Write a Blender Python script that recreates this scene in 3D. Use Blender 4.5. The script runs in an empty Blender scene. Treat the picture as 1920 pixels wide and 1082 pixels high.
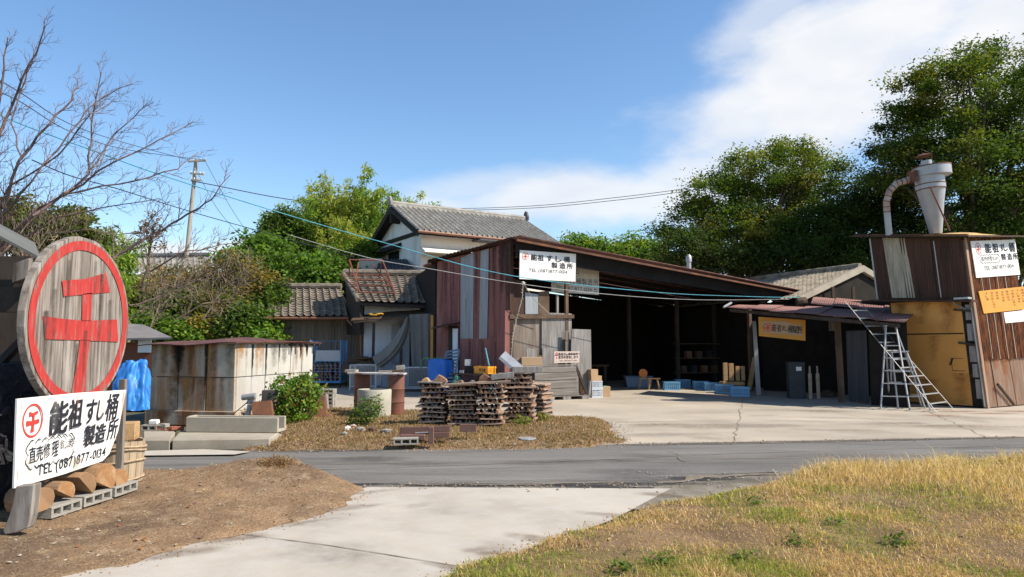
import bpy, bmesh, math, random
import numpy as np
from mathutils import Vector, Matrix, noise
sc = bpy.context.scene
C = sc.collection
V = Vector
R = math.radians
rnd = random.Random(7)
rng = np.random.default_rng(11)

# ------------------------------------------------------------------ camera
FPX = 1330.0
CAMZ = 1.6
PITCH = math.atan((650 - 541) / FPX)
cam_d = bpy.data.cameras.new('camera')
cam_d.sensor_width = 36
cam_d.lens = 36 * FPX / 1920
cam_d.clip_end = 3000
cam_d.clip_start = .05
cam = bpy.data.objects.new('camera', cam_d)
C.objects.link(cam)
cam.location = (0, 0, CAMZ)
cam.rotation_euler = (math.pi / 2 + PITCH, 0, 0)
sc.camera = cam
EYE = V((0, 0, CAMZ))

# ------------------------------------------------------------------ sun, sky, exposure
SUN_EL = R(44)
SUN_AZ = math.atan2(.96, -.26)
SUN = V((math.sin(SUN_AZ) * math.cos(SUN_EL), math.cos(SUN_AZ) * math.cos(SUN_EL), math.sin(SUN_EL)))
sun_d = bpy.data.lights.new('sun', 'SUN')
sun_d.energy = 5.0
sun_d.angle = R(.5)
sun_d.color = (1, .91, .78)
sun = bpy.data.objects.new('sun', sun_d)
C.objects.link(sun)
sun.rotation_euler = SUN.to_track_quat('Z', 'Y').to_euler()
sun.location = (20, -10, 30)
sc.view_settings.view_transform = 'Standard'
sc.view_settings.look = 'None'
sc.view_settings.exposure = 0.5
sc.view_settings.gamma = 1.0
sc.cycles.transparent_max_bounces = 32


def ray(px, py):
    u, v = (px - 960) / FPX, (541 - py) / FPX
    return V((u, math.cos(PITCH) - v * math.sin(PITCH), math.sin(PITCH) + v * math.cos(PITCH)))


def P(px, py, Y):
    d = ray(px, py)
    return EYE + d * (Y / d.y)


def G(px, py, z=0.0):
    d = ray(px, py)
    return EYE + d * ((z - CAMZ) / d.z)


def PL(px, py, P0, n):
    d = ray(px, py)
    return EYE + d * ((P0 - EYE).dot(n) / d.dot(n))


# ------------------------------------------------------------------ world: sky with clouds
w = bpy.data.worlds.new('World')
sc.world = w
w.use_nodes = True
nt = w.node_tree
nt.nodes.clear()


def N(t, k, **kw):
    n = t.nodes.new(k)
    for a, b in kw.items():
        setattr(n, a, b)
    return n


def math_node(t, op, a, b=None, c=None, clamp=False):
    n = N(t, 'ShaderNodeMath', operation=op)
    n.use_clamp = clamp
    for i, x in enumerate((a, b, c)):
        if x is None:
            continue
        if isinstance(x, (int, float)):
            n.inputs[i].default_value = x
        else:
            t.links.new(x, n.inputs[i])
    return n.outputs[0]


def sky():
    L = nt.links.new
    s = N(nt, 'ShaderNodeTexSky', sky_type='NISHITA', sun_disc=False, sun_elevation=SUN_EL, sun_rotation=SUN_AZ)
    s.air_density = 1.0
    s.dust_density = .25
    s.ozone_density = 1.6
    tc = N(nt, 'ShaderNodeTexCoord')
    sx = N(nt, 'ShaderNodeSeparateXYZ')
    L(tc.outputs['Generated'], sx.inputs[0])
    az = math_node(nt, 'ARCTAN2', sx.outputs[0], sx.outputs[1])
    el = math_node(nt, 'ARCSINE', sx.outputs[2])
    n1 = N(nt, 'ShaderNodeTexNoise')
    n1.inputs['Scale'].default_value = 5
    n1.inputs['Detail'].default_value = 9
    n1.inputs['Roughness'].default_value = .55
    mp = N(nt, 'ShaderNodeMapping')
    mp.inputs['Scale'].default_value = (1, 1, 2.2)
    mp.inputs['Rotation'].default_value = (0, .5, 0)
    L(tc.outputs['Generated'], mp.inputs[0])
    L(mp.outputs[0], n1.inputs['Vector'])
    nz = math_node(nt, 'SUBTRACT', n1.outputs['Fac'], .5)
    total = None

    def blob(px, py, ra, re, rot, gain):
        d = ray(px, py).normalized()
        a0, e0 = math.atan2(d.x, d.y), math.asin(d.z)
        da = math_node(nt, 'SUBTRACT', az, a0)
        de = math_node(nt, 'SUBTRACT', el, e0)
        c, s_ = math.cos(rot), math.sin(rot)
        x = math_node(nt, 'ADD', math_node(nt, 'MULTIPLY', da, c / ra), math_node(nt, 'MULTIPLY', de, s_ / ra))
        y = math_node(nt, 'ADD', math_node(nt, 'MULTIPLY', da, -s_ / re), math_node(nt, 'MULTIPLY', de, c / re))
        r = math_node(nt, 'SQRT', math_node(nt, 'ADD', math_node(nt, 'MULTIPLY', x, x), math_node(nt, 'MULTIPLY', y, y)))
        k = math_node(nt, 'SUBTRACT', 1.0, r)
        k = math_node(nt, 'ADD', k, math_node(nt, 'MULTIPLY', nz, 1.9))
        m = N(nt, 'ShaderNodeMapRange', interpolation_type='SMOOTHSTEP')
        L(k, m.inputs['Value'])
        m.inputs['From Min'].default_value = -.08
        m.inputs['From Max'].default_value = .75
        m.inputs['To Max'].default_value = gain
        return m.outputs[0]
    for b in BLOBS:
        o = blob(*b)
        total = o if total is None else math_node(nt, 'MAXIMUM', total, o)
    # clear autumn sky, dimmed towards the zenith to weaken the fill light
    zen = N(nt, 'ShaderNodeMapRange', interpolation_type='SMOOTHSTEP')
    L(el, zen.inputs['Value'])
    zen.inputs['From Min'].default_value = R(24)
    zen.inputs['From Max'].default_value = R(65)
    zen.inputs['To Min'].default_value = 1.0
    zen.inputs['To Max'].default_value = .42
    mix = N(nt, 'ShaderNodeMix', data_type='RGBA')
    L(total, mix.inputs['Factor'])
    g = N(nt, 'ShaderNodeHueSaturation')
    g.inputs['Saturation'].default_value = 1.14
    g.inputs['Value'].default_value = 1.09
    L(s.outputs[0], g.inputs['Color'])
    L(g.outputs[0], mix.inputs['A'])
    n2 = N(nt, 'ShaderNodeTexNoise')
    n2.inputs['Scale'].default_value = 9
    n2.inputs['Detail'].default_value = 5
    L(mp.outputs[0], n2.inputs['Vector'])
    cr = N(nt, 'ShaderNodeValToRGB')
    cr.color_ramp.elements[0].position = .3
    cr.color_ramp.elements[1].position = .7
    k = CLOUD
    cr.color_ramp.elements[0].color = (k * .84, k * .87, k * .93, 1)
    cr.color_ramp.elements[1].color = (k, k, k, 1)
    L(n2.outputs['Fac'], cr.inputs[0])
    L(cr.outputs[0], mix.inputs['B'])
    bg = N(nt, 'ShaderNodeBackground')
    L(math_node(nt, 'MULTIPLY', zen.outputs[0], SKY), bg.inputs['Strength'])
    L(mix.outputs['Result'], bg.inputs['Color'])
    out = N(nt, 'ShaderNodeOutputWorld')
    L(bg.outputs[0], out.inputs[0])


SKY = .13
CLOUD = 5.5
BLOBS = [(1600, 120, .33, .13, .42, .96), (1930, 60, .25, .16, .2, .97), (1390, 225, .2, .085, .5, .88),
         (1150, 375, .36, .055, .03, .86), (900, 352, .14, .03, .1, .5), (1290, 325, .14, .06, .3, .75),
         (300, 480, .22, .035, 0, 1.0), (420, 470, .1, .02, .2, .8), (1440, 40, .1, .06, .6, .55)]
sky()


# ------------------------------------------------------------------ tags and things
def tag(o, label=None, cat=None, group=None, kind=None):
    if label: o['label'] = label
    if cat: o['category'] = cat
    if group: o['group'] = group
    if kind: o['kind'] = kind
    return o


def thing(name, label, cat, loc=(0, 0, 0), group=None):
    o = bpy.data.objects.new(name, None)
    o.empty_display_size = .1
    C.objects.link(o)
    o.location = V(loc)
    return tag(o, label, cat, group)


def origin_of(o):
    p = V((0, 0, 0))
    while o:
        p = p + o.location
        o = o.parent
    return p


def dup(root, loc, rotz=0, label=None, group=None, scale=None, rot=None):
    def cp(o, par):
        c = o.copy()
        C.objects.link(c)
        if par:
            c.parent = par
        for ch in o.children:
            cp(ch, c)
        return c
    r = cp(root, None)
    place(r, loc, rotz, scale, rot)
    if label: r['label'] = label
    if group: r['group'] = group
    return r


def place(r, loc, rotz=0, scale=None, rot=None):
    r.location = V(loc)
    r.rotation_euler = rot if rot else (0, 0, rotz)
    if scale:
        r.scale = scale if isinstance(scale, tuple) else (scale,) * 3
    return r


# ------------------------------------------------------------------ mesh builder
class MB:
    def __init__(s):
        s.v, s.f, s.m, s.mi = [], [], [], 0

    def add(s, vs, fs):
        b = len(s.v)
        s.v += [tuple(x) for x in vs]
        s.f += [tuple(i + b for i in f) for f in fs]
        s.m += [s.mi] * len(fs)
        return s

    def obox(s, o, a, b, c):
        o, a, b, c = V(o), V(a), V(b), V(c)
        vs = [o, o + a, o + a + b, o + b, o + c, o + a + c, o + a + b + c, o + b + c]
        return s.add(vs, [(0, 3, 2, 1), (4, 5, 6, 7), (0, 1, 5, 4), (1, 2, 6, 5), (2, 3, 7, 6), (3, 0, 4, 7)])

    def box(s, c, d, rz=0, rx=0, ry=0):
        c = V(c)
        m = Matrix.Rotation(rz, 3, 'Z') @ Matrix.Rotation(ry, 3, 'Y') @ Matrix.Rotation(rx, 3, 'X')
        a, b, e = m @ V((d[0], 0, 0)), m @ V((0, d[1], 0)), m @ V((0, 0, d[2]))
        return s.obox(c - (a + b + e) / 2, a, b, e)

    def prism(s, pts, ext):
        n = len(pts)
        e = V(ext)
        vs = [V(p) for p in pts] + [V(p) + e for p in pts]
        fs = [tuple(range(n))[::-1], tuple(range(n, 2 * n))] + [(i, (i + 1) % n, n + (i + 1) % n, n + i) for i in range(n)]
        return s.add(vs, fs)

    def tube(s, pts, r, n=6, cap=True):
        pts = [V(p) for p in pts]
        if not isinstance(r, (list, tuple)):
            r = [r] * len(pts)
        vs, fs = [], []
        t0 = (pts[1] - pts[0]).normalized()
        x = t0.orthogonal().normalized()
        for i, p in enumerate(pts):
            t = (pts[min(i + 1, len(pts) - 1)] - pts[max(i - 1, 0)]).normalized()
            x = (x - t * x.dot(t))
            x = x.normalized() if x.length > 1e-6 else t.orthogonal().normalized()
            y = t.cross(x)
            for k in range(n):
                a = 2 * math.pi * k / n
                vs.append(p + (x * math.cos(a) + y * math.sin(a)) * r[i])
        for i in range(len(pts) - 1):
            for k in range(n):
                k2 = (k + 1) % n
                fs.append((i * n + k, i * n + k2, (i + 1) * n + k2, (i + 1) * n + k))
        if cap:
            fs.append(tuple(range(n))[::-1])
            fs.append(tuple((len(pts) - 1) * n + k for k in range(n)))
        return s.add(vs, fs)

    def lathe(s, prof, c=(0, 0, 0), n=24, m=None, cap=True):
        c = V(c)
        vs, fs = [], []
        for r, z in prof:
            for k in range(n):
                a = 2 * math.pi * k / n
                q = V((r * math.cos(a), r * math.sin(a), z))
                vs.append(c + (m @ q if m else q))
        for i in range(len(prof) - 1):
            for k in range(n):
                k2 = (k + 1) % n
                fs.append((i * n + k, i * n + k2, (i + 1) * n + k2, (i + 1) * n + k))
        if cap:
            if prof[0][0] > 1e-4: fs.append(tuple(range(n))[::-1])
            if prof[-1][0] > 1e-4: fs.append(tuple((len(prof) - 1) * n + k for k in range(n)))
        return s.add(vs, fs)

    def quadgrid(s, A, B, Cc, D, us, vs_, hf):
        """bilinear sheet A-B (bottom) D-C (top); us, vs_ lists of 0..1; hf(u,v) lift along the normal"""
        A, B, Cc, D = V(A), V(B), V(Cc), V(D)
        n = (B - A).cross(D - A).normalized()
        vs, fs = [], []
        for v in vs_:
            for u in us:
                p = (A * (1 - u) + B * u) * (1 - v) + (D * (1 - u) + Cc * u) * v
                vs.append(p + n * hf(u, v))
        k = len(us)
        for j in range(len(vs_) - 1):
            for i in range(k - 1):
                fs.append((j * k + i, j * k + i + 1, (j + 1) * k + i + 1, (j + 1) * k + i))
        return s.add(vs, fs)

    def corr(s, A, B, Cc, D, pitch=.076, amp=.009, sheet=.75, jag=.0, seg=4, off=.012, seed=1):
        """corrugated sheeting, ribs running from A-B up to D-C, laid as separate sheets"""
        A, B, Cc, D = V(A), V(B), V(Cc), V(D)
        W = (B - A).length
        ns = max(1, round(W / sheet))
        r = random.Random(seed)
        for k in range(ns):
            u0, u1 = k / ns, min(1, (k + 1) / ns + .03 / W)
            m = max(2, int((u1 - u0) * W / pitch * seg))
            us = [u0 + (u1 - u0) * i / m for i in range(m + 1)]
            o = (k % 2) * off + r.uniform(0, off * .5)
            jb, jt = r.uniform(-jag, jag), r.uniform(-jag, jag) * .5
            H = (D - A).length
            tl = r.uniform(-off, off) * .5
            s.quadgrid(A, B, Cc, D, us, [jb / H, .5, 1 + jt / H],
                       lambda u, v: o + tl * v + amp * math.sin(2 * math.pi * u * W / pitch))
        return s

    def tiles(s, A, B, Cc, D, pitch=.27, course=.24, amp=.035, step=.03, seg=6):
        W = (V(B) - V(A)).length
        H = (V(D) - V(A)).length
        nu = max(2, round(W / pitch))
        nv = max(2, round(H / course))
        us = [i / (nu * seg) for i in range(nu * seg + 1)]
        vs_, st = [], []
        for j in range(nv):
            vs_ += [j / nv, (j + .97) / nv]
        vs_.append(1.0)

        def hf(u, v):
            f = (u * nu) % 1.0
            wv = amp * math.exp(-((f - .16) / .1) ** 2) * 1.4 - amp * .5 * math.sin(math.pi * min(1, max(0, (f - .28) / .72)))
            c = (v * nv) % 1.0 if v < 1 else 1
            j = noise.noise(V((math.floor(u * nu) * 1.7 + .3, math.floor(v * nv + 1e-6) * 2.3 + .7, 1.1))) * .008
            return wv + step * (1 - c) + j
        return s.quadgrid(A, B, Cc, D, us, vs_, hf)

    def build(s, name, mat, parent=None, smooth=False, bevel=0, label=None, fix=True, tint=None):
        mats = mat if isinstance(mat, (list, tuple)) else [mat]
        vs = np.array(s.v, dtype=float).reshape(-1, 3)
        o3 = None
        if parent is not None:
            vs = vs - np.array(origin_of(parent))
        else:
            lo, hi = vs.min(0), vs.max(0)
            o3 = np.array(((lo[0] + hi[0]) / 2, (lo[1] + hi[1]) / 2, lo[2]))
            vs = vs - o3
        me = bpy.data.meshes.new(name)
        me.from_pydata(vs.tolist(), [], s.f)
        for m in mats:
            me.materials.append(m)
        if len(mats) > 1:
            me.polygons.foreach_set('material_index', s.m)
        if fix:
            bm = bmesh.new()
            bm.from_mesh(me)
            bmesh.ops.recalc_face_normals(bm, faces=bm.faces)
            bm.to_mesh(me)
            bm.free()
        if smooth:
            me.polygons.foreach_set('use_smooth', [True] * len(me.polygons))
            if smooth != 'all':
                me.set_sharp_from_angle(angle=R(40))
        if tint is not None:
            a = me.color_attributes.new('tint', 'FLOAT_COLOR', 'POINT')
            a.data.foreach_set('color', np.asarray(tint, dtype=np.float32).ravel())
        o = bpy.data.objects.new(name, me)
        C.objects.link(o)
        if parent is not None:
            o.parent = parent
        else:
            o.location = V(o3)
        if bevel:
            b = o.modifiers.new('edge', 'BEVEL')
            b.width = bevel
            b.segments = 1
            b.limit_method = 'ANGLE'
        if label:
            o['label'] = label
        return o


# ------------------------------------------------------------------ materials
MATS = {}


def M(name, col, rough=.85, var=.2, scale=3.0, col2=None, thr=.55, soft=.15, scale2=2.0, stretch=(1, 1, 1), stretch2=None,
      bump=.25, bscale=25.0, bdist=.01, metal=0.0, col3=None, thr3=.62, scale3=6.0, stretch3=None, trans=0, spec=.3, fine=0.0, grad=None):
    if name in MATS:
        return MATS[name]
    m = bpy.data.materials.new(name)
    m.use_nodes = True
    t = m.node_tree
    L = t.links.new
    b = t.nodes['Principled BSDF']
    b.inputs['Roughness'].default_value = rough
    b.inputs['Metallic'].default_value = metal
    b.inputs['Specular IOR Level'].default_value = spec
    tc = N(t, 'ShaderNodeTexCoord')

    def nz(sc_, st, det=6, ro=.6):
        mp = N(t, 'ShaderNodeMapping')
        mp.inputs['Scale'].default_value = st
        L(tc.outputs['Object'], mp.inputs[0])
        n = N(t, 'ShaderNodeTexNoise')
        n.inputs['Scale'].default_value = sc_
        n.inputs['Detail'].default_value = det
        n.inputs['Roughness'].default_value = ro
        L(mp.outputs[0], n.inputs['Vector'])
        return n.outputs['Fac']

    def ramp(fac, stops):
        r = N(t, 'ShaderNodeValToRGB')
        r.color_ramp.elements[0].position = stops[0][0]
        r.color_ramp.elements[0].color = (*stops[0][1], 1)
        r.color_ramp.elements[1].position = stops[1][0]
        r.color_ramp.elements[1].color = (*stops[1][1], 1)
        L(fac, r.inputs[0])
        return r.outputs[0]

    def mixc(f, a, c):
        x = N(t, 'ShaderNodeMix', data_type='RGBA')
        L(f, x.inputs['Factor'])
        L(a, x.inputs['A'])
        if isinstance(c, tuple):
            x.inputs['B'].default_value = (*c, 1)
        else:
            L(c, x.inputs['B'])
        return x.outputs['Result']
    lo = tuple(max(0, c * (1 - var)) for c in col)
    hi = tuple(min(1, c * (1 + var)) for c in col)
    c = ramp(nz(scale, stretch), [(.3, lo), (.7, hi)])
    for cc, th, s2, st2 in ((col2, thr, scale2, stretch2 or stretch), (col3, thr3, scale3, stretch3 or stretch2 or stretch)):
        if cc:
            f = nz(s2, st2, 8, .65)
            fr = ramp(f, [(th - soft, (0, 0, 0)), (th + soft, (1, 1, 1))])
            c = mixc(fr, c, tuple(cc))
    if fine:
        f = nz(bscale * 3, (1, 1, 1), 3)
        fr = ramp(f, [(.35, (1 - fine,) * 3), (.65, (1 + fine * .3,) * 3)])
        x = N(t, 'ShaderNodeMix', data_type='RGBA', blend_type='MULTIPLY')
        x.inputs['Factor'].default_value = 1
        L(c, x.inputs['A'])
        L(fr, x.inputs['B'])
        c = x.outputs['Result']
    L(c, b.inputs['Base Color'])
    if bump:
        bp = N(t, 'ShaderNodeBump')
        bp.inputs['Strength'].default_value = bump
        bp.inputs['Distance'].default_value = bdist
        L(nz(bscale, stretch, 5), bp.inputs['Height'])
        L(bp.outputs[0], b.inputs['Normal'])
    MATS[name] = m
    return m


def leafmat(name, rough=.5, tr=.35):
    if name in MATS:
        return MATS[name]
    m = bpy.data.materials.new(name)
    m.use_nodes = True
    t = m.node_tree
    b = t.nodes['Principled BSDF']
    b.inputs['Roughness'].default_value = rough
    b.inputs['Specular IOR Level'].default_value = .25
    a = N(t, 'ShaderNodeAttribute', attribute_name='tint')
    t.links.new(a.outputs['Color'], b.inputs['Base Color'])
    tl = N(t, 'ShaderNodeBsdfTranslucent')
    g = N(t, 'ShaderNodeMix', data_type='RGBA', blend_type='MULTIPLY')
    g.inputs['Factor'].default_value = 1
    t.links.new(a.outputs['Color'], g.inputs['A'])
    g.inputs['B'].default_value = (1.5, 1.5, .6, 1)
    t.links.new(g.outputs['Result'], tl.inputs['Color'])
    mx = N(t, 'ShaderNodeMixShader')
    mx.inputs[0].default_value = tr
    t.links.new(b.outputs[0], mx.inputs[1])
    t.links.new(tl.outputs[0], mx.inputs[2])
    t.links.new(mx.outputs[0], t.nodes['Material Output'].inputs['Surface'])
    MATS[name] = m
    return m


Z1 = (1, 1, .12)
CONC = M('concrete', (.40, .36, .29), var=.18, scale=1.5, col2=(.24, .205, .155), thr=.6, scale2=.6, bump=.15, bscale=40, fine=.15)
DRIVE = M('drive_concrete', (.50, .455, .39), var=.12, scale=.9, col2=(.37, .33, .275), thr=.56, scale2=.6, col3=(.5, .47, .43), thr3=.6, scale3=3, bump=.2, bscale=45, fine=.14)
PLAZA = M('yard_concrete', (.46, .395, .315), var=.2, scale=.5, col2=(.33, .285, .225), thr=.56, scale2=.35, col3=(.47, .43, .36), thr3=.6, scale3=1.4, bump=.15, bscale=30, fine=.16)
ASPH = M('asphalt', (.20, .188, .176), var=.3, scale=.8, stretch=(.25, 1.6, 1), col2=(.26, .245, .225), thr=.55, scale2=.7, col3=(.12, .115, .11), thr3=.64, scale3=1.2, bump=.6, bscale=60, fine=.4, bdist=.02)
DIRT = M('dirt', (.31, .20, .112), var=.3, scale=2.2, col2=(.16, .105, .065), thr=.53, soft=.1, scale2=.75, col3=(.37, .27, .17), thr3=.6, scale3=5, bump=.9, bscale=22, fine=.45, bdist=.03)
DIRTY = M('island_soil', (.29, .18, .098), var=.35, scale=3, col2=(.14, .095, .06), thr=.55, scale2=1.5, col3=(.34, .25, .145), thr3=.6, scale3=7, bump=.9, bscale=24, fine=.45, bdist=.03)
EARTH = M('earth', (.13, .10, .06), var=.3, scale=.6, col2=(.06, .08, .03), thr=.55, scale2=.3, bump=.5)
SOILG = M('grass_soil', (.24, .155, .085), var=.35, scale=4, col2=(.14, .085, .045), thr=.55, scale2=1.6, bump=.8, bscale=30, fine=.35)
GRAVEL = M('gravel_ground', (.30, .27, .22), var=.35, scale=12, col2=(.15, .12, .09), thr=.55, scale2=3, bump=.9, bscale=60, fine=.4)
SLOPE = M('slope_soil', (.09, .08, .035), var=.4, scale=1.5, col2=(.12, .13, .03), thr=.5, scale2=.8, bump=.6, bscale=8)


# ------------------------------------------------------------------ ground
def struct(o):
    o['kind'] = 'structure'
    return o


def flat(name, pts, z, mat):
    mb = MB()
    mb.add([(p.x, p.y, z) for p in pts], [tuple(range(len(pts)))])
    o = mb.build(name, mat)
    if o.data.polygons[0].normal.z < 0:
        o.data.flip_normals()
    return struct(o)


mb = MB()
mb.add([(-600, -60, 0), (600, -60, 0), (600, 1500, 0), (-600, 1500, 0)], [(0, 1, 2, 3)])
struct(mb.build('ground', EARTH)).location.z = -.03
ROAD_FAR = [(-700, 860), (100, 848), (600, 845), (1170, 828), (1920, 814), (3200, 794)]
ROAD_NEAR = [(3200, 866), (1920, 880), (1460, 896), (1250, 914), (700, 915), (300, 905), (-300, 900), (-700, 890)]
flat('road', [G(*p) for p in ROAD_FAR] + [G(*p) for p in ROAD_NEAR], 0, ASPH)
flat('driveway', [G(*p) for p in [(690, 914), (1258, 917), (1150, 975), (1000, 1030), (700, 1200), (250, 1600), (-1400, 1600), (-200, 1200), (300, 1010), (600, 940)]], .006, DRIVE)
flat('yard_pavement', [G(480, 835), G(800, 842), G(1163, 834), G(1920, 820), G(3000, 803), V((45, 20, 0)), V((45, 47, 0)), V((-14, 47, 0)), V((-14, 24, 0)), G(480, 775)], .005, PLAZA)
flat('kerb_strip', [G(266, 849), G(380, 846), G(470, 850), G(440, 856), G(266, 858)], .03, DRIVE)
flat('gravel_shoulder', [G(1230, 912), G(1400, 893), G(1530, 884), G(1600, 884), G(1450, 930), G(1250, 960), G(1180, 955)], .005, GRAVEL)
# joints and cracks of the concrete are thin dark gaps lying in the slabs
JOINT = M('joint_dirt', (.20, .165, .125), var=.3, scale=9)
mbj = MB()


def crack(pts, w0, z=.011, wob=.03, n=14):
    q = [G(*p) for p in pts]
    line = []
    for a, b in zip(q, q[1:]):
        for i in range(n):
            line.append(a.lerp(b, i / n))
    line.append(q[-1])
    L_, R_ = [], []
    for i, p in enumerate(line):
        t = (line[min(i + 1, len(line) - 1)] - line[max(i - 1, 0)]).normalized()
        s_ = V((-t.y, t.x, 0))
        o = s_ * (noise.noise(p * 2.3) * wob)
        ww = w0 * (.5 + abs(noise.noise(p * 5.1)) * 1.4)
        L_.append(p + o + s_ * ww)
        R_.append(p + o - s_ * ww)
    vs = [(p.x, p.y, z) for p in L_ + R_]
    k = len(line)
    mbj.add(vs, [(i, i + 1, k + i + 1, k + i) for i in range(k - 1)])


crack([(440, 1002), (620, 1025), (870, 1066)], .006, wob=.01)
crack([(1395, 742), (1385, 790), (1372, 835)], .009, wob=.1)
crack([(1130, 757), (1330, 758), (1560, 772)], .008, wob=.1)
crack([(1740, 772), (1800, 800), (1850, 820)], .008, wob=.1)
crack([(1560, 772), (1700, 800), (1920, 812)], .006, wob=.15)
crack([(820, 744), (600, 748)], .02, wob=.05)
crack([(1255, 848), (1285, 866)], .012, wob=.12)
crack([(880, 880), (1180, 870), (1500, 856)], .008, wob=.1)
crack([(600, 882), (1000, 868), (1400, 850), (1900, 836)], .012, wob=.05)
crack([(760, 909), (1000, 910), (1180, 906)], .03, wob=.08)
crack([(1240, 908), (1330, 894), (1480, 888)], .07, wob=.12)
crack([(1170, 836), (1500, 830), (1920, 821)], .02, wob=.06)
o = mbj.build('ground_cracks', JOINT)
o['kind'] = 'structure'


def inside_dist(pts, X, Y):
    """signed distance of grid points to a polygon (positive inside)"""
    n = len(pts)
    ins = np.zeros(X.shape, bool)
    dist = np.full(X.shape, 1e9)
    for i in range(n):
        ax, ay = pts[i].x, pts[i].y
        bx, by = pts[(i + 1) % n].x, pts[(i + 1) % n].y
        c = ((ay > Y) != (by > Y)) & (X < (bx - ax) * (Y - ay) / ((by - ay) if abs(by - ay) > 1e-9 else 1e-9) + ax)
        ins ^= c
        dx, dy = bx - ax, by - ay
        t = np.clip(((X - ax) * dx + (Y - ay) * dy) / (dx * dx + dy * dy + 1e-12), 0, 1)
        dist = np.minimum(dist, np.hypot(X - ax - t * dx, Y - ay - t * dy))
    return np.where(ins, dist, -dist)


def npnoise(X, Y, f, seed=0):
    out = np.empty(X.shape)
    fx, fy = X.ravel(), Y.ravel()
    r = out.ravel()
    for i in range(len(fx)):
        r[i] = noise.noise(V((fx[i] * f + seed * 7.3, fy[i] * f, seed * 3.1)))
    return r.reshape(X.shape)


class Mound:
    def __init__(s, name, pts, h, mat, step=.06, edge=.6, rough=.03, extra=None, jag=.12, x=None, y=None):
        s.pts = pts
        xs = [p.x for p in pts]
        ys = [p.y for p in pts]
        x0, x1 = x or (min(xs) - .2, max(xs) + .2)
        y0, y1 = y or (min(ys) - .2, max(ys) + .2)
        gx = np.arange(x0, x1, step)
        gy = np.arange(y0, y1, step)
        X, Y = np.meshgrid(gx, gy)
        d = inside_dist(pts, X, Y) + jag * npnoise(X, Y, 1.6, 1) + jag * .5 * npnoise(X, Y, 6, 2)
        t = np.clip(d / edge, -1, 1)
        Z = np.where(t > 0, h * (1 - (1 - t) ** 2), t * .5) + .006
        Z += np.clip(t * 2, 0, 1) * (rough * npnoise(X, Y, 1.1, 3) + rough * .5 * npnoise(X, Y, 4.5, 4))
        if extra:
            Z = Z + np.clip(t * 2, 0, 1) * extra(X, Y)
        Z = np.maximum(Z, -.028)
        s.gx, s.gy, s.Z, s.D, s.step = gx, gy, Z, d, step
        ny, nx = X.shape
        vs = np.stack([X, Y, Z], -1).reshape(-1, 3)
        keep = (d > -.12)
        fs = []
        for j in range(ny - 1):
            for i in range(nx - 1):
                if keep[j, i] or keep[j + 1, i + 1] or keep[j, i + 1] or keep[j + 1, i]:
                    a = j * nx + i
                    fs.append((a, a + 1, a + nx + 1, a + nx))
        used = sorted({i for f in fs for i in f})
        mp = {u: i for i, u in enumerate(used)}
        mb = MB()
        mb.add(vs[used].tolist(), [tuple(mp[i] for i in f) for f in fs])
        s.o = struct(mb.build(name, mat, smooth='all', fix=False))

    def z(s, x, y):
        i = np.clip(((np.asarray(x) - s.gx[0]) / s.step), 0, len(s.gx) - 1.001)
        j = np.clip(((np.asarray(y) - s.gy[0]) / s.step), 0, len(s.gy) - 1.001)
        i0, j0 = i.astype(int), j.astype(int)
        u, v = i - i0, j - j0
        Z = s.Z
        return (Z[j0, i0] * (1 - u) + Z[j0, i0 + 1] * u) * (1 - v) + (Z[j0 + 1, i0] * (1 - u) + Z[j0 + 1, i0 + 1] * u) * v

    def d(s, x, y):
        i = np.clip(np.round((np.asarray(x) - s.gx[0]) / s.step).astype(int), 0, len(s.gx) - 1)
        j = np.clip(np.round((np.asarray(y) - s.gy[0]) / s.step).astype(int), 0, len(s.gy) - 1)
        return s.D[j, i]

    def g(s, px, py):
        """ray onto the mound surface"""
        p = G(px, py, .1)
        for _ in range(6):
            p = G(px, py, float(s.z(p.x, p.y)))
        return p


def bank(X, Y):
    c = G(545, 900)
    return .17 * np.exp(-(((X - c.x + .3) / .9) ** 2 + ((Y - c.y) / .8) ** 2))


verge = Mound('dirt_verge', [G(*p) for p in [(-1500, 1700), (-700, 893), (0, 888), (300, 882), (500, 877), (585, 886), (650, 906), (692, 920), (640, 950), (560, 978), (380, 1022), (110, 1088), (-200, 1220), (-700, 1500)]],
              .06, DIRT, step=.07, edge=.55, extra=bank, y=(3.2, 10.5), x=(-9.5, -1.2))
island = Mound('soil_island', [G(*p) for p in [(455, 846), (700, 844), (1000, 842), (1100, 839), (1163, 831), (1140, 791), (1060, 785), (960, 777), (760, 774), (600, 768), (540, 790), (500, 812), (480, 832)]],
               .09, DIRTY, step=.07, edge=.5, rough=.035)
lawn = Mound('grass_bank', [G(*p) for p in [(815, 1095), (900, 1062), (1000, 1022), (1150, 978), (1250, 946), (1330, 934), (1410, 918), (1455, 904), (1495, 892), (1570, 886), (1920, 876), (2700, 866), (3400, 1200), (3000, 1700), (300, 1700), (600, 1200)]],
             .07, SOILG, step=.08, edge=.5, extra=lambda X, Y: .05 * np.clip((X - 2) / 3, 0, 1.5), x=(-1.5, 14), y=(2.6, 11))


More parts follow.
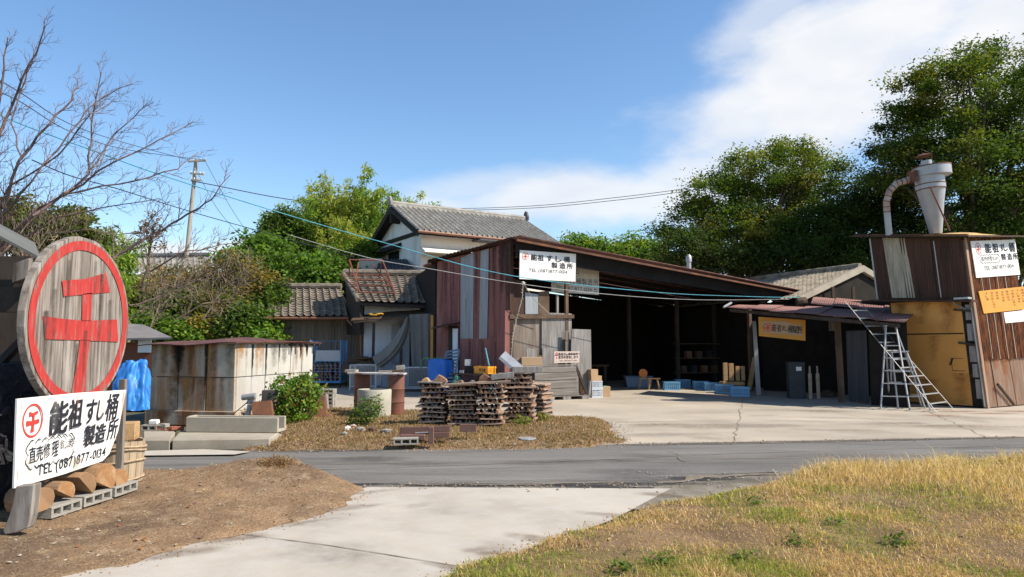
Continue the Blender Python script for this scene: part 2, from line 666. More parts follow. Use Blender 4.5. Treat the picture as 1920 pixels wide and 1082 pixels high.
def blades(n, mound, px_box, hfun, colfun, wid, zone=None, seed=1, lean=.5):
    r = np.random.default_rng(seed)
    X = r.uniform(px_box[0], px_box[1], n)
    # denser close to the camera
    u = r.uniform(0, 1, n)
    y0, y1 = px_box[2], px_box[3]
    Y = 1 / (1 / y0 + u * (1 / y1 - 1 / y0))
    d = mound.d(X, Y)
    vis = (np.abs(X) < Y * .98 + .3)
    pn = npnoise(X, Y, 1.3, seed + 9)
    pf = npnoise(X, Y, 5.0, seed + 5)
    k = (d > .0 + .06 * pf) & vis & (r.uniform(-1.1, .7, n) < pn + .5 * pf + .25)
    if zone is not None:
        k &= zone(X, Y, r.uniform(0, 1, n))
    X, Y, pn, pf = X[k], Y[k], pn[k], pf[k]
    n = len(X)
    Zb = mound.z(X, Y) - .008
    H = hfun(X, Y, r, pn)
    a = r.uniform(0, 2 * np.pi, n)
    ln = np.abs(r.normal(lean, .35, n))
    b = r.uniform(0, 2 * np.pi, n)
    W = wid * r.uniform(.6, 1.3, n) * np.clip(Y / 6, .8, 1.8)
    base = np.stack([X, Y, Zb], 1)
    side = np.stack([np.cos(b), np.sin(b), np.zeros(n)], 1) * W[:, None] * .5
    dirv = np.stack([np.cos(a), np.sin(a), np.zeros(n)], 1)
    mid = base + dirv * (H * ln * .35)[:, None] + np.array([0, 0, 1]) * (H * .6)[:, None]
    tip = base + dirv * (H * ln)[:, None] + np.array([0, 0, 1]) * (H * np.clip(1.1 - ln * .5, .25, 1))[:, None]
    vs = np.stack([base - side, base + side, mid + side * .7, mid - side * .7, tip], 1).reshape(-1, 3)
    q = (np.arange(n) * 5)[:, None]
    f4 = (q + np.array([0, 1, 2, 3])).tolist()
    f3 = (q + np.array([3, 2, 4])).tolist()
    col = colfun(X, Y, r, pn, pf)
    col = np.repeat(np.concatenate([col, np.ones((n, 1))], 1), 5, 0)
    return vs, f4 + f3, col


def pick(r, n, cols, p):
    i = r.choice(len(cols), n, p=p)
    c = np.array(cols)[i]
    return c * r.uniform(.7, 1.25, (n, 1))


DRY = [(.66, .46, .22), (.78, .60, .34), (.46, .29, .14), (.40, .35, .11), (.20, .27, .045)]
BLADE = leafmat('grass_blade', .6, .3)


def lawn_cols(X, Y, r, pn, pf):
    n = len(X)
    c = pick(r, n, DRY, [.36, .22, .30, .08, .04])
    gmask = (npnoise(X, Y, .9, 31) + .6 * npnoise(X, Y, 2.7, 33) + r.uniform(-.35, .2, n)) > .08
    c[gmask] = pick(r, int(gmask.sum()), [(.21, .29, .04), (.33, .36, .07), (.52, .40, .14)], [.4, .35, .25])
    return c


def tall_zone(X, Y):
    # the unmown strip beside the road
    return np.clip((Y - (7.3 - .55 * (X - 2.4))) / 2.2, 0, 1) * np.clip((X - 1.6) / 1.2, 0, 1)


parts = [blades(330000, lawn, (-1.2, 10.6, 3.9, 10.6), lambda X, Y, r, pn: (np.abs(r.normal(.032, .018, len(X))) + .008) * (1 + .8 * np.clip(pn, -.5, 1)), lawn_cols, .006, seed=3, lean=.9),
         blades(115000, lawn, (2.0, 10.6, 5.5, 10.6), lambda X, Y, r, pn: (np.abs(r.normal(.095, .065, len(X))) + .02) * (.3 + .6 * tall_zone(X, Y)) * (1 + .7 * pn),
                lambda X, Y, r, pn, pf: pick(r, len(X), [(.66, .48, .25), (.80, .62, .37), (.48, .32, .16), (.32, .31, .08)], [.4, .3, .22, .08]), .005,
                zone=lambda X, Y, q: q < tall_zone(X, Y), seed=5, lean=.75)]
vs = np.concatenate([p[0] for p in parts])
fs, off = [], 0
for p in parts:
    fs += [tuple(i + off for i in f) for f in p[1]]
    off += len(p[0])
mb = MB()
mb.v, mb.f, mb.m = vs.tolist(), fs, [0] * len(fs)
o = mb.build('dry_grass', BLADE, fix=False, tint=np.concatenate([p[2] for p in parts]))
o['kind'] = 'stuff'
isl_cols = lambda X, Y, r, pn, pf: pick(r, len(X), [(.34, .22, .11), (.44, .32, .16), (.22, .14, .075), (.18, .19, .05)], [.4, .22, .3, .08])
p = blades(70000, island, (-5.5, 2.6, 10.6, 17.5), lambda X, Y, r, pn: np.abs(r.normal(.035, .02, len(X))) + .012, isl_cols, .008, seed=8, lean=1.0)
mb = MB()
mb.v, mb.f, mb.m = p[0].tolist(), p[1], [0] * len(p[1])
o = mb.build('dead_grass', BLADE, fix=False, tint=p[2])
o['kind'] = 'stuff'
p = blades(60000, verge, (-8, -1.2, 4.2, 9.8), lambda X, Y, r, pn: np.abs(r.normal(.014, .008, len(X))) + .004,
           lambda X, Y, r, pn, pf: pick(r, len(X), [(.38, .25, .135), (.48, .35, .21), (.19, .12, .065), (.17, .17, .06)], [.42, .2, .34, .04]), .007, seed=9, lean=1.3,
           zone=lambda X, Y, q: q < .7)
mb = MB()
mb.v, mb.f, mb.m = p[0].tolist(), p[1], [0] * len(p[1])
o = mb.build('dead_leaf_litter', BLADE, fix=False, tint=p[2])
o['kind'] = 'stuff'


def pebbles(name, mound, n, box, seed, smin, smax, mat):
    r = random.Random(seed)
    mb = MB()
    k = 0
    while k < n:
        y = 1 / (1 / box[2] + r.random() * (1 / box[3] - 1 / box[2]))
        x = r.uniform(box[0], box[1])
        if mound and mound.d(x, y) < .02:
            k += .2
            continue
        z = float(mound.z(x, y)) if mound else .01
        s_ = smin + (smax - smin) * r.random() ** 4
        m = Matrix.Rotation(r.uniform(0, 6), 3, 'Z') @ Matrix.Diagonal(V((s_, s_ * r.uniform(.5, .9), s_ * r.uniform(.3, .6))))
        q = [V((1, 0, 0)), V((.4, .9, 0)), V((-.6, .8, .1)), V((-1, -.1, 0)), V((-.3, -.9, 0)), V((.6, -.7, .1)), V((r.uniform(-.3, .3), .1, 1)), V((0, 0, -.6))]
        mb.add([V((x, y, z + s_ * .15)) + m @ p_ for p_ in q], [(i, (i + 1) % 6, 6) for i in range(6)] + [((i + 1) % 6, i, 7) for i in range(6)])
        k += 1
    o = mb.build(name, mat, fix=False)
    o['kind'] = 'stuff'


PEB = M('pebble', (.30, .25, .19), var=.4, scale=1.7, bump=0)
pebbles('pebbles', verge, 900, (-7.5, -1.3, 4.4, 9.6), 4, .004, .028, PEB)
pebbles('pebbles', island, 500, (-5.4, 2.5, 10.8, 17), 5, .006, .05, PEB)
pebbles('gravel', None, 500, (1.6, 3.9, 7.0, 9.2), 6, .004, .025, M('gravel_stone', (.33, .30, .26), var=.4, scale=2, bump=0))


# soft edged dirt, oil and rust stains, thin films lying on the surfaces
def stain_mat():
    m = bpy.data.materials.new('stain')
    m.use_nodes = True
    t = m.node_tree
    b = t.nodes['Principled BSDF']
    b.inputs['Roughness'].default_value = .9
    a = N(t, 'ShaderNodeAttribute', attribute_name='tint')
    t.links.new(a.outputs['Color'], b.inputs['Base Color'])
    tc = N(t, 'ShaderNodeTexCoord')
    n = N(t, 'ShaderNodeTexNoise')
    n.inputs['Scale'].default_value = 9
    n.inputs['Detail'].default_value = 7
    t.links.new(tc.outputs['Object'], n.inputs['Vector'])
    k = math_node(t, 'MULTIPLY', a.outputs['Alpha'], math_node(t, 'ADD', math_node(t, 'MULTIPLY', n.outputs['Fac'], 2.2), -.25), clamp=True)
    tr = N(t, 'ShaderNodeBsdfTransparent')
    mx = N(t, 'ShaderNodeMixShader')
    t.links.new(k, mx.inputs[0])
    t.links.new(tr.outputs[0], mx.inputs[1])
    t.links.new(b.outputs[0], mx.inputs[2])
    t.links.new(mx.outputs[0], t.nodes['Material Output'].inputs['Surface'])
    return m


STAIN = stain_mat()


def run_stain(parent, o, ux, uz, wd, hh, col, alpha, seed, name='rust_stain', top=1.0, bot=0.0):
    """a run of rust or soot going down a wall from o (top centre)"""
    r = random.Random(seed)
    o, ux, uz = V(o), V(ux).normalized(), V(uz).normalized()
    vs, tint = [], []
    nr, nc = 12, 6
    for j in range(nr + 1):
        f = j / nr
        sh = r.uniform(-.12, .12) * wd
        ww = wd * (1 - .45 * f) * r.uniform(.85, 1.15)
        for i in range(nc + 1):
            c = i / nc * 2 - 1
            vs.append(o + ux * (c * ww + sh) - uz * (hh * f))
            tint += [col[0], col[1], col[2], alpha * (1 - abs(c)) ** .8 * (top + (bot - top) * f ** 1.5)]
    fs = [(j * (nc + 1) + i, j * (nc + 1) + i + 1, (j + 1) * (nc + 1) + i + 1, (j + 1) * (nc + 1) + i) for j in range(nr) for i in range(nc)]
    mb = MB()
    mb.add(vs, fs)
    return mb.build(name, STAIN, parent, fix=False, tint=tint)


def ground_stains(name, items, z):
    mb = MB()
    tint = []
    for k, (px, py, rx, ry, rot, col, al) in enumerate(items):
        c = G(px, py)
        n_, base = 20, len(mb.v)
        vs = [V((c.x, c.y, z + k * .0001))]
        tint += [*col, al]
        for ring, a_ in ((.5, al * .8), (1.0, 0)):
            for i in range(n_):
                a = 2 * math.pi * i / n_
                w_ = 1 + .5 * noise.noise(V((math.cos(a) * 1.3 + k * 3.1, math.sin(a) * 1.3, k * 1.7)))
                x, y = rx * ring * w_ * math.cos(a), ry * ring * w_ * math.sin(a)
                vs.append(V((c.x + x * math.cos(rot) - y * math.sin(rot), c.y + x * math.sin(rot) + y * math.cos(rot), z + k * .0001)))
                tint += [*col, a_]
        mb.add(vs, [(0, 1 + i, 1 + (i + 1) % n_) for i in range(n_)] + [(1 + i, 1 + n_ + i, 1 + n_ + (i + 1) % n_, 1 + (i + 1) % n_) for i in range(n_)])
    o = mb.build(name, STAIN, fix=False, tint=tint)
    o['kind'] = 'structure'


r = random.Random(5)
it = []
DKC, BRC = (.10, .085, .07), (.17, .115, .07)
for k in range(22):
    it.append((r.uniform(560, 1180), r.uniform(925, 1070), r.uniform(.15, .6), r.uniform(.1, .35), r.uniform(0, 3), DKC if k % 3 else BRC, r.uniform(.04, .15)))
for px, py in ((690, 925), (640, 955), (560, 983), (450, 1010), (330, 1040), (1240, 930), (1150, 968), (1010, 1012), (930, 1040), (860, 1068)):
    it.append((px, py, r.uniform(.25, .5), r.uniform(.08, .15), .5 if px < 700 else -.5, BRC, r.uniform(.25, .45)))
ground_stains('driveway_stains', it, .0085)
it = []
for k in range(46):
    it.append((r.uniform(1130, 1920), r.uniform(742, 830), r.uniform(.3, 1.5), r.uniform(.15, .6), r.uniform(-.3, .3), DKC if k % 2 else BRC, r.uniform(.08, .26)))
for px in range(1190, 1920, 60):
    it.append((px, 834 - (px - 1190) * .019, r.uniform(.5, .9), r.uniform(.08, .16), .02, DKC, r.uniform(.3, .6)))
for px, py in ((1800, 772), (1860, 776), (1905, 772), (1760, 780)):
    it.append((px, py, .7, .25, 0, (.30, .12, .04), .5))
ground_stains('yard_stains', it, .0085)
it = []
for k in range(44):
    it.append((r.uniform(300, 1900), r.uniform(838, 905), r.uniform(.4, 1.6), r.uniform(.08, .35), r.uniform(-.05, .12), (.07, .067, .062) if k % 2 else (.30, .285, .26), r.uniform(.15, .45)))
for px in range(640, 1300, 45):
    it.append((px, 910 + r.uniform(-3, 2), r.uniform(.25, .5), r.uniform(.05, .13), 0, (.035, .033, .03), r.uniform(.5, .9)))
for px, py in ((1300, 897), (1350, 894), (1400, 891), (1450, 889), (1340, 899)):
    it.append((px, py, .35, .12, .1, (.03, .028, .026), .95))
for px in range(500, 1900, 70):
    it.append((px, 872 - (px - 500) * .014 + r.uniform(-2, 2), .5, .02, .06, (.28, .2, .12), .5))
ground_stains('road_stains', it, .0045)


def spill(name, lines, n, mat, seed, smin, smax, spread):
    """loose grit strewn along the edges where soil meets the paving"""
    r = random.Random(seed)
    mb = MB()
    for _ in range(n):
        ln = r.choice(lines)
        k = r.randrange(len(ln) - 1)
        p = G(*ln[k]).lerp(G(*ln[k + 1]), r.random())
        x, y = p.x + r.gauss(0, spread), p.y + r.gauss(0, spread * .7)
        s_ = smin + (smax - smin) * r.random() ** 3
        a = r.uniform(0, 6.3)
        q = [V((x + s_ * math.cos(a + i * 1.257) * r.uniform(.7, 1.2), y + s_ * math.sin(a + i * 1.257) * r.uniform(.7, 1.2), .004)) for i in range(5)] + [V((x, y, .008 + s_ * r.uniform(.4, .8)))]
        mb.add(q, [(i, (i + 1) % 5, 5) for i in range(5)])
    o = mb.build(name, mat, fix=False)
    o['kind'] = 'stuff'


spill('soil_spill', [[(692, 918), (640, 952), (560, 980), (380, 1024), (110, 1090)], [(1250, 944), (1150, 976), (1000, 1020), (900, 1060), (830, 1090)]], 1500, M('spilt_soil', (.24, .15, .085), var=.4, scale=5, bump=0), 3, .002, .016, .10)
spill('road_grit', [[(480, 846), (700, 845), (1000, 843), (1165, 834)], [(1170, 834), (1500, 829), (1920, 821)], [(1145, 792), (1165, 832)], [(700, 912), (1000, 912), (1250, 911)]], 1500, M('grit', (.25, .2, .15), var=.4, scale=5, bump=0), 4, .004, .028, .14)


def fallen_leaves(name, mound, n, box, seed, cols):
    r = random.Random(seed)
    mb = MB()
    tint = []
    while n > 0:
        x, y = r.uniform(box[0], box[1]), r.uniform(box[2], box[3])
        n -= .3
        if mound.d(x, y) < .0:
            continue
        n -= .7
        z = float(mound.z(x, y)) + .012
        s_, a = r.uniform(.012, .034), r.uniform(0, 6.3)
        c, sn = math.cos(a) * s_, math.sin(a) * s_
        t_ = r.uniform(-.4, .6) * s_
        mb.add([V((x - c, y - sn, z)), V((x - sn * .5, y + c * .5, z + abs(t_))), V((x + c, y + sn, z + t_ * .3 + .004)), V((x + sn * .5, y - c * .5, z + .003))], [(0, 1, 2, 3)])
        cc = r.choice(cols)
        tint += [*[v * r.uniform(.7, 1.3) for v in cc], 1] * 4
    o = mb.build(name, BLADE, fix=False, tint=tint)
    o['kind'] = 'stuff'


LC_ = [(.30, .17, .08), (.22, .11, .05), (.42, .29, .15), (.14, .08, .045), (.38, .16, .05), (.5, .44, .36)]
fallen_leaves('fallen_leaves', verge, 420, (-7.5, -1.3, 4.4, 9.8), 21, LC_)
fallen_leaves('fallen_leaves', island, 420, (-5.5, 2.5, 10.6, 17.4), 22, LC_)
fallen_leaves('fallen_leaves', lawn, 200, (-.6, 7.5, 4.2, 9.6), 23, LC_)
# ------------------------------------------------------------------ lettering
GL = {}


def glyph(ch, bold=0.0):
    key = (ch, bold)
    if key not in GL:
        cu = bpy.data.curves.new('t', 'FONT')
        cu.body = ch
        cu.resolution_u = 2
        cu.offset = bold
        ob = bpy.data.objects.new('t', cu)
        tmp.collection.objects.link(ob)
        with bpy.context.temp_override(scene=tmp, view_layer=tmp.view_layers[0]):
            tmp.view_layers[0].update()
            dg = tmp.view_layers[0].depsgraph
            me = bpy.data.meshes.new_from_object(ob.evaluated_get(dg))
        vs = np.array([v.co[:2] for v in me.vertices])
        GL[key] = (vs, [tuple(p.vertices) for p in me.polygons])
        bpy.data.objects.remove(ob)
        bpy.data.meshes.remove(me)
    return GL[key]


tmp = bpy.data.scenes.new('lettering_tmp')


class Board:
    """a flat board given by its four corners: fn(s, t) is a point on its face"""
    def __init__(s, tl, tr, br, bl, lift=.004, toward=None):
        s.tl, s.tr, s.br, s.bl = map(V, (tl, tr, br, bl))
        s.n = (s.tr - s.tl).cross(s.tl - s.bl).normalized()
        if s.n.dot((EYE if toward is None else toward) - s.tl) < 0:
            s.n = -s.n
        s.w = ((s.tr - s.tl).length + (s.br - s.bl).length) / 2
        s.h = ((s.tl - s.bl).length + (s.tr - s.br).length) / 2
        s.lift = lift

    def __call__(s, a, b, l=None):
        return (s.tl * (1 - a) + s.tr * a) * b + (s.bl * (1 - a) + s.br * a) * (1 - b) + s.n * (s.lift if l is None else l)

    def plate(s, mb, th=.02):
        mb.prism([s(0, 1, 0), s(1, 1, 0), s(1, 0, 0), s(0, 0, 0)], s.n * -th)
        return mb

    def put(s, mb, ch, cx, cy, w, h, bold=0.0, rot=0.0, skew=0.0):
        """one character fitted into the box w x h (fractions of the board) at cx, cy"""
        vs, fs = glyph(ch)
        lo, hi = vs.min(0), vs.max(0)
        q = (vs - (lo + hi) / 2) / (hi - lo)
        q[:, 0] += q[:, 1] * skew
        c, sn = math.cos(rot), math.sin(rot)
        bb = bold * 1.3
        for k, (ox, oy) in enumerate(((-1, -.6), (1, .6), (-.7, .7), (.8, -.7), (0, 0)) if bold > .006 else ((0, 0),)):
            X, Y = (q[:, 0] + ox * bb) * w * s.w, (q[:, 1] + oy * bb) * h * s.h
            X, Y = X * c - Y * sn, X * sn + Y * c
            mb.add([s(cx + x / s.w, cy + y / s.h, s.lift + k * .0003) for x, y in zip(X, Y)], fs)

    def line(s, mb, txt, a0, a1, cy, h, bold=0.0, slope=0.0):
        """latin text set in one line from a0 to a1"""
        x, items = 0.0, []
        for ch in txt:
            if ch == ' ':
                x += .3
                continue
            vs, fs = glyph(ch, min(bold, .012))
            lo, hi = vs.min(0), vs.max(0)
            items.append((vs - np.array([lo[0], 0]) + np.array([x, 0]), fs))
            x += hi[0] - lo[0] + .1
        x -= .1
        for vs, fs in items:
            q = [s(a0 + (a1 - a0) * v[0] / x, cy + h * (v[1] / .69 - .5) + slope * v[0] / x) for v in vs]
            mb.add(q, fs)

    def poly(s, mb, pts, l=None):
        mb.add([s(a, b, l) for a, b in pts], [tuple(range(len(pts)))])

    def ring(s, mb, cx, cy, r0, r1, n=40, l=None, kx=1.0):
        vs = []
        for r in (r0, r1):
            for k in range(n):
                a = 2 * math.pi * k / n
                vs.append(s(cx + kx * r * math.cos(a) / s.w, cy + r * math.sin(a) / s.h, l))
        mb.add(vs, [(k, (k + 1) % n, n + (k + 1) % n, n + k) for k in range(n)])

    def mark(s, mb, cx, cy, r, tilt=.08, kx=1.0, lw=.12):
        """the round mark: a ring around the character for thousand"""
        s.ring(mb, cx, cy, r * (1 - lw), r, kx=kx)
        for st in MARK:
            s.poly(mb, [(cx + kx * x * r * .62 / s.w, cy + (y + tilt * x) * r * .62 / s.h) for x, y in st])

    def cloud(s, mb, cx, cy, w, h, lw=.012, n=7, m=2):
        """a scalloped outline"""
        pts = []
        segs = [((-.5, .5), (.5, .5), n), ((.5, .5), (.5, -.5), m), ((.5, -.5), (-.5, -.5), n), ((-.5, -.5), (-.5, .5), m)]
        for a, b, k in segs:
            for i in range(k):
                for j in range(6):
                    f = (i + j / 6) / k
                    x, y = a[0] + (b[0] - a[0]) * f, a[1] + (b[1] - a[1]) * f
                    bulge = math.sin(math.pi * j / 6) * .16
                    nx, ny = (b[1] - a[1]) * -1, (b[0] - a[0])
                    pts.append((cx + (x + nx * bulge * .35) * w, cy + (y + ny * bulge) * h))
        k = len(pts)
        inn = [(cx + (x - cx) * (1 - 2 * lw / w * .5), cy + (y - cy) * (1 - 2 * lw / h)) for x, y in pts]
        mb.add([s(*p) for p in pts] + [s(*p) for p in inn], [(i, (i + 1) % k, k + (i + 1) % k, k + i) for i in range(k)])


# strokes of the mark in a box of -1..1, each flaring to its ends
MARK = [[(-.62, .95), (-.1, .72), (.7, .86), (.78, .55), (.2, .46), (-.55, .42)],
        [(-1.0, .12), (-.2, -.02), (1.0, .02), (1.02, -.42), (.1, -.38), (-.98, -.42)],
        [(-.06, .5), (.26, .5), (.22, -.4), (.24, -1.1), (-.3, -1.1), (-.1, -.4)]]

PAINTW = M('white_paint', (.78, .77, .74), rough=.6, var=.05, scale=3, col2=(.55, .52, .46), thr=.74, soft=.06, scale2=5, bump=.05)
INK = M('black_ink', (.025, .025, .035), rough=.6, var=.2, bump=0)
INKF = M('faded_ink', (.05, .045, .05), rough=.7, var=.3, bump=0)
RED = M('red_paint', (.55, .045, .035), rough=.6, var=.2, scale=5, bump=.1)
REDW = M('worn_red_paint', (.42, .04, .035), rough=.75, var=.22, scale=6, stretch=(1, 4, .5), col2=(.25, .14, .115), thr=.58, soft=.04, scale2=9, stretch2=(1, 3, .35), bump=.5, bscale=14)
GREYW = M('weathered_wood', (.25, .215, .185), rough=.9, var=.45, scale=5, stretch=(1, 3.5, .22), col2=(.085, .068, .055), thr=.56, soft=.1, scale2=7, stretch2=(1, 4, .16),
          col3=(.38, .35, .32), thr3=.6, scale3=5, stretch3=(1, 3, .2), bump=.6, bscale=14)
GREYB = M('grey_board', (.25, .235, .22), rough=.9, var=.3, scale=3, stretch=(3, 3, .25), col2=(.13, .11, .10), thr=.58, scale2=2.5, stretch2=(3, 3, .2), col3=(.36, .35, .34), thr3=.6, scale3=4, stretch3=(3, 3, .3), bump=.35, bscale=16)
GREYH = M('grey_plank', (.20, .18, .16), rough=.9, var=.3, scale=3, stretch=(.25, .25, 4), col2=(.10, .085, .075), thr=.58, scale2=3, stretch2=(.2, .2, 5), col3=(.30, .28, .26), thr3=.62, scale3=4, bump=.45, bscale=14)
DARKW = M('dark_timber', (.055, .042, .034), rough=.9, var=.4, scale=3, stretch=(1, 1, .3), bump=.4)
BROWNW = M('brown_timber', (.13, .085, .055), rough=.85, var=.35, scale=3, stretch=(.4, .4, .4), col2=(.06, .04, .03), thr=.58, scale2=4, bump=.4)
TAN = M('fresh_timber', (.47, .30, .15), rough=.75, var=.2, scale=4, stretch=(2, .4, 2), col2=(.30, .17, .08), thr=.62, scale2=5, bump=.3)
END_O = M('sawn_end_orange', (.38, .20, .085), rough=.8, var=.35, scale=5, col2=(.16, .08, .04), thr=.54, scale2=4, col3=(.5, .34, .2), thr3=.62, bump=.4)
END_D = M('sawn_end_dark', (.27, .16, .085), rough=.85, var=.35, scale=3, col2=(.3, .17, .08), thr=.66, scale2=3, bump=.4)
BARK = M('split_log_side', (.32, .19, .10), rough=.9, var=.35, scale=4, stretch=(.4, 2, 2), col2=(.08, .06, .045), thr=.55, scale2=5, bump=.7, bscale=12)
BLOCKM = M('cinder_block', (.36, .34, .30), rough=.95, var=.2, scale=5, col2=(.22, .2, .17), thr=.6, scale2=3, bump=.6, bscale=60, fine=.25)
RUSTM = M('rust_dark', (.12, .055, .035), rough=.8, var=.35, scale=4, col2=(.26, .10, .045), thr=.55, scale2=3, col3=(.05, .035, .03), thr3=.6, scale3=2, bump=.3)


# ------------------------------------------------------------------ foreground left: round sign, painted board
DN = V((1, -.0, 0)).normalized()
DC = V((-4.35, 7.2, 1.85))
DU = V((0, 0, 1))
DRt = V((-DN.y, DN.x, 0)) * 1.0      # to the right as seen from the camera
DRAD = .86


def on_disc(px, py, l=.004):
    p = PL(px, py, DC, DN)
    d = p - DC
    return d.dot(DRt), d.dot(DU)


disc = thing('round_sign', 'big weathered wooden disc with red ring and red character, behind the white board', 'sign', DC - DU * DRAD)
mb = MB()
nb = 9
edges = [-1 + 2 * i / nb for i in range(nb + 1)]
for i in range(nb):
    a, b = edges[i] + .0035, edges[i + 1] - .0035
    prm = []
    ts = [a + (b - a) * k / 6 for k in range(7)]
    top = [(t, math.sqrt(max(0, 1 - t * t)) * (1 + .006 * math.sin(9 * t + i))) for t in ts]
    pts = top + [(t, -h) for t, h in reversed(top)]
    lift = -.004 - .006 * rnd.random()
    mb.prism([DC + DRt * (x * DRAD) + DU * (y * DRAD) + DN * lift for x, y in pts], DN * -.075)
mb.build('plank_face', GREYW, disc, bevel=.004)
mb = MB()
mb.lathe([(DRAD * .90, -.055), (DRAD * .985, -.055), (DRAD * .985, -.02), (DRAD * .90, -.02)], DC, 48,
         Matrix((DRt, DU, DN)).transposed(), cap=False)
mb.build('backing_hoop', GREYW, disc)
bd = Board(DC - DRt + DU, DC + DRt + DU, DC + DRt - DU, DC - DRt - DU, lift=.0025)
mb = MB()
bd.ring(mb, .5, .5, DRAD * .845, DRAD * .955, n=72)


def dpoly(mb, pix):
    pts = []
    for px, py in pix:
        x, y = on_disc(px, py)
        pts.append((.5 + x / bd.w, .5 + y / bd.h))
    bd.poly(mb, pts, .0035)


dpoly(mb, [(116, 526), (160, 523), (198, 511), (206, 548), (172, 551), (150, 553), (119, 556)])
dpoly(mb, [(80, 592), (110, 597), (152, 601), (170, 601), (219, 599), (221, 641), (168, 639), (150, 638), (84, 636)])
dpoly(mb, [(154, 551), (172, 549), (170, 602), (153, 602)])
dpoly(mb, [(150, 637), (168, 638), (162, 690), (159, 755), (130, 755), (140, 700)])
mb.build('painted_mark', REDW, disc, fix=False)

SB = Board(P(33, 748, 6.1), P(237, 731, 7.55), P(214, 861, 7.5), P(27, 916, 6.1), lift=.003)
wsign = thing('painted_sign', 'large white hand painted board with black brush characters, propped on a driftwood post', 'sign', SB(.5, 0))
# the cut lower right corner of the board follows the photo
crn = [SB(0, 1, 0), SB(.5, 1.012, 0), SB(1, 1, 0), SB(.99, .40, 0), SB(.93, .1, 0), SB(.86, .02, 0), SB(.45, -.005, 0), SB(0, 0, 0)]
mb = MB()
mb.prism(crn, SB.n * -.022)
mb.build('board', PAINTW, wsign, bevel=.002)
mb = MB()
for ch, px, py, w_, h_, rt in (('能', 112, 783, .155, .40, .0), ('祖', 143, 775, .125, .37, .03), ('す', 172, 771, .10, .31, 0), ('し', 191, 768, .07, .27, 0), ('桶', 212, 764, .125, .37, .02),
                               ('製', 172, 818, .105, .28, .03), ('造', 196, 812, .11, .26, .0), ('所', 219, 806, .105, .28, .03)):
    q = PL(px, py, SB.tl, SB.n) - SB.bl
    # solve s,t on the board
    best = min(((a / 60, b / 40) for a in range(61) for b in range(41)), key=lambda st: (SB(st[0], st[1], 0) - SB.bl - q).length)
    SB.put(mb, ch, best[0], best[1], w_, h_, bold=.022, rot=rt + .02, skew=.05)
mb.build('brush_lettering', INK, wsign, fix=False)
mb = MB()


def sb_st(px, py, B):
    q = PL(px, py, B.tl, B.n)
    return min(((a / 80, b / 60) for a in range(81) for b in range(61)), key=lambda st: (B(st[0], st[1], 0) - q).length)


for ch, px, py in (('直', 62, 852), ('売', 76, 849), ('修', 91, 844), ('理', 106, 841)):
    a, b = sb_st(px, py, SB)
    SB.put(mb, ch, a, b, .058, .185, bold=.008, rot=.04)
for ch, px, py in (('致', 121, 834), ('し', 129, 832), ('ま', 135, 830), ('す', 141, 828)):
    a, b = sb_st(px, py, SB)
    SB.put(mb, ch, a, b, .034, .12, bold=.006, rot=.04)
a, b = sb_st(147, 846, SB)
SB.put(mb, '。', a, b, .015, .04)
a, b = sb_st(99, 845, SB)
SB.cloud(mb, a, b, .40, .27)
a0, b0 = sb_st(73, 882, SB)
a1, b1 = sb_st(209, 848, SB)
SB.line(mb, 'TEL (087)877-0134', a0, a1, b0, .125, bold=.012, slope=b1 - b0)
mb.build('pen_lettering', INK, wsign, fix=False)
mb = MB()
a, b = sb_st(62, 789, SB)
SB.mark(mb, a, b, .145, kx=.82)
mb.build('ring_mark', RED, wsign, fix=False)

# grime and nail rust on the painted board and the disc
sx_, sz_ = (SB.tr - SB.tl).normalized(), V((0, 0, 1))
for n_, (a, b, wd, hh, c_, al) in enumerate(((.03, .95, .03, .35, (.30, .16, .08), .5), (.5, .98, .02, .22, (.30, .16, .08), .55), (.97, .97, .03, .3, (.32, .18, .09), .55), (.3, .99, .08, .3, (.35, .33, .29), .35), (.75, .99, .1, .35, (.35, .33, .29), .35), (.1, .3, .10, .24, (.34, .3, .24), .4), (.55, .16, .14, .12, (.34, .28, .2), .5), (.02, .2, .02, .16, (.3, .2, .12), .7))):
    run_stain(wsign, SB(a, b, .0062), sx_, sz_, wd, hh, c_, al, 200 + n_, 'grime_stain', bot=.3)
for n_, (x, y, wd, hh, al) in enumerate(((-.55, .35, .05, .8, .6), (-.32, .7, .04, .9, .5), (.05, -.1, .05, .6, .5), (.33, .6, .05, 1.1, .6), (.55, .3, .05, .8, .6), (-.68, .1, .06, .5, .7), (.2, .75, .04, .5, .5), (-.1, -.25, .03, .5, .6))):
    run_stain(disc, DC + DRt * (x * DRAD) + DU * (y * DRAD) + DN * .0065, DRt, DU, wd, hh, (.05, .042, .036), al, 220 + n_, 'weather_stain', bot=.3)
# posts
mb = MB()
q = [(29, 912), (64, 908), (61, 940), (58, 965), (51, 991), (30, 999), (8, 1003), (5, 994), (16, 968), (24, 940)]
mb.prism([P(x, y, 5.96) for x, y in q], V((0, .10, 0)))
tag(mb.build('sign_post', GREYW, bevel=.008), 'twisted silver driftwood post under the near end of the white board', 'post')
mb = MB()
p = P(230, 850, 7.85)
mb.box((p.x - .03, p.y, .62), (.07, .05, 1.25), rx=.0)
tag(mb.build('sign_post', GREYW, bevel=.004), 'slim upright grey post behind the far end of the white board', 'post')
mb = MB()
for z0, z1, yy in ((.34, .46, 0),):
    mb.obox(P(96, 905, 6.5) - SB.n * .06, P(190, 868, 7.3) - P(96, 905, 6.5), -SB.n * .035, V((0, 0, .10)))
tag(mb.build('rail', BROWNW, bevel=.004), 'brown horizontal rail under the bottom edge of the white board', 'rail')

# the row of hollow blocks with logs on it


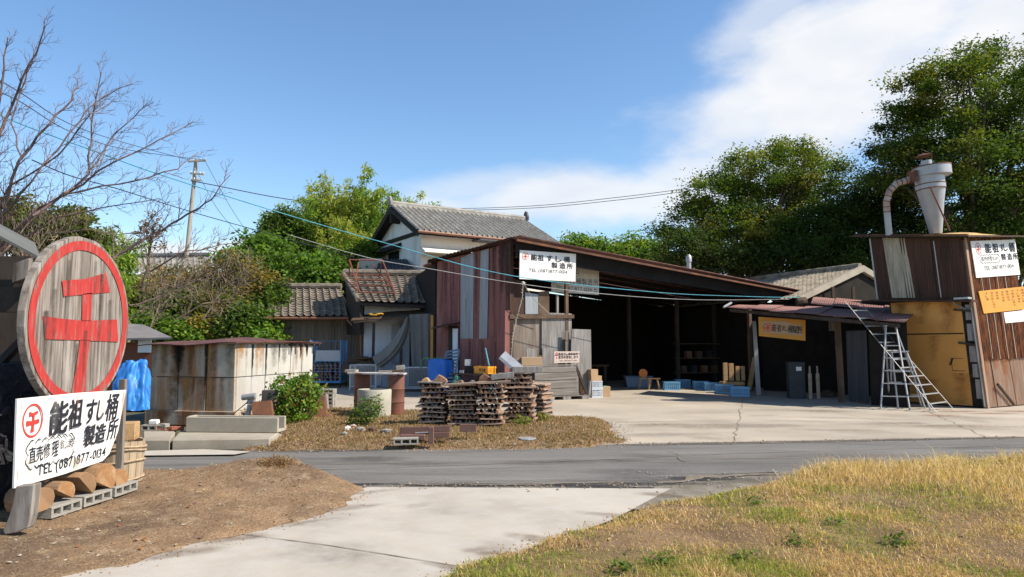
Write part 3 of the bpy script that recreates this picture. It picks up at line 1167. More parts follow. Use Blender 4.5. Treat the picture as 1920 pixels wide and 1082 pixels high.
def block_mesh(mat, holes=3, L=.39, D=.19, H=.10, name='cinder_block'):
    mb = MB()
    t = .022
    mb.box((0, 0, t / 2), (L, D, t))
    mb.box((0, 0, H - t / 2), (L, D, t))
    wl = [-L / 2 + .014] + [(-L / 2 + L * k / holes) for k in range(1, holes)] + [L / 2 - .014]
    for x in wl:
        mb.box((x, 0, H / 2), (.028, D - .002, H - 2 * t))
    return mb.build(name, mat, bevel=.003)


BLK = block_mesh(BLOCKM)
g0, g1 = verge.g(95, 976), verge.g(252, 922)
dirb = (g1 - g0).normalized()
ab = math.atan2(dirb.y, dirb.x)
nrow = 3
blab = ['nearest hollow block of the row under the split logs, by the driftwood post',
        'middle hollow block of the three under the split logs',
        'hollow block at the tub end of the row under the split logs']
for i in range(nrow):
    p = g0 + dirb * (.2 + i * .43) + V((-.085, 0, .012))
    o = BLK if i == 0 else dup(BLK, p, ab + rnd.uniform(-.03, .03))
    place(o, p, ab + rnd.uniform(-.04, .04))
    tag(o, blab[i], 'concrete block', 'hollow blocks under the logs')


def half_log(name, c, r, L, ang0, ang1, axis, mat_end, lab, flatn=10):
    """a split log lying on its side: its sawn end faces along axis"""
    axis = V(axis).normalized()
    side = V((-axis.y, axis.x, 0))
    up = V((0, 0, 1))
    pts = []
    for k in range(flatn + 1):
        a = ang0 + (ang1 - ang0) * k / flatn
        rr = r * (1 + .05 * math.sin(3 * a + c[0] * 9))
        pts.append(V(c) + side * (rr * math.cos(a)) + up * (rr * math.sin(a)))
    t = thing(name, lab, 'log', V(c) - up * .0, 'split logs on the block row')
    m1 = MB()
    m1.prism(pts, -axis * L)
    m1.build('log_body', BARK, t, bevel=.006)
    m2 = MB()
    q = [V(c) + (p - V(c)) * .985 + axis * .003 for p in pts]
    m2.add(q, [tuple(range(len(q)))])
    m2.build('sawn_end', mat_end, t, fix=False)
    return t


axd = V((dirb.y, -dirb.x, 0))
for px, r_, a0, a1, me_, lb in ((84, .115, -.9, math.pi + .9, END_D, 'dark brown round log at the near end, beside the driftwood post'),
                                (122, .12, -.5, math.pi * .86, END_O, 'bright orange cut log second in the row on the blocks'),
                                (160, .14, -.7, math.pi * .75, END_D, 'dark grey split log in the middle of the row'),
                                (196, .165, -.8, math.pi * .98, END_O, 'widest tan log, fourth in the row under the board'),
                                (226, .105, -.8, math.pi + .6, END_O, 'small reddish log at the far end beside the wooden tub')):
    c = PL(px, 940, g0 - axd * .03, axd)
    c.z = .115 + float(verge.z(g0.x, g0.y)) + r_ * .62
    half_log('split_log', c, r_, .30, a0, a1, axd, me_, lb)

# wooden tub with rope hoops, a squared block on top
tc_ = V((-4.50, 8.28, 0))
tc_.z = float(verge.z(tc_.x, tc_.y)) - .01
tub = thing('wooden_tub', 'pale stave tub bound with rope hoops, standing behind the far end of the logs', 'tub', tc_)
mb = MB()
ns = 18
for k in range(ns):
    a0, a1 = 2 * math.pi * (k + .03) / ns, 2 * math.pi * (k + .97) / ns
    h = .47 + rnd.uniform(-.012, .012)
    vs = []
    for r0, z in ((.235, 0), (.255, h)):
        for a in (a0, a1):
            vs.append(tc_ + V((r0 * math.cos(a), r0 * math.sin(a), z)))
        for a in (a1, a0):
            vs.append(tc_ + V(((r0 - .025) * math.cos(a), (r0 - .025) * math.sin(a), z)))
    mb.add(vs, [(0, 1, 2, 3), (7, 6, 5, 4), (0, 4, 5, 1), (1, 5, 6, 2), (2, 6, 7, 3), (3, 7, 4, 0)])
mb.lathe([(.21, .42), (.001, .42)], tc_, 18, cap=False)
TUBW = M('tub_wood', (.40, .31, .21), rough=.85, var=.2, scale=4, stretch=(4, 4, .3), col2=(.22, .16, .1), thr=.62, scale2=5, stretch2=(4, 4, .3), bump=.4)
mb.build('stave_wall', TUBW, tub)
ROPE = M('hoop_rope', (.42, .31, .2), rough=.95, var=.3, scale=20, bump=.6, bscale=60)
for z, wob in ((.06, .01), (.25, .012), (.37, .02), (.41, .012)):
    mb = MB()
    pts = []
    for k in range(33):
        a = 2 * math.pi * k / 32
        r0 = .237 + .02 * z / .47 + .008
        pts.append(tc_ + V((r0 * math.cos(a), r0 * math.sin(a), z + wob * math.sin(a * 2 + z * 9))))
    mb.tube(pts, .0125, 6, cap=False)
    mb.build('hoop', ROPE, tub, smooth=True)
mb = MB()
mb.box((tc_.x + .02, tc_.y + .0, tc_.z + .58), (.30, .22, .20), rz=.25)
o = mb.build('timber_block', TAN, bevel=.008)
tag(o, 'squared yellowish timber block resting on top of the rope bound tub', 'timber')

# ------------------------------------------------------------------ lean-to at the left edge with a heap of dark netting
shed = thing('lean_to_shed', 'dark shed with timber beam ends at the left edge, behind the round sign', 'shed', V((-5.6, 7.3, 0)))
SHEETG = M('grey_sheet', (.13, .135, .125), rough=.7, var=.15, scale=2, bump=.1)
mb = MB()
A, B = P(76, 488, 7.25), P(-40, 426, 7.25)
D, E = A + V((-.75, 1.0, .3)), B + V((-.75, 1.0, .3))
mb.prism([A, B, B + V((-1.5, 0, .8)), E + V((-1.5, 0, .8)), E, D], (0, 0, .03))
mb.build('roof', SHEETG, shed)
mb = MB()
mb.obox(P(22, 531, 7.2), V((.165, .0, .06)), V((0, .35, 0)), V((0, 0, .2)))
mb.build('beam_end', GREYW, shed, bevel=.006)
mb = MB()
mb.obox(P(40, 522, 7.6), V((.14, .0, .04)), V((0, .5, 0)), V((0, 0, .17)))
mb.build('beam_end', GREYB, shed, bevel=.006)
mb = MB()
mb.obox(P(-60, 585, 7.4), P(48, 585, 7.4) - P(-60, 585, 7.4), V((0, .12, 0)), V((0, 0, .26)))
mb.build('beam', DARKW, shed)
mb = MB()
mb.obox(P(-60, 545, 7.6), P(52, 545, 7.6) - P(-60, 545, 7.6), V((0, 1.6, 0)), V((0, 0, .12)))
mb.build('beam', DARKW, shed)
mb = MB()
mb.tube([P(-30, 712, 7.35), P(52, 628, 7.5)], .05, 4)
mb.build('brace', DARKW, shed)
mb = MB()
mb.box((-7.7, 9.4, 1.4), (2.6, .06, 2.8))
mb.build('back_wall', DARKW, shed)
mb = MB()
mb.box((-5.35, 7.9, 1.2), (.09, .09, 2.4))
mb.build('post', DARKW, shed)
NETM = M('dark_net', (.03, .03, .036), rough=.9, var=.5, scale=9, bump=.9, bscale=22, bdist=.05)
net = MB()
r = random.Random(3)
base = P(8, 900, 6.9)
for k in range(260):
    a = V((-5.9 + r.uniform(0, 1.12), 6.55 + r.uniform(0, .9), 0))
    a.z = r.uniform(.02, 1.45) * (1 - .25 * abs(a.x + 5.3))
    pts = [a]
    d = V((r.uniform(-1, 1), r.uniform(-1, 1), r.uniform(-1, .6)))
    for j in range(5):
        d = (d + V((r.uniform(-.8, .8), r.uniform(-.8, .8), r.uniform(-.9, .6)))).normalized()
        q = pts[-1] + d * .12
        q.x = min(q.x, -4.72)
        q.z = max(q.z, .02)
        pts.append(q)
    net.tube(pts, .014, 4)
mbn = MB()
mbn.prism([V((-6.3, 6.7, 0)), V((-4.85, 6.6, 0)), V((-4.85, 6.7, 1.0)), V((-5.1, 6.8, 1.42)), V((-6.3, 6.8, 1.5))], (0, 1.0, 0))
t = thing('net_heap', 'heap of dark tangled netting and cords left of the white board', 'net heap', V((-5.4, 7, 0)))
net.build('cord_tangle', NETM, t, fix=False)
mbn.build('heap_body', NETM, t)

# ------------------------------------------------------------------ soot stained concrete box with rusty lid
KW = M('stained_panel', (.47, .43, .36), var=.14, scale=2, col2=(.36, .155, .04), thr=.53, soft=.1, scale2=2.3, stretch2=(.95, .95, .10), col3=(.10, .08, .065), thr3=.61, scale3=1.6, stretch3=(1.2, 1.2, .16), bump=.15, bscale=30, fine=.12)
KS = M('side_panel', (.50, .48, .43), var=.1, scale=2, col2=(.34, .20, .09), thr=.66, soft=.1, scale2=2.0, stretch2=(2.6, 2.6, .14), col3=(.09, .08, .07), thr3=.68, scale3=1.7, stretch3=(3, 3, .13), bump=.15, bscale=30, fine=.12)
KSL = M('lower_side_panel', (.50, .48, .44), var=.08, scale=2, col2=(.38, .33, .26), thr=.64, scale2=2.0, stretch2=(2, 2, .2), bump=.15, bscale=30, fine=.1)
KJ = M('sooty_joint', (.035, .03, .027), var=.3)
k0 = G(437, 799)
kl = G(278, 795)
u = (kl - k0)
u.z = 0
kw_ = u.length
u.normalize()
vv = V((-u.y, u.x, 0))
if vv.y < 0:
    vv = -vv
kd = 3.35
kz = .29
kiln = thing('concrete_box', 'rust streaked concrete panel box with a rusty sheet lid, left of the round bush', 'concrete box', k0)
mb = MB()
mb.obox(k0 - u * .06 - vv * .05, u * (kw_ + .12), vv * (kd + .1), V((0, 0, kz)))
mb.build('footing', KW, kiln, bevel=.01)
ph = .68
cols = 3
for row in range(2):
    for i in range(cols):
        w0 = kw_ / cols
        mb = MB()
        mb.obox(k0 + u * (i * w0 + .008) + V((0, 0, kz + .003 + row * (ph + .008))) + vv * rnd.uniform(0, .015), u * (w0 - .026), vv * .08, V((0, 0, ph - .006)))
        mb.build('front_panel', KW, kiln, bevel=.006)
    for i in range(6):
        w0 = (kd - .1) / 6
        mb = MB()
        off = rnd.uniform(0, .014)
        mb.obox(k0 + vv * (.09 + i * w0) + u * (.0 + off) + V((0, 0, kz + .003 + row * (ph + .008))), u * .08, vv * (w0 - .022), V((0, 0, ph - .006)))
        mb.build('side_panel', KS if row else KSL, kiln, bevel=.006)
mb = MB()
mb.obox(k0 + u * .1 + vv * .12 + V((0, 0, kz)), u * (kw_ - .15), vv * (kd - .2), V((0, 0, 2 * ph - .02)))
mb.build('dark_core', KJ, kiln)
mb = MB()
zt = kz + 2 * ph + .03
us = [i / 10 for i in range(11)]
A_ = k0 - u * .12 - vv * .16 + V((0, 0, zt))
mb.quadgrid(A_ + u * (kw_ + .34), A_, A_ + vv * (kd + .35), A_ + u * (kw_ + .34) + vv * (kd + .35), us, us, lambda a, b: .13 * math.sin(math.pi * b) ** .7 * (.4 + .6 * math.sin(math.pi * a)) + .02 * math.sin(a * 9 + b * 5) - .05 * (1 - b) * (1 - a))
LIDM = M('rusty_lid', (.13, .05, .04), rough=.6, var=.3, scale=2, col2=(.045, .03, .028), thr=.56, scale2=1.6, col3=(.22, .11, .06), thr3=.62, scale3=3, bump=.2)
o = mb.build('lid', LIDM, kiln)
o.modifiers.new('th', 'SOLIDIFY').thickness = .02
mb = MB()
for i in range(5):
    s0 = k0 + vv * (kd - .1 - i * .28) - u * .2 + V((0, 0, zt - .06))
    mb.obox(s0, u * .9, vv * (.05 + .02 * (i % 2)), V((0, 0, .045)))
mb.build('lid_batten', KJ, kiln)
# rust and soot that ran down the panels
zk = kz + 2 * ph + .004
RST, ORS, SOT = (.22, .085, .022), (.42, .20, .05), (.012, .011, .01)
fx = kw_ / 1.94
for n_, (x, z, wd, hh, c_, al) in enumerate(((.12, zk, .16, .66, (.20, .17, .12), .8), (1.86, zk, .12, .66, (.24, .2, .13), .6), (.60, zk, .13, 1.36, ORS, .9), (.47, zk, .10, 1.3, RST, .7), (1.02, zk, .12, .62, RST, .9), (.85, zk, .1, .5, (.5, .47, .4), .5),
                                              (1.10, kz + ph, .14, .66, ORS, .9), (.93, kz + ph, .06, .55, RST, .7), (.72, kz + ph, .2, .7, RST, .55), (1.33, zk, .2, 1.36, RST, 1.0), (1.46, kz + ph, .14, .68, ORS, .6), (1.62, zk, .16, .6, (.2, .13, .07), .8), (.28, kz + ph, .09, .6, RST, .5), (.1, kz + ph, .08, .5, ORS, .4))):
    run_stain(kiln, k0 + u * x * fx + V((0, 0, z)) - vv * .004, -u, (0, 0, 1), wd, hh, c_, al, n_, bot=.45)
for n_, (x, wd, hh) in enumerate(((1.29, .16, .62), (.65, .05, 1.36), (1.29, .05, .9))):
    run_stain(kiln, k0 + u * x * fx + V((0, 0, zk)) - vv * .0055, -u, (0, 0, 1), wd, hh, SOT, 1.6, n_ + 40, 'soot_stain')
for n_, (x0, wd) in enumerate(((.25, .25), (1.0, .35), (1.6, .3))):
    run_stain(kiln, k0 + u * x0 * fx + V((0, 0, kz - .005)) - vv * .056, -u, (0, 0, 1), wd, .27, RST, .8, n_ + 50, bot=.6)
for n_, (y, z, wd, hh, c_, al) in enumerate(((.07, zk, .06, .66, ORS, .8), (.22, zk, .14, .3, ORS, 1.0), (.40, zk, .07, .66, RST, .4), (.8, zk, .10, .66, ORS, .7), (.95, zk, .12, .5, ORS, .7), (1.05, zk, .05, .66, RST, .6), (1.5, zk, .2, .5, (.16, .14, .12), .7), (1.95, zk, .18, .45, (.13, .12, .1), .8), (2.5, zk, .12, .6, RST, .6), (2.8, zk, .1, .4, ORS, .6), (.05, kz + ph, .05, .66, ORS, .4))):
    run_stain(kiln, k0 - u * .004 + vv * y + V((0, 0, z)), vv, (0, 0, 1), wd, hh, c_, al, n_ + 60, bot=.25)
for n_, (y, wd, hh) in enumerate(((.63, .05, .72), (1.17, .05, .72), (1.72, .04, .4), (2.25, .07, .25), (2.7, .06, .35), (3.0, .08, .3))):
    run_stain(kiln, k0 - u * .0055 + vv * y + V((0, 0, zk)), vv, (0, 0, 1), wd, hh, SOT, 1.7, n_ + 80, 'soot_stain', bot=.2)

# small shed with blue tarpaulin, far left
hut = thing('small_hut', 'little brown boarded hut with a grey roof, left of the stained concrete box', 'hut', G(270, 742))
Yh = 19.8
mb = MB()
a, b = P(150, 650, Yh), P(292, 650, Yh - .3)
a.z = b.z = 0
REDBRN = M('brown_boards', (.22, .085, .05), rough=.85, var=.3, scale=4, stretch=(4, 4, .3), col2=(.12, .05, .035), thr=.6, scale2=4, bump=.3)
zt_ = 1.72
mb.obox(a, b - a, V((0, 2.2, 0)), V((0, 0, zt_)))
mb.build('wall', REDBRN, hut)
mb = MB()
e0, e1 = P(140, 640, Yh - .5), P(322, 636, Yh - .9)
r0, r1 = P(150, 603, Yh + 1.6), P(270, 612, Yh + 1.2)
mb.prism([e0, e1, r1, r0], (0, 0, .05))
HUTR = M('hut_roof', (.20, .185, .18), rough=.7, var=.15, scale=2, bump=.15)
mb.build('roof', HUTR, hut)
mb = MB()
mb.obox(P(258, 661, Yh - .42), P(282, 661, Yh - .5) - P(258, 661, Yh - .42), V((0, .05, 0)), V((0, 0, .36)))
mb.build('white_panel', PAINTW, hut)

TARP = M('blue_tarp', (.03, .20, .62), rough=.45, var=.2, scale=3, col2=(.05, .33, .8), thr=.62, scale2=4, bump=.1, spec=.5)


def tarp_heap(name, c, w, d, h, label, seed=1, n=44, fold=.05, mat=TARP):
    mb = MB()
    vs, fs = [], []
    for j in range(n + 1):
        for i in range(n + 1):
            x, y = i / n * 2 - 1, j / n * 2 - 1
            rr = max(abs(x), abs(y)) * .55 + math.hypot(x, y) * .45
            z = h * max(0, 1 - max(0, rr - .35) ** 1.5 * 1.9)
            p = V((c[0] + x * w / 2, c[1] + y * d / 2, c[2] + z))
            k = abs(noise.noise(V((x * 1.1 + y * .5 + seed, y * 1.3 - z * .8, seed)) * 1.6)) + .6 * abs(noise.noise(V((x * 2.6, y * 2.6 + z, seed * 2.0)) * 1.5))
            nrm = V((x * .9, y * .9, .35))
            p += nrm.normalized() * (fold * 3.2 * (k - .35))
            p.z = max(p.z, c[2])
            vs.append(p)
    m_ = n + 1
    for j in range(n):
        for i in range(n):
            fs.append((j * m_ + i, j * m_ + i + 1, (j + 1) * m_ + i + 1, (j + 1) * m_ + i))
    mb.add(vs, fs)
    o = mb.build(name, mat, smooth='all')
    return tag(o, label, 'tarpaulin')


c = P(262, 752, 18.35)
tarp_heap('tarp_heap', (c.x - .12, c.y, 0), .95, .9, 1.2, 'crumpled bright blue tarpaulin over a heap in front of the brown hut', seed=4, fold=.08)

# kerb slabs, channel, block with rubble
mb = MB()
q = [G(*p) for p in ((322, 846), (505, 843), (528, 826), (338, 826))]
mb.prism([V((p.x, p.y, 0)) for p in q], (0, 0, .17))
tag(mb.build('concrete_slab', CONC, bevel=.012), 'long low concrete slab lying under the channel at the roadside', 'slab')
mb = MB()
q = [G(*p) for p in ((268, 846), (318, 846), (330, 826), (268, 824))]
mb.prism([V((p.x, p.y, 0)) for p in q], (0, 0, .17))
tag(mb.build('concrete_slab', CONC, bevel=.012), 'short concrete slab beside the long one, under the rubble', 'slab')
a = G(347, 830)
b = G(520, 832)
a.z = b.z = .175
dd = (b - a).normalized()
nn = V((-dd.y, dd.x, 0))
L = (b - a).length
mb = MB()
mb.obox(a, dd * L, nn * .05, V((0, 0, .25)))
mb.obox(a + nn * .052, dd * L, nn * .24, V((0, 0, .05)))
mb.obox(a + nn * .294, dd * L, nn * .05, V((0, 0, .25)))
mb.obox(a + nn * .05 - dd * .004, dd * .05, nn * .244, V((0, 0, .26)))
tag(mb.build('drain_channel', CONC, bevel=.01), 'long pale concrete U-shaped channel lying on the slab by the road', 'channel')
BRICK = M('brick', (.30, .11, .07), rough=.9, var=.3, scale=6, bump=.4)
pb = V((G(284, 827).x, G(284, 827).y, .172))
o = dup(BLK, pb + V((.02, .05, 0)), .02)
tag(o, 'hollow block under rubble beside the channel end', 'concrete block')
r = random.Random(9)
for k, (px, py, lab, m_) in enumerate(((297, 815, 'red brick lying flat in the rubble by the channel', BRICK), (312, 817, 'broken red brick half leaning in the rubble by the channel', BRICK), (328, 820, 'red brick touching the end of the channel', BRICK),
                                     (280, 806, 'white stone lump on top of the rubble block', PAINTW), (303, 808, 'pale broken stone on the rubble behind the bricks', BLOCKM))):
    p = G(px, 828)
    p = V((p.x, p.y + .08 + .06 * (k % 2), .175 + (.105 if k == 3 else .05 if k == 4 else 0)))
    mb = MB()
    mb.box((p.x, p.y, p.z + .035), (.2 if m_ is BRICK else .15, .1, .07), rz=r.uniform(-.5, .5), rx=r.uniform(-.15, .15) if k else 0)
    tag(mb.build('brick' if m_ is BRICK else 'stone', m_, bevel=.012), lab, 'brick' if m_ is BRICK else 'stone')
# ------------------------------------------------------------------ buildings: shared materials
TILE = M('roof_tile', (.20, .165, .128), rough=.75, var=.3, scale=2.5, col2=(.13, .11, .088), thr=.58, scale2=1.2, col3=(.29, .25, .20), thr3=.6, scale3=5, bump=.25, bscale=30)
TILEN = M('pale_roof_tile', (.33, .315, .285), rough=.75, var=.22, scale=3, col2=(.22, .205, .18), thr=.58, scale2=1.3, bump=.15)
TILED = M('dark_roof', (.085, .09, .10), rough=.6, var=.2, scale=4, bump=.2)
PLAST = M('white_plaster', (.84, .83, .80), rough=.9, var=.06, scale=2, col2=(.5, .5, .5), thr=.62, soft=.16, scale2=1.3, stretch2=(2.4, 2.4, .14), bump=.1)
CREAM = M('cream_plaster', (.84, .76, .67), rough=.9, var=.06, scale=2, col2=(.70, .62, .54), thr=.66, scale2=1.0, bump=.1)
PALEB = M('pale_blue_wall', (.70, .75, .83), rough=.85, var=.06, scale=2, col2=(.5, .53, .6), thr=.64, scale2=1.4, stretch2=(1, 1, .3), bump=.1)
GUT = M('copper_gutter', (.22, .10, .06), rough=.5, var=.2, scale=4)
DEEP = M('shade_dark_timber', (.016, .013, .011), rough=.95, var=.4, bump=.3)  # near-black colour carries the shade inside the open sheds
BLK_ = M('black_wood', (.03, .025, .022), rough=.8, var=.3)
GLASS = M('dark_glass', (.02, .025, .03), rough=.1, var=.1, bump=0, spec=.6)
CORRG = M('grey_brown_sheet', (.19, .165, .14), rough=.8, var=.2, scale=3, stretch=(2, 2, .2), bump=.2)
PINK = M('faded_red_sheet', (.25, .11, .098), rough=.75, var=.16, scale=2.5, stretch=(2, 2, .2), col2=(.12, .045, .04), thr=.58, soft=.08, scale2=2.2, stretch2=(2.6, 2.6, .12), col3=(.32, .165, .145), thr3=.62, scale3=1.2, stretch3=(1, 1, .4), bump=.15)
TRANSL = M('grey_plastic_sheet', (.30, .33, .36), rough=.6, var=.14, scale=3, stretch=(2, 2, .3), col2=(.2, .2, .2), thr=.62, scale2=2, stretch2=(2, 2, .2), bump=.1)
RUSTW = M('rusty_sheet', (.055, .024, .017), rough=.65, var=.4, scale=3, stretch=(3, 3, .2), col2=(.33, .105, .03), thr=.5, soft=.09, scale2=5, stretch2=(7, 7, .55), col3=(.30, .17, .09), thr3=.67, scale3=3, stretch3=(6, 6, .2), bump=.3)
RUSTL = M('rusty_pale_sheet', (.30, .20, .14), rough=.75, var=.25, scale=3, stretch=(3, 3, .2), col2=(.30, .12, .05), thr=.56, scale2=2, stretch2=(3, 3, .35), col3=(.36, .29, .23), thr3=.6, scale3=3, stretch3=(6, 6, .2), bump=.25)
RUSTD = M('dark_rusty_sheet', (.05, .026, .018), rough=.75, var=.35, scale=3, stretch=(3, 3, .2), col2=(.10, .045, .025), thr=.58, scale2=3, stretch2=(4, 4, .2), bump=.25)
ROOFR = M('red_brown_roof', (.26, .12, .10), rough=.65, var=.3, scale=2, stretch=(.5, 3, 1), col2=(.12, .06, .05), thr=.56, scale2=2, col3=(.36, .24, .22), thr3=.6, scale3=2.4, bump=.2)
OCHRE = M('ochre_board', (.66, .32, .085), rough=.75, var=.08, scale=1.2, col2=(.60, .28, .075), thr=.6, scale2=1.4, stretch2=(1, 1, .3), bump=.05)
PALESH = M('pale_plastic_sheet', (.40, .36, .27), rough=.75, var=.2, scale=4, stretch=(3, 3, .4), col2=(.24, .2, .15), thr=.6, scale2=3, stretch2=(3, 3, .4), bump=.2)
GALV = M('galvanised', (.38, .385, .40), rough=.45, var=.1, scale=3, col2=(.36, .35, .35), thr=.64, scale2=2, metal=.35, bump=.05)
ALU = M('aluminium', (.42, .42, .42), rough=.45, var=.08, metal=.5, bump=.05)


# ------------------------------------------------------------------ white two storey house
H0 = P(783, 432, 34.0)           # near eave corner
hl = P(686, 465, 40.0)
gv = V((hl.x - H0.x, hl.y - H0.y, 0))
GW = gv.length
gd = gv.normalized()
ld = V((-gd.y, gd.x, 0))
if ld.x < 0:
    ld = -ld
HZ = H0.z
RZ = 9.05
house = thing('white_house', 'white two storey house with grey tiled gable roof, behind the red shed', 'house', (H0 + gv / 2).to_2d().to_3d())
LEN = 8.6


def HP(g, l, z):
    return V((H0.x, H0.y, 0)) + gd * g + ld * l + V((0, 0, z))


ov = .75
mb = MB()
mb.prism([HP(ov, .55, 0), HP(GW - ov, .55, 0), HP(GW - ov, .55, HZ + .2), HP(GW / 2, .55, RZ - .25), HP(ov, .55, HZ + .2)], ld * .2)
mb.build('gable_wall', PLAST, house)
mb = MB()
mb.obox(HP(ov - .004, .53, 0), ld * (LEN - 1.2), gd * .2, V((0, 0, HZ + .25)))
mb.obox(HP(GW - ov - .2, .76, 0), ld * (LEN - 1.2), gd * .2, V((0, 0, HZ + .25)))
mb.build('long_wall', CREAM, house)
mb = MB()
mb.tiles(HP(0, 0, HZ), HP(0, LEN, HZ), HP(GW / 2, LEN, RZ), HP(GW / 2, 0, RZ), pitch=.30, course=.26, amp=.06, step=.035)
mb.tiles(HP(GW, LEN, HZ), HP(GW, 0, HZ), HP(GW / 2, 0, RZ), HP(GW / 2, LEN, RZ), pitch=.30, course=.26)
mb.build('tiled_roof', TILEN, house, smooth=True, fix=False)
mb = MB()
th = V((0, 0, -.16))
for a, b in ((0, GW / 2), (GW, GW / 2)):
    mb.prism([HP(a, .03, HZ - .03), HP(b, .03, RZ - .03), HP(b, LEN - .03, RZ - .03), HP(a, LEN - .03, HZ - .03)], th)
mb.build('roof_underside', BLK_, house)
mb = MB()
rt = [HP(GW / 2, -.05 + LEN * i / 30, RZ + .13 + .012 * (i % 2)) for i in range(31)]
mb.tube(rt, .13, 8)
mb.obox(HP(GW / 2 - .13, -.02, RZ - .1), ld * LEN, gd * .26, V((0, 0, .2)))
mb.build('ridge', TILEN, house)
for l_, s_ in ((-.08, 1), (LEN - .1, 1.1)):
    mb = MB()
    q = [(-.2, 0), (.2, 0), (.22, .2), (.12, .42), (.05, .5), (-.05, .5), (-.12, .42), (-.22, .2)]
    mb.prism([HP(GW / 2 + x * s_, l_, RZ - .02 + y * s_) for x, y in q], ld * .14)
    mb.build('ridge_ornament', TILEN if l_ < 1 else TILED, house, bevel=.02)
mb = MB()
for a in (0, GW):
    mb.prism([HP(a, .0, HZ - .12), HP(GW / 2, .0, RZ - .12), HP(GW / 2, .0, RZ - .36), HP(a + (.0 if a == 0 else 0), .0, HZ - .3)], ld * .06)
mb.build('bargeboard', BLK_, house)
mb = MB()
mb.obox(HP(.3, .48, HZ - .02), gd * (GW - .6), ld * .068, V((0, 0, .2)))
mb.obox(HP(GW / 2 - .1, .02, RZ - .95), gd * .2, ld * .5, V((0, 0, .6)))
mb.build('gable_beam', BLK_, house)
mb = MB()
mb.tube([HP(-.06, 0, HZ - .05), HP(-.06, LEN, HZ - .08)], .07, 8)
mb.build('gutter', GUT, house)
# window in the gable wall under its little hood
wn = MB()
p = PL(739, 488, HP(0, .55, 0), ld)
g0_ = (p - HP(0, 0, 0)).dot(gd)
zc = p.z
fr = MB()
fr.obox(HP(g0_ - .72, .49, zc - .4), gd * 1.44, ld * .05, V((0, 0, .06)))
fr.obox(HP(g0_ - .72, .49, zc + .38), gd * 1.44, ld * .05, V((0, 0, .06)))
for a in (-.72, -.02, .67):
    fr.obox(HP(g0_ + a, .492, zc - .336), gd * .05, ld * .05, V((0, 0, .714)))
fo = fr.build('window', BLK_, house)
wn.obox(HP(g0_ - .68, .51, zc - .35), gd * 1.36, ld * .03, V((0, 0, .74)))
wn.build('pane', GLASS, fo)
mb = MB()
mb.prism([HP(g0_ - 1.0, .54, zc + .85), HP(g0_ - 1.0, -.05, zc + .5), HP(g0_ - 1.0, .0, zc + .42), HP(g0_ - 1.0, .54, zc + .55)], gd * 2.6)
mb.build('window_hood', BLK_, house)
# lower roofs and window on the long side
mb = MB()
zb = HZ - .95
mb.prism([HP(ov + .0, .5, zb + .3), HP(ov - .95, .3, zb - .02), HP(ov - .95, .3, zb - .09), HP(ov + .0, .5, zb - .05)], ld * 7)
mb.build('eave_canopy', CREAM, house)
mb = MB()
mb.obox(HP(ov - .07, .9, zb - 2.6), ld * 1.6, gd * .065, V((0, 0, 2.2)))
fo = mb.build('window', BLK_, house)
mb = MB()
mb.obox(HP(ov - .09, 1.0, zb - 2.5), ld * 1.4, gd * .018, V((0, 0, 2.0)))
mb.build('pane', GLASS, fo)
mb = MB()
mb.obox(HP(ov - .9, 3.4, zb + .75), ld * 3.5, gd * .9, V((0, 0, .06)))
mb.build('sheet_awning', TILED, house)
# attached lower dark roof at the left of the gable wall
mb = MB()
a = P(722, 514, 38.0)
mb.tiles(P(700, 522, 33.5), P(792, 526, 32.6), P(762, 486, 36.3), P(712, 486, 38.0), pitch=.3)
mb.build('side_roof', TILED, house, smooth=True, fix=False)
mb = MB()
mb.obox(P(672, 522, 37), P(716, 522, 36.8) - P(672, 522, 37), V((0, 1.2, 0)), V((0, 0, 1.05)))
o = mb.build('block_wall', M('pale_blockwork', (.42, .40, .36), var=.2, scale=6, bump=.5), None)
tag(o, 'short run of pale blockwork above the low tiled roofs, left of the white house', 'wall')
# television antenna on a pole behind the roof
mb = MB()
a = P(718, 405, 44)
mb.tube([V((a.x, a.y, 5)), P(718, 360, 44)], .03, 6)
mb.tube([P(702, 361, 44), P(732, 364, 44)], .02, 5)
for k in range(7):
    q = P(704 + k * 4.3, 361.2 + k * .4, 44)
    mb.tube([q + V((0, -.35, 0)), q + V((0, .35, .0))], .012, 4)
tag(mb.build('antenna', GALV), 'thin television antenna on a pole standing behind the white house gable', 'antenna')

# ------------------------------------------------------------------ the two low tiled roof buildings
lowa = thing('low_tiled_house', 'low brown building with a weathered brown tiled roof, left of the pale blue wall', 'house', G(580, 722).to_2d().to_3d())
EA, EB = P(498, 594, 29.6), P(652, 593, 29.6)
RA, RB = P(505, 541, 32.4), P(640, 541, 32.4)
mb = MB()
mb.tiles(EA, EB, RB, RA, pitch=.30, course=.27, amp=.045, step=.04)
mb.build('tiled_roof', TILE, lowa, smooth=True, fix=False)
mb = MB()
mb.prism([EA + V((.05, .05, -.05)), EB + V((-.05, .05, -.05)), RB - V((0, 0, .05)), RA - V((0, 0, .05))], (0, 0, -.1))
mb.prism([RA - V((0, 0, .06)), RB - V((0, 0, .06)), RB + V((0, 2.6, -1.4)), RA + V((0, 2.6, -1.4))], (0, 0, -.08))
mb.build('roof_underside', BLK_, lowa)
mb = MB()
mb.tube([RA.lerp(RB, i / 16) + V((0, 0, .1 + .012 * (i % 2))) for i in range(17)], .14, 8)
mb.build('ridge', TILE, lowa)
mb = MB()
mb.tube([EA + V((-.05, -.05, -.07)), EB + V((.05, -.05, -.08))], .06, 8)
mb.build('gutter', GUT, lowa)
mb = MB()
W0, W1 = P(521, 650, 30.3), P(688, 650, 31.5)
W0.z = W1.z = 0
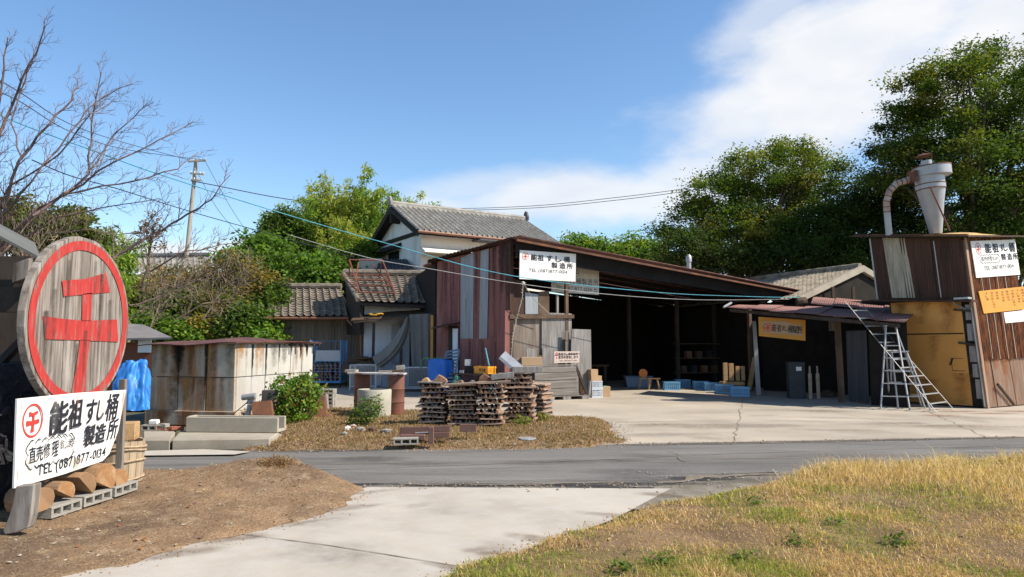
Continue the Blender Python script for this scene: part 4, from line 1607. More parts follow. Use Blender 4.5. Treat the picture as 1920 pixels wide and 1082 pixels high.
mb.corr(W0, W1, W1 + V((0, 0, 2.85)), W0 + V((0, 0, 2.85)), pitch=.12, amp=.012, seg=4)
mb.build('sheet_wall', CORRG, lowa, smooth=True, fix=False)
mb = MB()
mb.obox(W0 + V((-.3, .06, 0)), W1 - W0 + V((.3, .0, 0)), V((0, 1.4, 0)), V((0, 0, 2.9)))
mb.build('inner_wall', PLAST, lowa)
mb = MB()
mb.obox(P(495, 627, 30.1), V((.75, 0, 0)), V((0, .6, 0)), V((0, 0, .05)))
mb.build('small_awning', TILED, lowa)

lowb = thing('tiled_annex', 'pale blue annex with brown tiled roof carrying a rusty frame, below the white house', 'house', G(750, 730).to_2d().to_3d())
EA, EB = P(672, 565, 27.6), P(838, 571, 27.6)
RA, RB = P(644, 515, 30.6), P(838, 518, 30.2)
mb = MB()
mb.tiles(EA, EB, RB, RA, pitch=.30, course=.27, amp=.045, step=.04)
mb.build('tiled_roof', TILE, lowb, smooth=True, fix=False)
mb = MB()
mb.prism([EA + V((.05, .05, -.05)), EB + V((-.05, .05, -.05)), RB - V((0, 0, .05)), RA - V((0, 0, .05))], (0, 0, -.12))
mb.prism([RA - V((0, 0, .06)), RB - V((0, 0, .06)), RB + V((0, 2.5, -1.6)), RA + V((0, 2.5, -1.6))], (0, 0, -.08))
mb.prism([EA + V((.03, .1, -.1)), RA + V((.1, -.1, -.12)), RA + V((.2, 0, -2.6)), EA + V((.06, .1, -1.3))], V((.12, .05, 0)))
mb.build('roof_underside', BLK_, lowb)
mb = MB()
mb.tube([RA.lerp(RB, i / 20) + V((0, 0, .1 + .012 * (i % 2))) for i in range(21)], .14, 8)
mb.tube([EA.lerp(RA, i / 10) + V((-.02, 0, .06 + .012 * (i % 2))) for i in range(11)], .10, 8)
mb.build('ridge', TILE, lowb)
mb = MB()
W0, W1 = P(682, 650, 28.2), P(850, 650, 29.3)
W0.z = W1.z = 0
mb.obox(W0, W1 - W0, V((0, 2.4, 0)), V((0, 0, 3.25)))
mb.build('wall', PALEB, lowb)
mb = MB()
c0, c1 = P(657, 603, 27.4), P(842, 592, 26.6)
d0, d1 = P(672, 590, 28.5), P(842, 580, 28.38)
mb.prism([c0, c1, d1, d0], (0, 0, .05))
for k in range(5):
    a = c0.lerp(c1, .04 + k * .16) + V((0, -.12, -.07 + .015 * k))
    mb.obox(a, V((1.5, -.05, .14)), V((0, .08, 0)), V((0, 0, .05)))
mb.build('lean_to_roof', BROWNW, lowb)
mb = MB()
mb.tube([P(651, 600, 29.5), P(662, 612, 29.4), P(676, 618, 28.3), P(677, 690, 28.3)], .04, 7)
mb.build('downpipe', GUT, lowb)
mb = MB()
mb.obox(P(733, 680, 28.36), V((.35, 0, 0)), V((0, .05, 0)), V((0, 0, 1.5)))
mb.build('door', M('door_grey', (.3, .32, .36), var=.1), lowb)
mb = MB()
a = P(807, 650, 25.9)
mb.obox((a.x, a.y, 0), V((.5, .02, 0)), V((0, .04, 0)), V((0, 0, 2.75)))
mb.build('ochre_panel', OCHRE, lowb)
mb = MB()
for px, yy in ((752, 26.2), (826, 26.0), (700, 27.2)):
    a = P(px, 650, yy)
    mb.box((a.x, a.y, 1.25), (.09, .09, 2.5))
mb.build('post', DARKW, lowb)
mb = MB()
a, b = P(768, 650, 28.3), P(820, 650, 28.3)
mb.obox((a.x, a.y - .06, 0), V((b.x - a.x, 0, 0)), V((0, .04, 0)), V((0, 0, 2.2)))
mb.build('dark_doorway', BLK_, lowb)
# yellow coil lying on the lean-to roof
mb = MB()
q = P(705, 591, 27.5)
for rr in (.17, .2, .23):
    mb.tube([q + V((rr * math.cos(k * .4) * 1.2, rr * math.sin(k * .4), .03 + .03 * math.sin(k))) for k in range(17)], .022, 5)
tag(mb.build('hose_coil', M('yellow_hose', (.6, .35, .04), var=.2)), 'small yellow coil of hose on the plank lean-to roof', 'hose')

# rusty frame standing on the annex roof
RUSTF = M('rusty_steel', (.20, .07, .045), rough=.8, var=.3, scale=5, bump=.3)
fr = thing('roof_frame', 'rusty red steel frame with slanted legs standing on the annex roof', 'frame', P(700, 560, 28.2))
T = lambda px, py, Y: P(px, py, Y)
tl, tr = T(655, 487, 29.0), T(717, 488, 29.0)
bl, br = T(674, 548, 28.0), T(741, 549, 28.0)
hl_, hr_ = T(640, 515, 30.2), T(728, 516, 30.0)
for a, b, nme in ((tl, tr, 'top_bar'), (tl, bl, 'leg'), (tr, br, 'leg'), (bl, br, 'bottom_bar'), (hl_, hr_, 'ridge_bar'), (hl_, bl, 'side_bar'), (hr_, br, 'side_bar'),
                  (tl, T(655, 517, 30.0), 'leg'), (tr, T(712, 517, 30.0), 'leg'), (T(661, 524, 29.4), T(725, 526, 29.4), 'cross_bar'), (T(676, 535, 28.7), T(733, 536, 28.7), 'cross_bar'), (T(672, 492, 29), T(665, 535, 28.6), 'brace'), (T(698, 497, 29.2), T(738, 540, 28.3), 'brace')):
    mb = MB()
    mb.tube([a, b], .028, 5)
    mb.build(nme, RUSTF, fr)

# grey cloth curtain beside the annex, hanging and swagged
CLOTH = M('grey_canvas', (.20, .20, .19), rough=.9, var=.12, scale=2, stretch=(1, 1, .4), col2=(.15, .15, .14), thr=.6, scale2=1.5, bump=.15, bscale=40)
cl = thing('canvas_curtain', 'grey canvas sheet hung under the annex eave, one half swagged to the left', 'curtain', P(790, 690, 26.2))
mb = MB()
us = [i / 24 for i in range(25)]
mb.quadgrid(P(772, 690, 26.1), P(808, 690, 26.1), P(808, 588, 26.3), P(768, 590, 26.3), us, [i / 8 for i in range(9)], lambda a, b: .05 * math.sin(a * 17) * (1.1 - b * .6))
mb.build('hanging_half', CLOTH, cl, smooth='all', fix=False)
mb = MB()
top = [(768, 592, 26.25), (766, 625, 26.2), (755, 655, 26.1), (735, 676, 26.0), (716, 690, 26.0)]
bot = [(763, 592, 26.2), (755, 610, 26.0), (735, 640, 25.8), (712, 662, 25.9), (698, 668, 26.0)]
vs, fs = [], []
for i in range(len(top)):
    a, b = P(*top[i]), P(*bot[i])
    for k in range(9):
        f = k / 8
        vs.append(a.lerp(b, f) + V((0, -.22 * math.sin(math.pi * f) * (1 - .4 * math.sin(f * 20)), -.1 * math.sin(math.pi * f))))
for i in range(len(top) - 1):
    for k in range(8):
        fs.append((i * 9 + k, i * 9 + k + 1, (i + 1) * 9 + k + 1, (i + 1) * 9 + k))
mb.add(vs, fs)
o = mb.build('swagged_half', CLOTH, cl, smooth='all', fix=False)
o.modifiers.new('sub', 'SUBSURF').render_levels = 2

# ------------------------------------------------------------------ workshop: red shed and the open workshop roof
A0 = V((0.0, 21.9, 0))
WD = V((.90, .435, 0)).normalized()
WB = V((-WD.y, WD.x, 0))
WN = -WB
SL = .1075
ZR = 4.87


def W(s, t, z):
    return A0 + WD * s + WB * t + V((0, 0, z))


def onW(px, py, t=0.0):
    """point of the plane a distance t behind the workshop front"""
    return PL(px, py, W(0, t, 0), WN)


ws = thing('workshop', 'red sheet-walled workshop with a long sloping roof and a wide dark open front', 'workshop', A0)
LC = V((-2.72, 25.6, 0))
LCz = 4.72
mb = MB()
mb.corr(LC, A0, A0 + V((0, 0, 4.83)), LC + V((0, 0, LCz - .05)), pitch=.1, amp=.013, sheet=.8, seg=5, off=.02, seed=4)
mb.build('red_wall', PINK, ws, smooth=True, fix=False)
rn = V((-(A0 - LC).y, (A0 - LC).x, 0)).normalized()
if rn.dot(EYE - A0) < 0:
    rn = -rn


def onR(px, py, off=.0):
    return PL(px, py, A0 + rn * off, rn)


def sheet_on_red(name, quad, mat, off, pitch=.1, jag=0):
    mb = MB()
    q = [onR(x, y, off) for x, y in quad]
    mb.corr(q[0], q[1], q[2], q[3], pitch=pitch, amp=.012, sheet=.9, seg=5, off=.01)
    return mb.build(name, mat, ws, smooth=True, fix=False)


sheet_on_red('plastic_sheet', [(863, 635), (887, 635), (888, 473), (864, 484)], TRANSL, .05)
sheet_on_red('plastic_sheet', [(898, 635), (913, 635), (916, 466), (901, 471)], TRANSL, .055)
sheet_on_red('lower_red_sheet', [(862, 702), (955, 712), (956, 634), (862, 633)], PINK, .035)
sheet_on_red('corner_strip', [(945, 706), (955, 708), (956, 580), (946, 581)], PINK, .06)
mb = MB()
q = [onR(842, 716, .03), onR(860, 718, .03), onR(860, 612, .03), onR(842, 612, .03)]
mb.prism(q, rn * .03)
mb.build('doorway', BLK_, ws)
mb = MB()
q = [onR(850, 716, .07), onR(859, 717, .07), onR(859, 616, .07), onR(850, 616, .07)]
mb.prism(q, rn * .03)
mb.build('door', PALEB, ws)
mb = MB()
q = [onR(832, 611, .0), onR(864, 606, .0)]
mb.prism([q[0], q[1], q[1] + rn * .5 - V((0, 0, .12)), q[0] + rn * .5 - V((0, 0, .12))], (0, 0, .05))
mb.build('door_canopy', RUSTD, ws)


def roof_z(s):
    return ZR - SL * s


SMAX = 12.2
mb = MB()
n_ = 40
t0, t1 = -.62, 9.0
# corrugated main roof, ribs running down the slope (along s)
mb.corr(W(-.12, t1, roof_z(-.12) + .05), W(-.12, t0, roof_z(-.12) + .05), W(SMAX, t0, roof_z(SMAX) + .05), W(SMAX, t1, roof_z(SMAX) + .05), pitch=.15, amp=.018, sheet=.8, seg=5, off=.03, jag=.06, seed=8)
o = mb.build('main_roof', ROOFR, ws, smooth=True, fix=False)
o.modifiers.new('th', 'SOLIDIFY').thickness = .01
mb = MB()
mb.prism([W(-.1, t0 + .06, roof_z(-.1) - .0), W(SMAX - .1, t0 + .06, roof_z(SMAX - .1) - .0), W(SMAX - .1, t0 + .06, roof_z(SMAX - .1) - .06), W(-.1, t0 + .06, roof_z(-.1) - .08)], WB * .05)
mb.build('verge_board', RUSTM, ws)
mb = MB()
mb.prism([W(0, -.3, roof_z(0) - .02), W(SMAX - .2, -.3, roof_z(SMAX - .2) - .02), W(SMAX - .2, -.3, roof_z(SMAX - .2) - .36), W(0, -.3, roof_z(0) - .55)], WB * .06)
mb.build('header_board', DEEP, ws)  # near-black colour stands for the shaded underside of the roof
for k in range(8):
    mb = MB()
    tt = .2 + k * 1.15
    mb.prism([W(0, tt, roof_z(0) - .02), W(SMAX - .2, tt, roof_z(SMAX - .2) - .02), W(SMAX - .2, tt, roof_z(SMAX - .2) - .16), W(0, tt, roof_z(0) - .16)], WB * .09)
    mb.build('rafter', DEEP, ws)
# left small roof over the red shed
mb = MB()
apx = W(-.15, -.5, ZR + .02)
mb.corr(W(-.2, 5, ZR + .08), V((LC.x - .25, LC.y + 4.0, LCz + .05)), V((LC.x - .3, LC.y - .25, LCz + .02)), apx + V((0, 0, .05)), pitch=.15, amp=.018, seg=4)
o = mb.build('left_roof', RUSTD, ws, smooth=True, fix=False)
o.modifiers.new('th', 'SOLIDIFY').thickness = .03
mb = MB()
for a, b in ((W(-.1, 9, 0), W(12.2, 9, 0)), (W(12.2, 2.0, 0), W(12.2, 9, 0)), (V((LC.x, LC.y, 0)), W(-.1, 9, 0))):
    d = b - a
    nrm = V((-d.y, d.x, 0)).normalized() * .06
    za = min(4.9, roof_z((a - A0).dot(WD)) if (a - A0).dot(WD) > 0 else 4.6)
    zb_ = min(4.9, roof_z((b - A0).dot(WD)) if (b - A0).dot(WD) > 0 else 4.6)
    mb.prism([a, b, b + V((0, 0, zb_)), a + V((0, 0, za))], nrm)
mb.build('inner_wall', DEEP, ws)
# front posts
for (x, y0, y1, w_, m_) in ((1063, 745, 522, .10, BROWNW), (1045, 600, 552, .07, GREYB), (958, 750, 448, .12, RUSTD), (1409, 742, 575, .12, BROWNW)):
    a, b = onW(x, y0), onW(x, y1)
    mb = MB()
    mb.box((a.x, a.y, b.z / 2), (w_, w_, b.z), rz=.45)
    mb.build('post', m_, ws)


def front_board(name, quad, t, mat, th=.03, own=None, cat='board'):
    q = [onW(x, y, t) for x, y in quad]
    mb = MB()
    mb.prism(q, WB * th)
    if own:
        return tag(mb.build(name, mat, bevel=.004), own, cat)
    return mb.build(name, mat, ws, bevel=.004)


WOODB = M('brown_board', (.21, .165, .135), rough=.9, var=.25, scale=3, stretch=(3, 3, .25), col2=(.11, .085, .07), thr=.56, scale2=2.4, stretch2=(2, 2, .3), col3=(.29, .26, .23), thr3=.62, scale3=3, stretch3=(3, 3, .2), bump=.35, bscale=16)
front_board('front_board', [(959, 750), (1017, 750), (1017, 596), (959, 592)], .03, WOODB)
front_board('front_sheet', [(1016, 662), (1072, 660), (1072, 588), (1016, 586)], -.03, GREYB)
front_board('front_sheet', [(1016, 745), (1072, 745), (1072, 652), (1016, 652)], .06, WOODB)
front_board('corner_strip', [(946, 712), (958, 712), (958, 582), (947, 582)], -.05, PINK)
front_board('cross_rail', [(956, 598), (1077, 597), (1077, 590), (956, 589)], -.09, BROWNW, th=.06)
front_board('patch_board', [(985, 589), (1012, 589), (1011, 552), (985, 548)], -.02, TRANSL)
front_board('patch_board', [(1010, 589), (1030, 589), (1030, 545), (1010, 547)], -.035, BROWNW)
front_board('patch_board', [(960, 589), (988, 589), (988, 530), (962, 522)], .01, RUSTD)
front_board('upright_board', [(1068, 750), (1110, 752), (1108, 618), (1072, 617)], -.28, GREYB, .035, 'tall pale grey wooden panel standing upright at the edge of the dark opening', 'board')
front_board('upright_board', [(1060, 700), (1068, 700), (1067, 620), (1060, 620)], -.2, WOODB, .03, 'narrow brown board between the tall grey panel and the grey sheet', 'board')
front_board('upright_board', [(1017, 720), (1047, 720), (1044, 655), (1017, 653)], -.22, GREYB, .03, 'short grey round-cornered panel behind the pink sign', 'board')
front_board('upright_board', [(990, 720), (1008, 720), (1006, 655), (987, 653)], -.22, GREYB, .03, 'narrow grey leaning board left of the plank chest, with a dark gap beside it', 'board')

# dark runs down the red sheets
for n_, (px, py, wd, hh, al) in enumerate(((835, 492, .12, 2.2, .8), (850, 486, .06, 2.6, .8), (893, 470, .07, 2.9, 1.0), (925, 462, .10, 2.4, 1.0), (940, 456, .2, 1.6, 1.6), (950, 452, .16, 2.2, 1.5), (928, 640, .05, 1.0, .8), (880, 640, .06, .9, .7), (905, 640, .04, .9, .8), (873, 560, .05, 1.2, .4))):
    q = onR(px, py, .075 if n_ < 6 else .085)
    run_stain(ws, q, (A0 - LC), (0, 0, 1), wd, hh, (.045, .016, .014), al, n_ + 100, bot=.2)

# signs of the workshop
S1 = Board(onW(975, 469, -.36), onW(1080, 476, -.36), onW(1079, 528, -.36), onW(974, 523, -.36), lift=.006)
sg = thing('shop_sign', 'clean white sign under the roof peak, half shaded, hanging before an older sign', 'sign', S1(.5, 0))
mb = MB()
S1.plate(mb, .03).build('board', PAINTW, sg)
mb = MB()
for ch, x in (('能', .245), ('祖', .36), ('す', .52), ('し', .68), ('桶', .83)):
    S1.put(mb, ch, x, .775, .105, .20, bold=.03)
for ch, x in (('製', .61), ('造', .755), ('所', .89)):
    S1.put(mb, ch, x, .54, .105, .20, bold=.02)
mb.build('brush_lettering', INK, sg, fix=False)
mb = MB()
S1.line(mb, 'TEL (087)877-0134', .155, .845, .325, .11, slope=.0)
mb.build('phone_lettering', INKF, sg, fix=False)
mb = MB()
S1.mark(mb, .095, .80, .115)
mb.build('ring_mark', RED, sg, fix=False)
S2 = Board(onW(1034, 499, .35), onW(1123, 505, .35), onW(1123, 553, .35), onW(1034, 547, .35), lift=.006)
OLDW = M('aged_white_board', (.56, .52, .45), rough=.8, var=.1, scale=3, col2=(.42, .38, .32), thr=.6, scale2=2, bump=.05)
sg = thing('shop_sign', 'older yellowed sign with thin black lettering, hanging partly behind the clean white sign', 'sign', S2(.5, 0))
mb = MB()
S2.plate(mb, .03).build('board', OLDW, sg)
mb = MB()
for i, ch in enumerate('能祖すし桶製造所'):
    S2.put(mb, ch, .07 + i * .123, .47, .105, .25, bold=.004)
S2.line(mb, 'TEL(087)877-0134', .09, .84, .18, .15)
S2.put(mb, '代', .915, .17, .06, .12)
S2.ring(mb, .93, .17, .055, .063)
mb.build('lettering', INK, sg, fix=False)
mb = MB()
S2.mark(mb, .49, .80, .14, lw=.07)
mb.build('ring_mark', INKF, sg, fix=False)
PINKB = M('pale_pink_board', (.58, .47, .41), rough=.85, var=.1, scale=4, col2=(.45, .36, .31), thr=.62, scale2=4, bump=.15)
S3 = Board(onW(1039, 659, -.75), onW(1087, 659, -.75), onW(1086, 680, -.75), onW(1039, 681, -.75), lift=.004)
sg = thing('small_sign', 'small pale pink board with three rows of hand lettering, propped on the plank chest', 'sign', S3(.5, 0))
mb = MB()
S3.plate(mb, .02).build('board', PINKB, sg, bevel=.003)
mb = MB()
for i, ch in enumerate('能祖すし桶製造所'):
    S3.put(mb, ch, .21 + i * .095, .78, .08, .22, bold=.01)
for i, ch in enumerate('直売修理致します'):
    S3.put(mb, ch, .21 + i * .1, .50, .085, .24, bold=.014)
S3.line(mb, 'TEL (087)877-0134', .2, .92, .20, .12)
mb.build('lettering', INK, sg, fix=False)
mb = MB()
S3.mark(mb, .1, .78, .05, lw=.2)
S3.ring(mb, .1, .45, .0, .025, n=12)
mb.build('ring_mark', RED, sg, fix=False)
# light string hanging from the shed corner
mb = MB()
pts = [onW(981, 531, -.5), onW(979, 560, -.45), onW(968, 600, -.4), onW(962, 630, -.4), onW(958, 690, -.4)]
mb.tube(pts, .012, 4)
mb.tube([pts[0], onW(1000, 560, -.45), onW(1030, 588, -.3)], .012, 4)
for i in range(len(pts) - 1):
    for k in range(10):
        mb.box(pts[i].lerp(pts[i + 1], k / 10) + V((rnd.uniform(-.02, .02), 0, 0)), (.03, .03, .03))
mb.lathe([(.001, -.06), (.06, -.02), (.06, .03), (.001, .06)], pts[0], 8)
tag(mb.build('string_garland', M('pale_cord', (.45, .42, .36), var=.3)), 'pale knotted cord garland hanging from under the white sign beside the red corner', 'garland')

# ------------------------------------------------------------------ canopy annex on the right with its sign
ann = thing('canopy_shed', 'dark open shed under a reddish corrugated canopy, between the workshop and the rusty tower', 'shed', G(1550, 745).to_2d().to_3d())
FL, FR_, BR, BL = P(1362, 576, 23.2), P(1696, 604, 18.25), P(1720, 583, 20.6), P(1385, 571, 25.0)
mb = MB()
mb.corr(FL, FR_, BR, BL, pitch=.08, amp=.007, seg=4, sheet=.9, off=.02, jag=.04)
o = mb.build('canopy_roof', ROOFR, ann, smooth=True, fix=False)
o.modifiers.new('th', 'SOLIDIFY').thickness = .012
mb = MB()
mb.corr(P(1520, 569, 23.2), P(1705, 590, 20.3), P(1715, 574, 22.6), P(1525, 556, 26.0), pitch=.08, amp=.007, seg=4, sheet=.9, off=.02, jag=.04)
o = mb.build('upper_roof', ROOFR, ann, smooth=True, fix=False)
o.modifiers.new('th', 'SOLIDIFY').thickness = .012
mb = MB()
mb.obox(FL + V((.15, .12, -.14)), FR_ - FL - V((.2, 0, 0)), V((0, .06, 0)), V((0, 0, .1)))
mb.build('front_beam', DARKW, ann)
mb = MB()
mb.tube([P(1357, 576, 23.3), P(1371, 568, 23.6)], .04, 6)
mb.build('roof_pipe', GALV, ann)
mb = MB()
a = P(1416, 650, 23.6)
b = P(1423, 740, 23.7)
mb.prism([V((a.x - .06, a.y, 2.45)), V((a.x + .05, a.y, 2.45)), V((b.x + .07, b.y, 0)), V((b.x - .08, b.y, 0))], (0, .05, 0))
mb.build('white_post', GALV, ann)
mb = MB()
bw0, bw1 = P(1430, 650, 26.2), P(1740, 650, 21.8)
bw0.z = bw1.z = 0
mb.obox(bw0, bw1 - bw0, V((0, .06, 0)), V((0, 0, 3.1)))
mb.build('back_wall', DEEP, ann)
mb = MB()
a = P(1573, 650, 20.6)
mb.box((a.x, a.y, 1.25), (.14, .12, 2.5), ry=-.02)
mb.build('post', BROWNW, ann)
mb = MB()
a, b = P(1587, 650, 20.4), P(1626, 650, 19.6)
mb.corr(V((a.x, a.y, .05)), V((b.x, b.y, .05)), V((b.x, b.y, 2.05)), V((a.x, a.y, 2.05)), pitch=.08)
mb.build('sheet_door', M('dark_grey_sheet', (.045, .046, .05), var=.25, scale=3, stretch=(3, 3, .2)), ann, smooth=True, fix=False)
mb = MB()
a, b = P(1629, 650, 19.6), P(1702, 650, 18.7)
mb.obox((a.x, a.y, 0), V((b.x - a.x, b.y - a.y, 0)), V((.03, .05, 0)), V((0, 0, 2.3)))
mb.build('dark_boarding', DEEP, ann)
S4 = Board(P(1422, 594, 22.6), P(1510, 600, 21.9), P(1510, 639, 21.9), P(1423, 630, 22.6), lift=.02)
ORG = M('ochre_sign', (.60, .28, .05), rough=.7, var=.1, scale=2, bump=.05)
sg = thing('hanging_sign', 'ochre board with a pale inset and brush characters, hanging under the canopy', 'sign', S4(.5, 0))
mb = MB()
S4.plate(mb, .03).build('board', ORG, sg)
mb = MB()
q = [(.07, .70), (.12, .76), (.18, .82), (.3, .8), (.48, .87), (.62, .84), (.78, .76), (.93, .74), (.935, .22), (.12, .2), (.115, .55), (.07, .5)]
mb.prism([S4(a, b, .002) for a, b in q], S4.n * .014)
mb.build('inset_plank', M('bare_plank', (.45, .28, .14), rough=.8, var=.15, scale=3, stretch=(.4, .4, 4), col2=(.52, .40, .30), thr=.52, scale2=1.2), sg)
mb = MB()
for i, ch in enumerate('能祖すし桶製造所'):
    S4.put(mb, ch, (.345, .45, .535, .60, .68, .765, .835, .895)[i], .50, .085 if i not in (2, 3) else .065, .36 if i not in (2, 3) else .26, bold=.015, rot=-.08)
mb.build('brush_lettering', INK, sg, fix=False)
mb = MB()
S4.mark(mb, .205, .49, .145, kx=1.0, lw=.16)
mb.build('ring_mark', RED, sg, fix=False)

# old tiled roof behind the canopy
old = thing('old_tiled_shed', 'old shed with a mossy grey tiled roof and pale bargeboards, behind the canopy', 'shed', P(1613, 650, 27).to_2d().to_3d())
AP = P(1613, 502, 27.0)
AF = P(1494, 559, 25.5)
AF2 = V((2 * AP.x - AF.x, 2 * AP.y - AF.y, AF.z))
back = V((-2.8, 6.2, 0))
OLDT = M('mossy_tile', (.31, .26, .195), rough=.9, var=.3, scale=4, col2=(.12, .11, .08), thr=.52, scale2=2.2, col3=(.31, .28, .23), thr3=.6, scale3=6, bump=.4, bscale=20)
mb = MB()
mb.tiles(AF + back, AF, AP, AP + back, pitch=.2, course=.25, amp=.03, step=.02)
mb.tiles(AF2, AF2 + back, AP + back, AP, pitch=.2, course=.25, amp=.03, step=.02)
mb.build('tiled_roof', OLDT, old, smooth=True, fix=False)
mb = MB()
mb.tube([AP + back * (i / 24) + V((0, 0, .06 + .012 * (i % 2))) for i in range(25)], .12, 8)
mb.build('ridge', OLDT, old)
mb = MB()
vd = -back.normalized()
mb.prism([AF + V((0, 0, .05)), AP + V((0, 0, .08)), AP + V((0, 0, -.16)), AF + V((0, 0, -.16))], vd * .16)
mb.prism([AP + V((0, 0, .08)), AF2 + V((0, 0, .05)), AF2 + V((0, 0, -.16)), AP + V((0, 0, -.16))], vd * .16)
mb.build('bargeboard', CONC, old)
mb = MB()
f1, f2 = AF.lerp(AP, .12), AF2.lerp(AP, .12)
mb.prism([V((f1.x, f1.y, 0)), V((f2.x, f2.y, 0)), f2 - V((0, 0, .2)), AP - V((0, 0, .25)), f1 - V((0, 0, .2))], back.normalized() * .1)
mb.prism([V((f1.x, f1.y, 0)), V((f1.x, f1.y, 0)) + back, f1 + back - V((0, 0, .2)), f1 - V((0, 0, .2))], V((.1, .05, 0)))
mb.build('wall', DEEP, old)  # near-black wall stands for the shade in the open gable
mb = MB()
a = P(1516, 577, 25.0)
mb.lathe([(.001, -.2), (.15, -.16), (.17, .0), (.15, .16), (.001, .2)], P(1503, 566, 25), 10, Matrix.Rotation(1.4, 3, 'Y'))
mb.build('eave_bundle', BROWNW, old)
for px in (1562, 1600):
    mb = MB()
    a = P(px, 552, 26)
    mb.box((a.x, a.y, a.z), (.1, .1, .55))
    mb.build('stub_post', BROWNW, old)

# ------------------------------------------------------------------ rusty tower with the dust collector
TC = P(1852, 766, 18.5)
TC.z = 0
e1 = V((-.52, .853, 0)).normalized()
e2 = V((e1.y, -e1.x, 0))
if e2.x < 0:
    e2 = -e2


def T_(s, t, z):
    return TC + e1 * s + e2 * t + V((-.085 * z, .0, z))


tw = thing('rusty_tower', 'leaning rusty sheet-metal tower with an ochre lower front and signs on its side', 'tower', TC + e1 * 1 + e2 * .6)
LW = 2.25
RW = 2.6


def depth_(s, t):
    return TC.y + e1.y * s + e2.y * t


def ZT(s, t, d=0.0):
    return 1.6 + .1545 * depth_(s, t) + d      # the roof rises to the back


def ZU(s, t, d=0.0):
    return 1.6 + .0665 * depth_(s, t) + d


nY = -e2
mb = MB()
mb.prism([T_(.36, -.0, .05), T_(LW - .05, 0, .05), T_(LW - .05, 0, 2.85), T_(.30, 0, 2.85)], e2 * .04)
mb.build('ochre_wall', OCHRE, tw)
mb = MB()
mb.prism([T_(.34, -.006, 1.93), T_(LW - .05, -.006, 1.93), T_(LW - .05, -.006, 1.965), T_(.34, -.006, 1.965)], e2 * .01)
mb.prism([T_(.42, -.006, .95), T_(.74, -.006, .95), T_(.74, -.006, .965), T_(.42, -.006, .965)], e2 * .01)
mb.prism([T_(.42, -.006, 1.28), T_(.74, -.006, 1.28), T_(.74, -.006, 1.29), T_(.42, -.006, 1.29)], e2 * .01)
mb.prism([T_(.736, -.006, .95), T_(.744, -.006, .95), T_(.744, -.006, 1.29), T_(.736, -.006, 1.29)], e2 * .01)
mb.prism([T_(.74, -.03, 1.12), T_(.80, -.03, 1.10), T_(.70, -.03, 1.30), T_(.68, -.03, 1.28)], e2 * .03)
mb.build('wall_joint', BLK_, tw)
mb = MB()
mb.prism([T_(.0, .02, 0), T_(.37, .02, 0), T_(.31, .02, 3.0), T_(.0, .02, 3.0)], e2 * .05)
mb.build('dark_gap', BLK_, tw)
for z0, s0, s1, h in ((.25, .06, .22, .5), (.8, .1, .24, .35), (1.2, .04, .26, .42), (1.75, .08, .24, .45), (2.3, .05, .22, .4)):
    mb = MB()
    mb.prism([T_(s0, -.02, z0), T_(s1, -.02, z0), T_(s1 - .02, -.02, z0 + h), T_(s0, -.02, z0 + h)], e2 * .035)
    mb.build('lath', GREYB, tw)
for z0 in (1.62, 2.5):
    mb = MB()
    mb.obox(T_(.05, -.1, z0), e1 * .42 + V((0, 0, .06)), e2 * .06, V((0, 0, .05)))
    mb.build('latch_bar', DARKW, tw)
mb = MB()
mb.tube([T_(.5, -.1, 2.85), T_(.1, -.06, 2.5)], .025, 4)
mb.build('brace', GREYB, tw)
mb = MB()
mb.tube([T_(.04, -.05, .05), T_(.04, -.05, 2.62)], .03, 4)
mb.build('corner_pole', GREYB, tw)
# upper box front
uo = -.12
mb = MB()
mb.corr(T_(LW + .22, uo, ZU(LW, 0)), T_(0, uo, ZU(0, 0)), T_(0, uo, ZT(0, 0)), T_(LW + .22, uo, ZT(LW, 0)), pitch=.076, amp=.009, seg=4, sheet=.8, seed=3)
mb.build('upper_front', RUSTD, tw, smooth=True, fix=False)
mb = MB()
mb.corr(T_(LW - .2, uo - .025, ZU(LW, 0, .03)), T_(LW - .85, uo - .025, ZU(LW - .7, 0, .03)), T_(LW - .78, uo - .025, ZT(LW - .7, 0, -.03)), T_(LW - .14, uo - .025, ZT(LW, 0, -.03)), pitch=.076, amp=.009, seg=4)
mb.build('pale_sheet', PALESH, tw, smooth=True, fix=False)
mb = MB()
mb.prism([T_(.70, uo - .02, ZU(.7, 0, .05)), T_(.725, uo - .02, ZU(.7, 0, .05)), T_(.725, uo - .02, ZT(.7, 0, -.1)), T_(.70, uo - .02, ZT(.7, 0, -.1))], e2 * .01)
mb.build('seam_strip', GALV, tw)
mb = MB()
mb.prism([T_(LW + .22, uo - .02, ZU(LW, 0)), T_(LW + .26, uo - .02, ZU(LW, 0)), T_(LW + .26, uo - .02, ZT(LW, 0)), T_(LW + .22, uo - .02, ZT(LW, 0))], e2 * .05)
mb.build('seam_strip', GALV, tw)
mb = MB()
mb.obox(T_(-.12, uo - .2, ZU(-.1, 0, -.07)), T_(LW + .4, uo - .2, ZU(LW + .4, 0, -.07)) - T_(-.12, uo - .2, ZU(-.1, 0, -.07)), e2 * .26, V((0, 0, .05)))
mb.build('ledge', RUSTD, tw)
mb = MB()
mb.obox(T_(-.05, uo - .22, ZU(0, 0, .0)), e1 * .35, e2 * .2, V((0, 0, .05)))
mb.build('ledge_plate', GALV, tw)
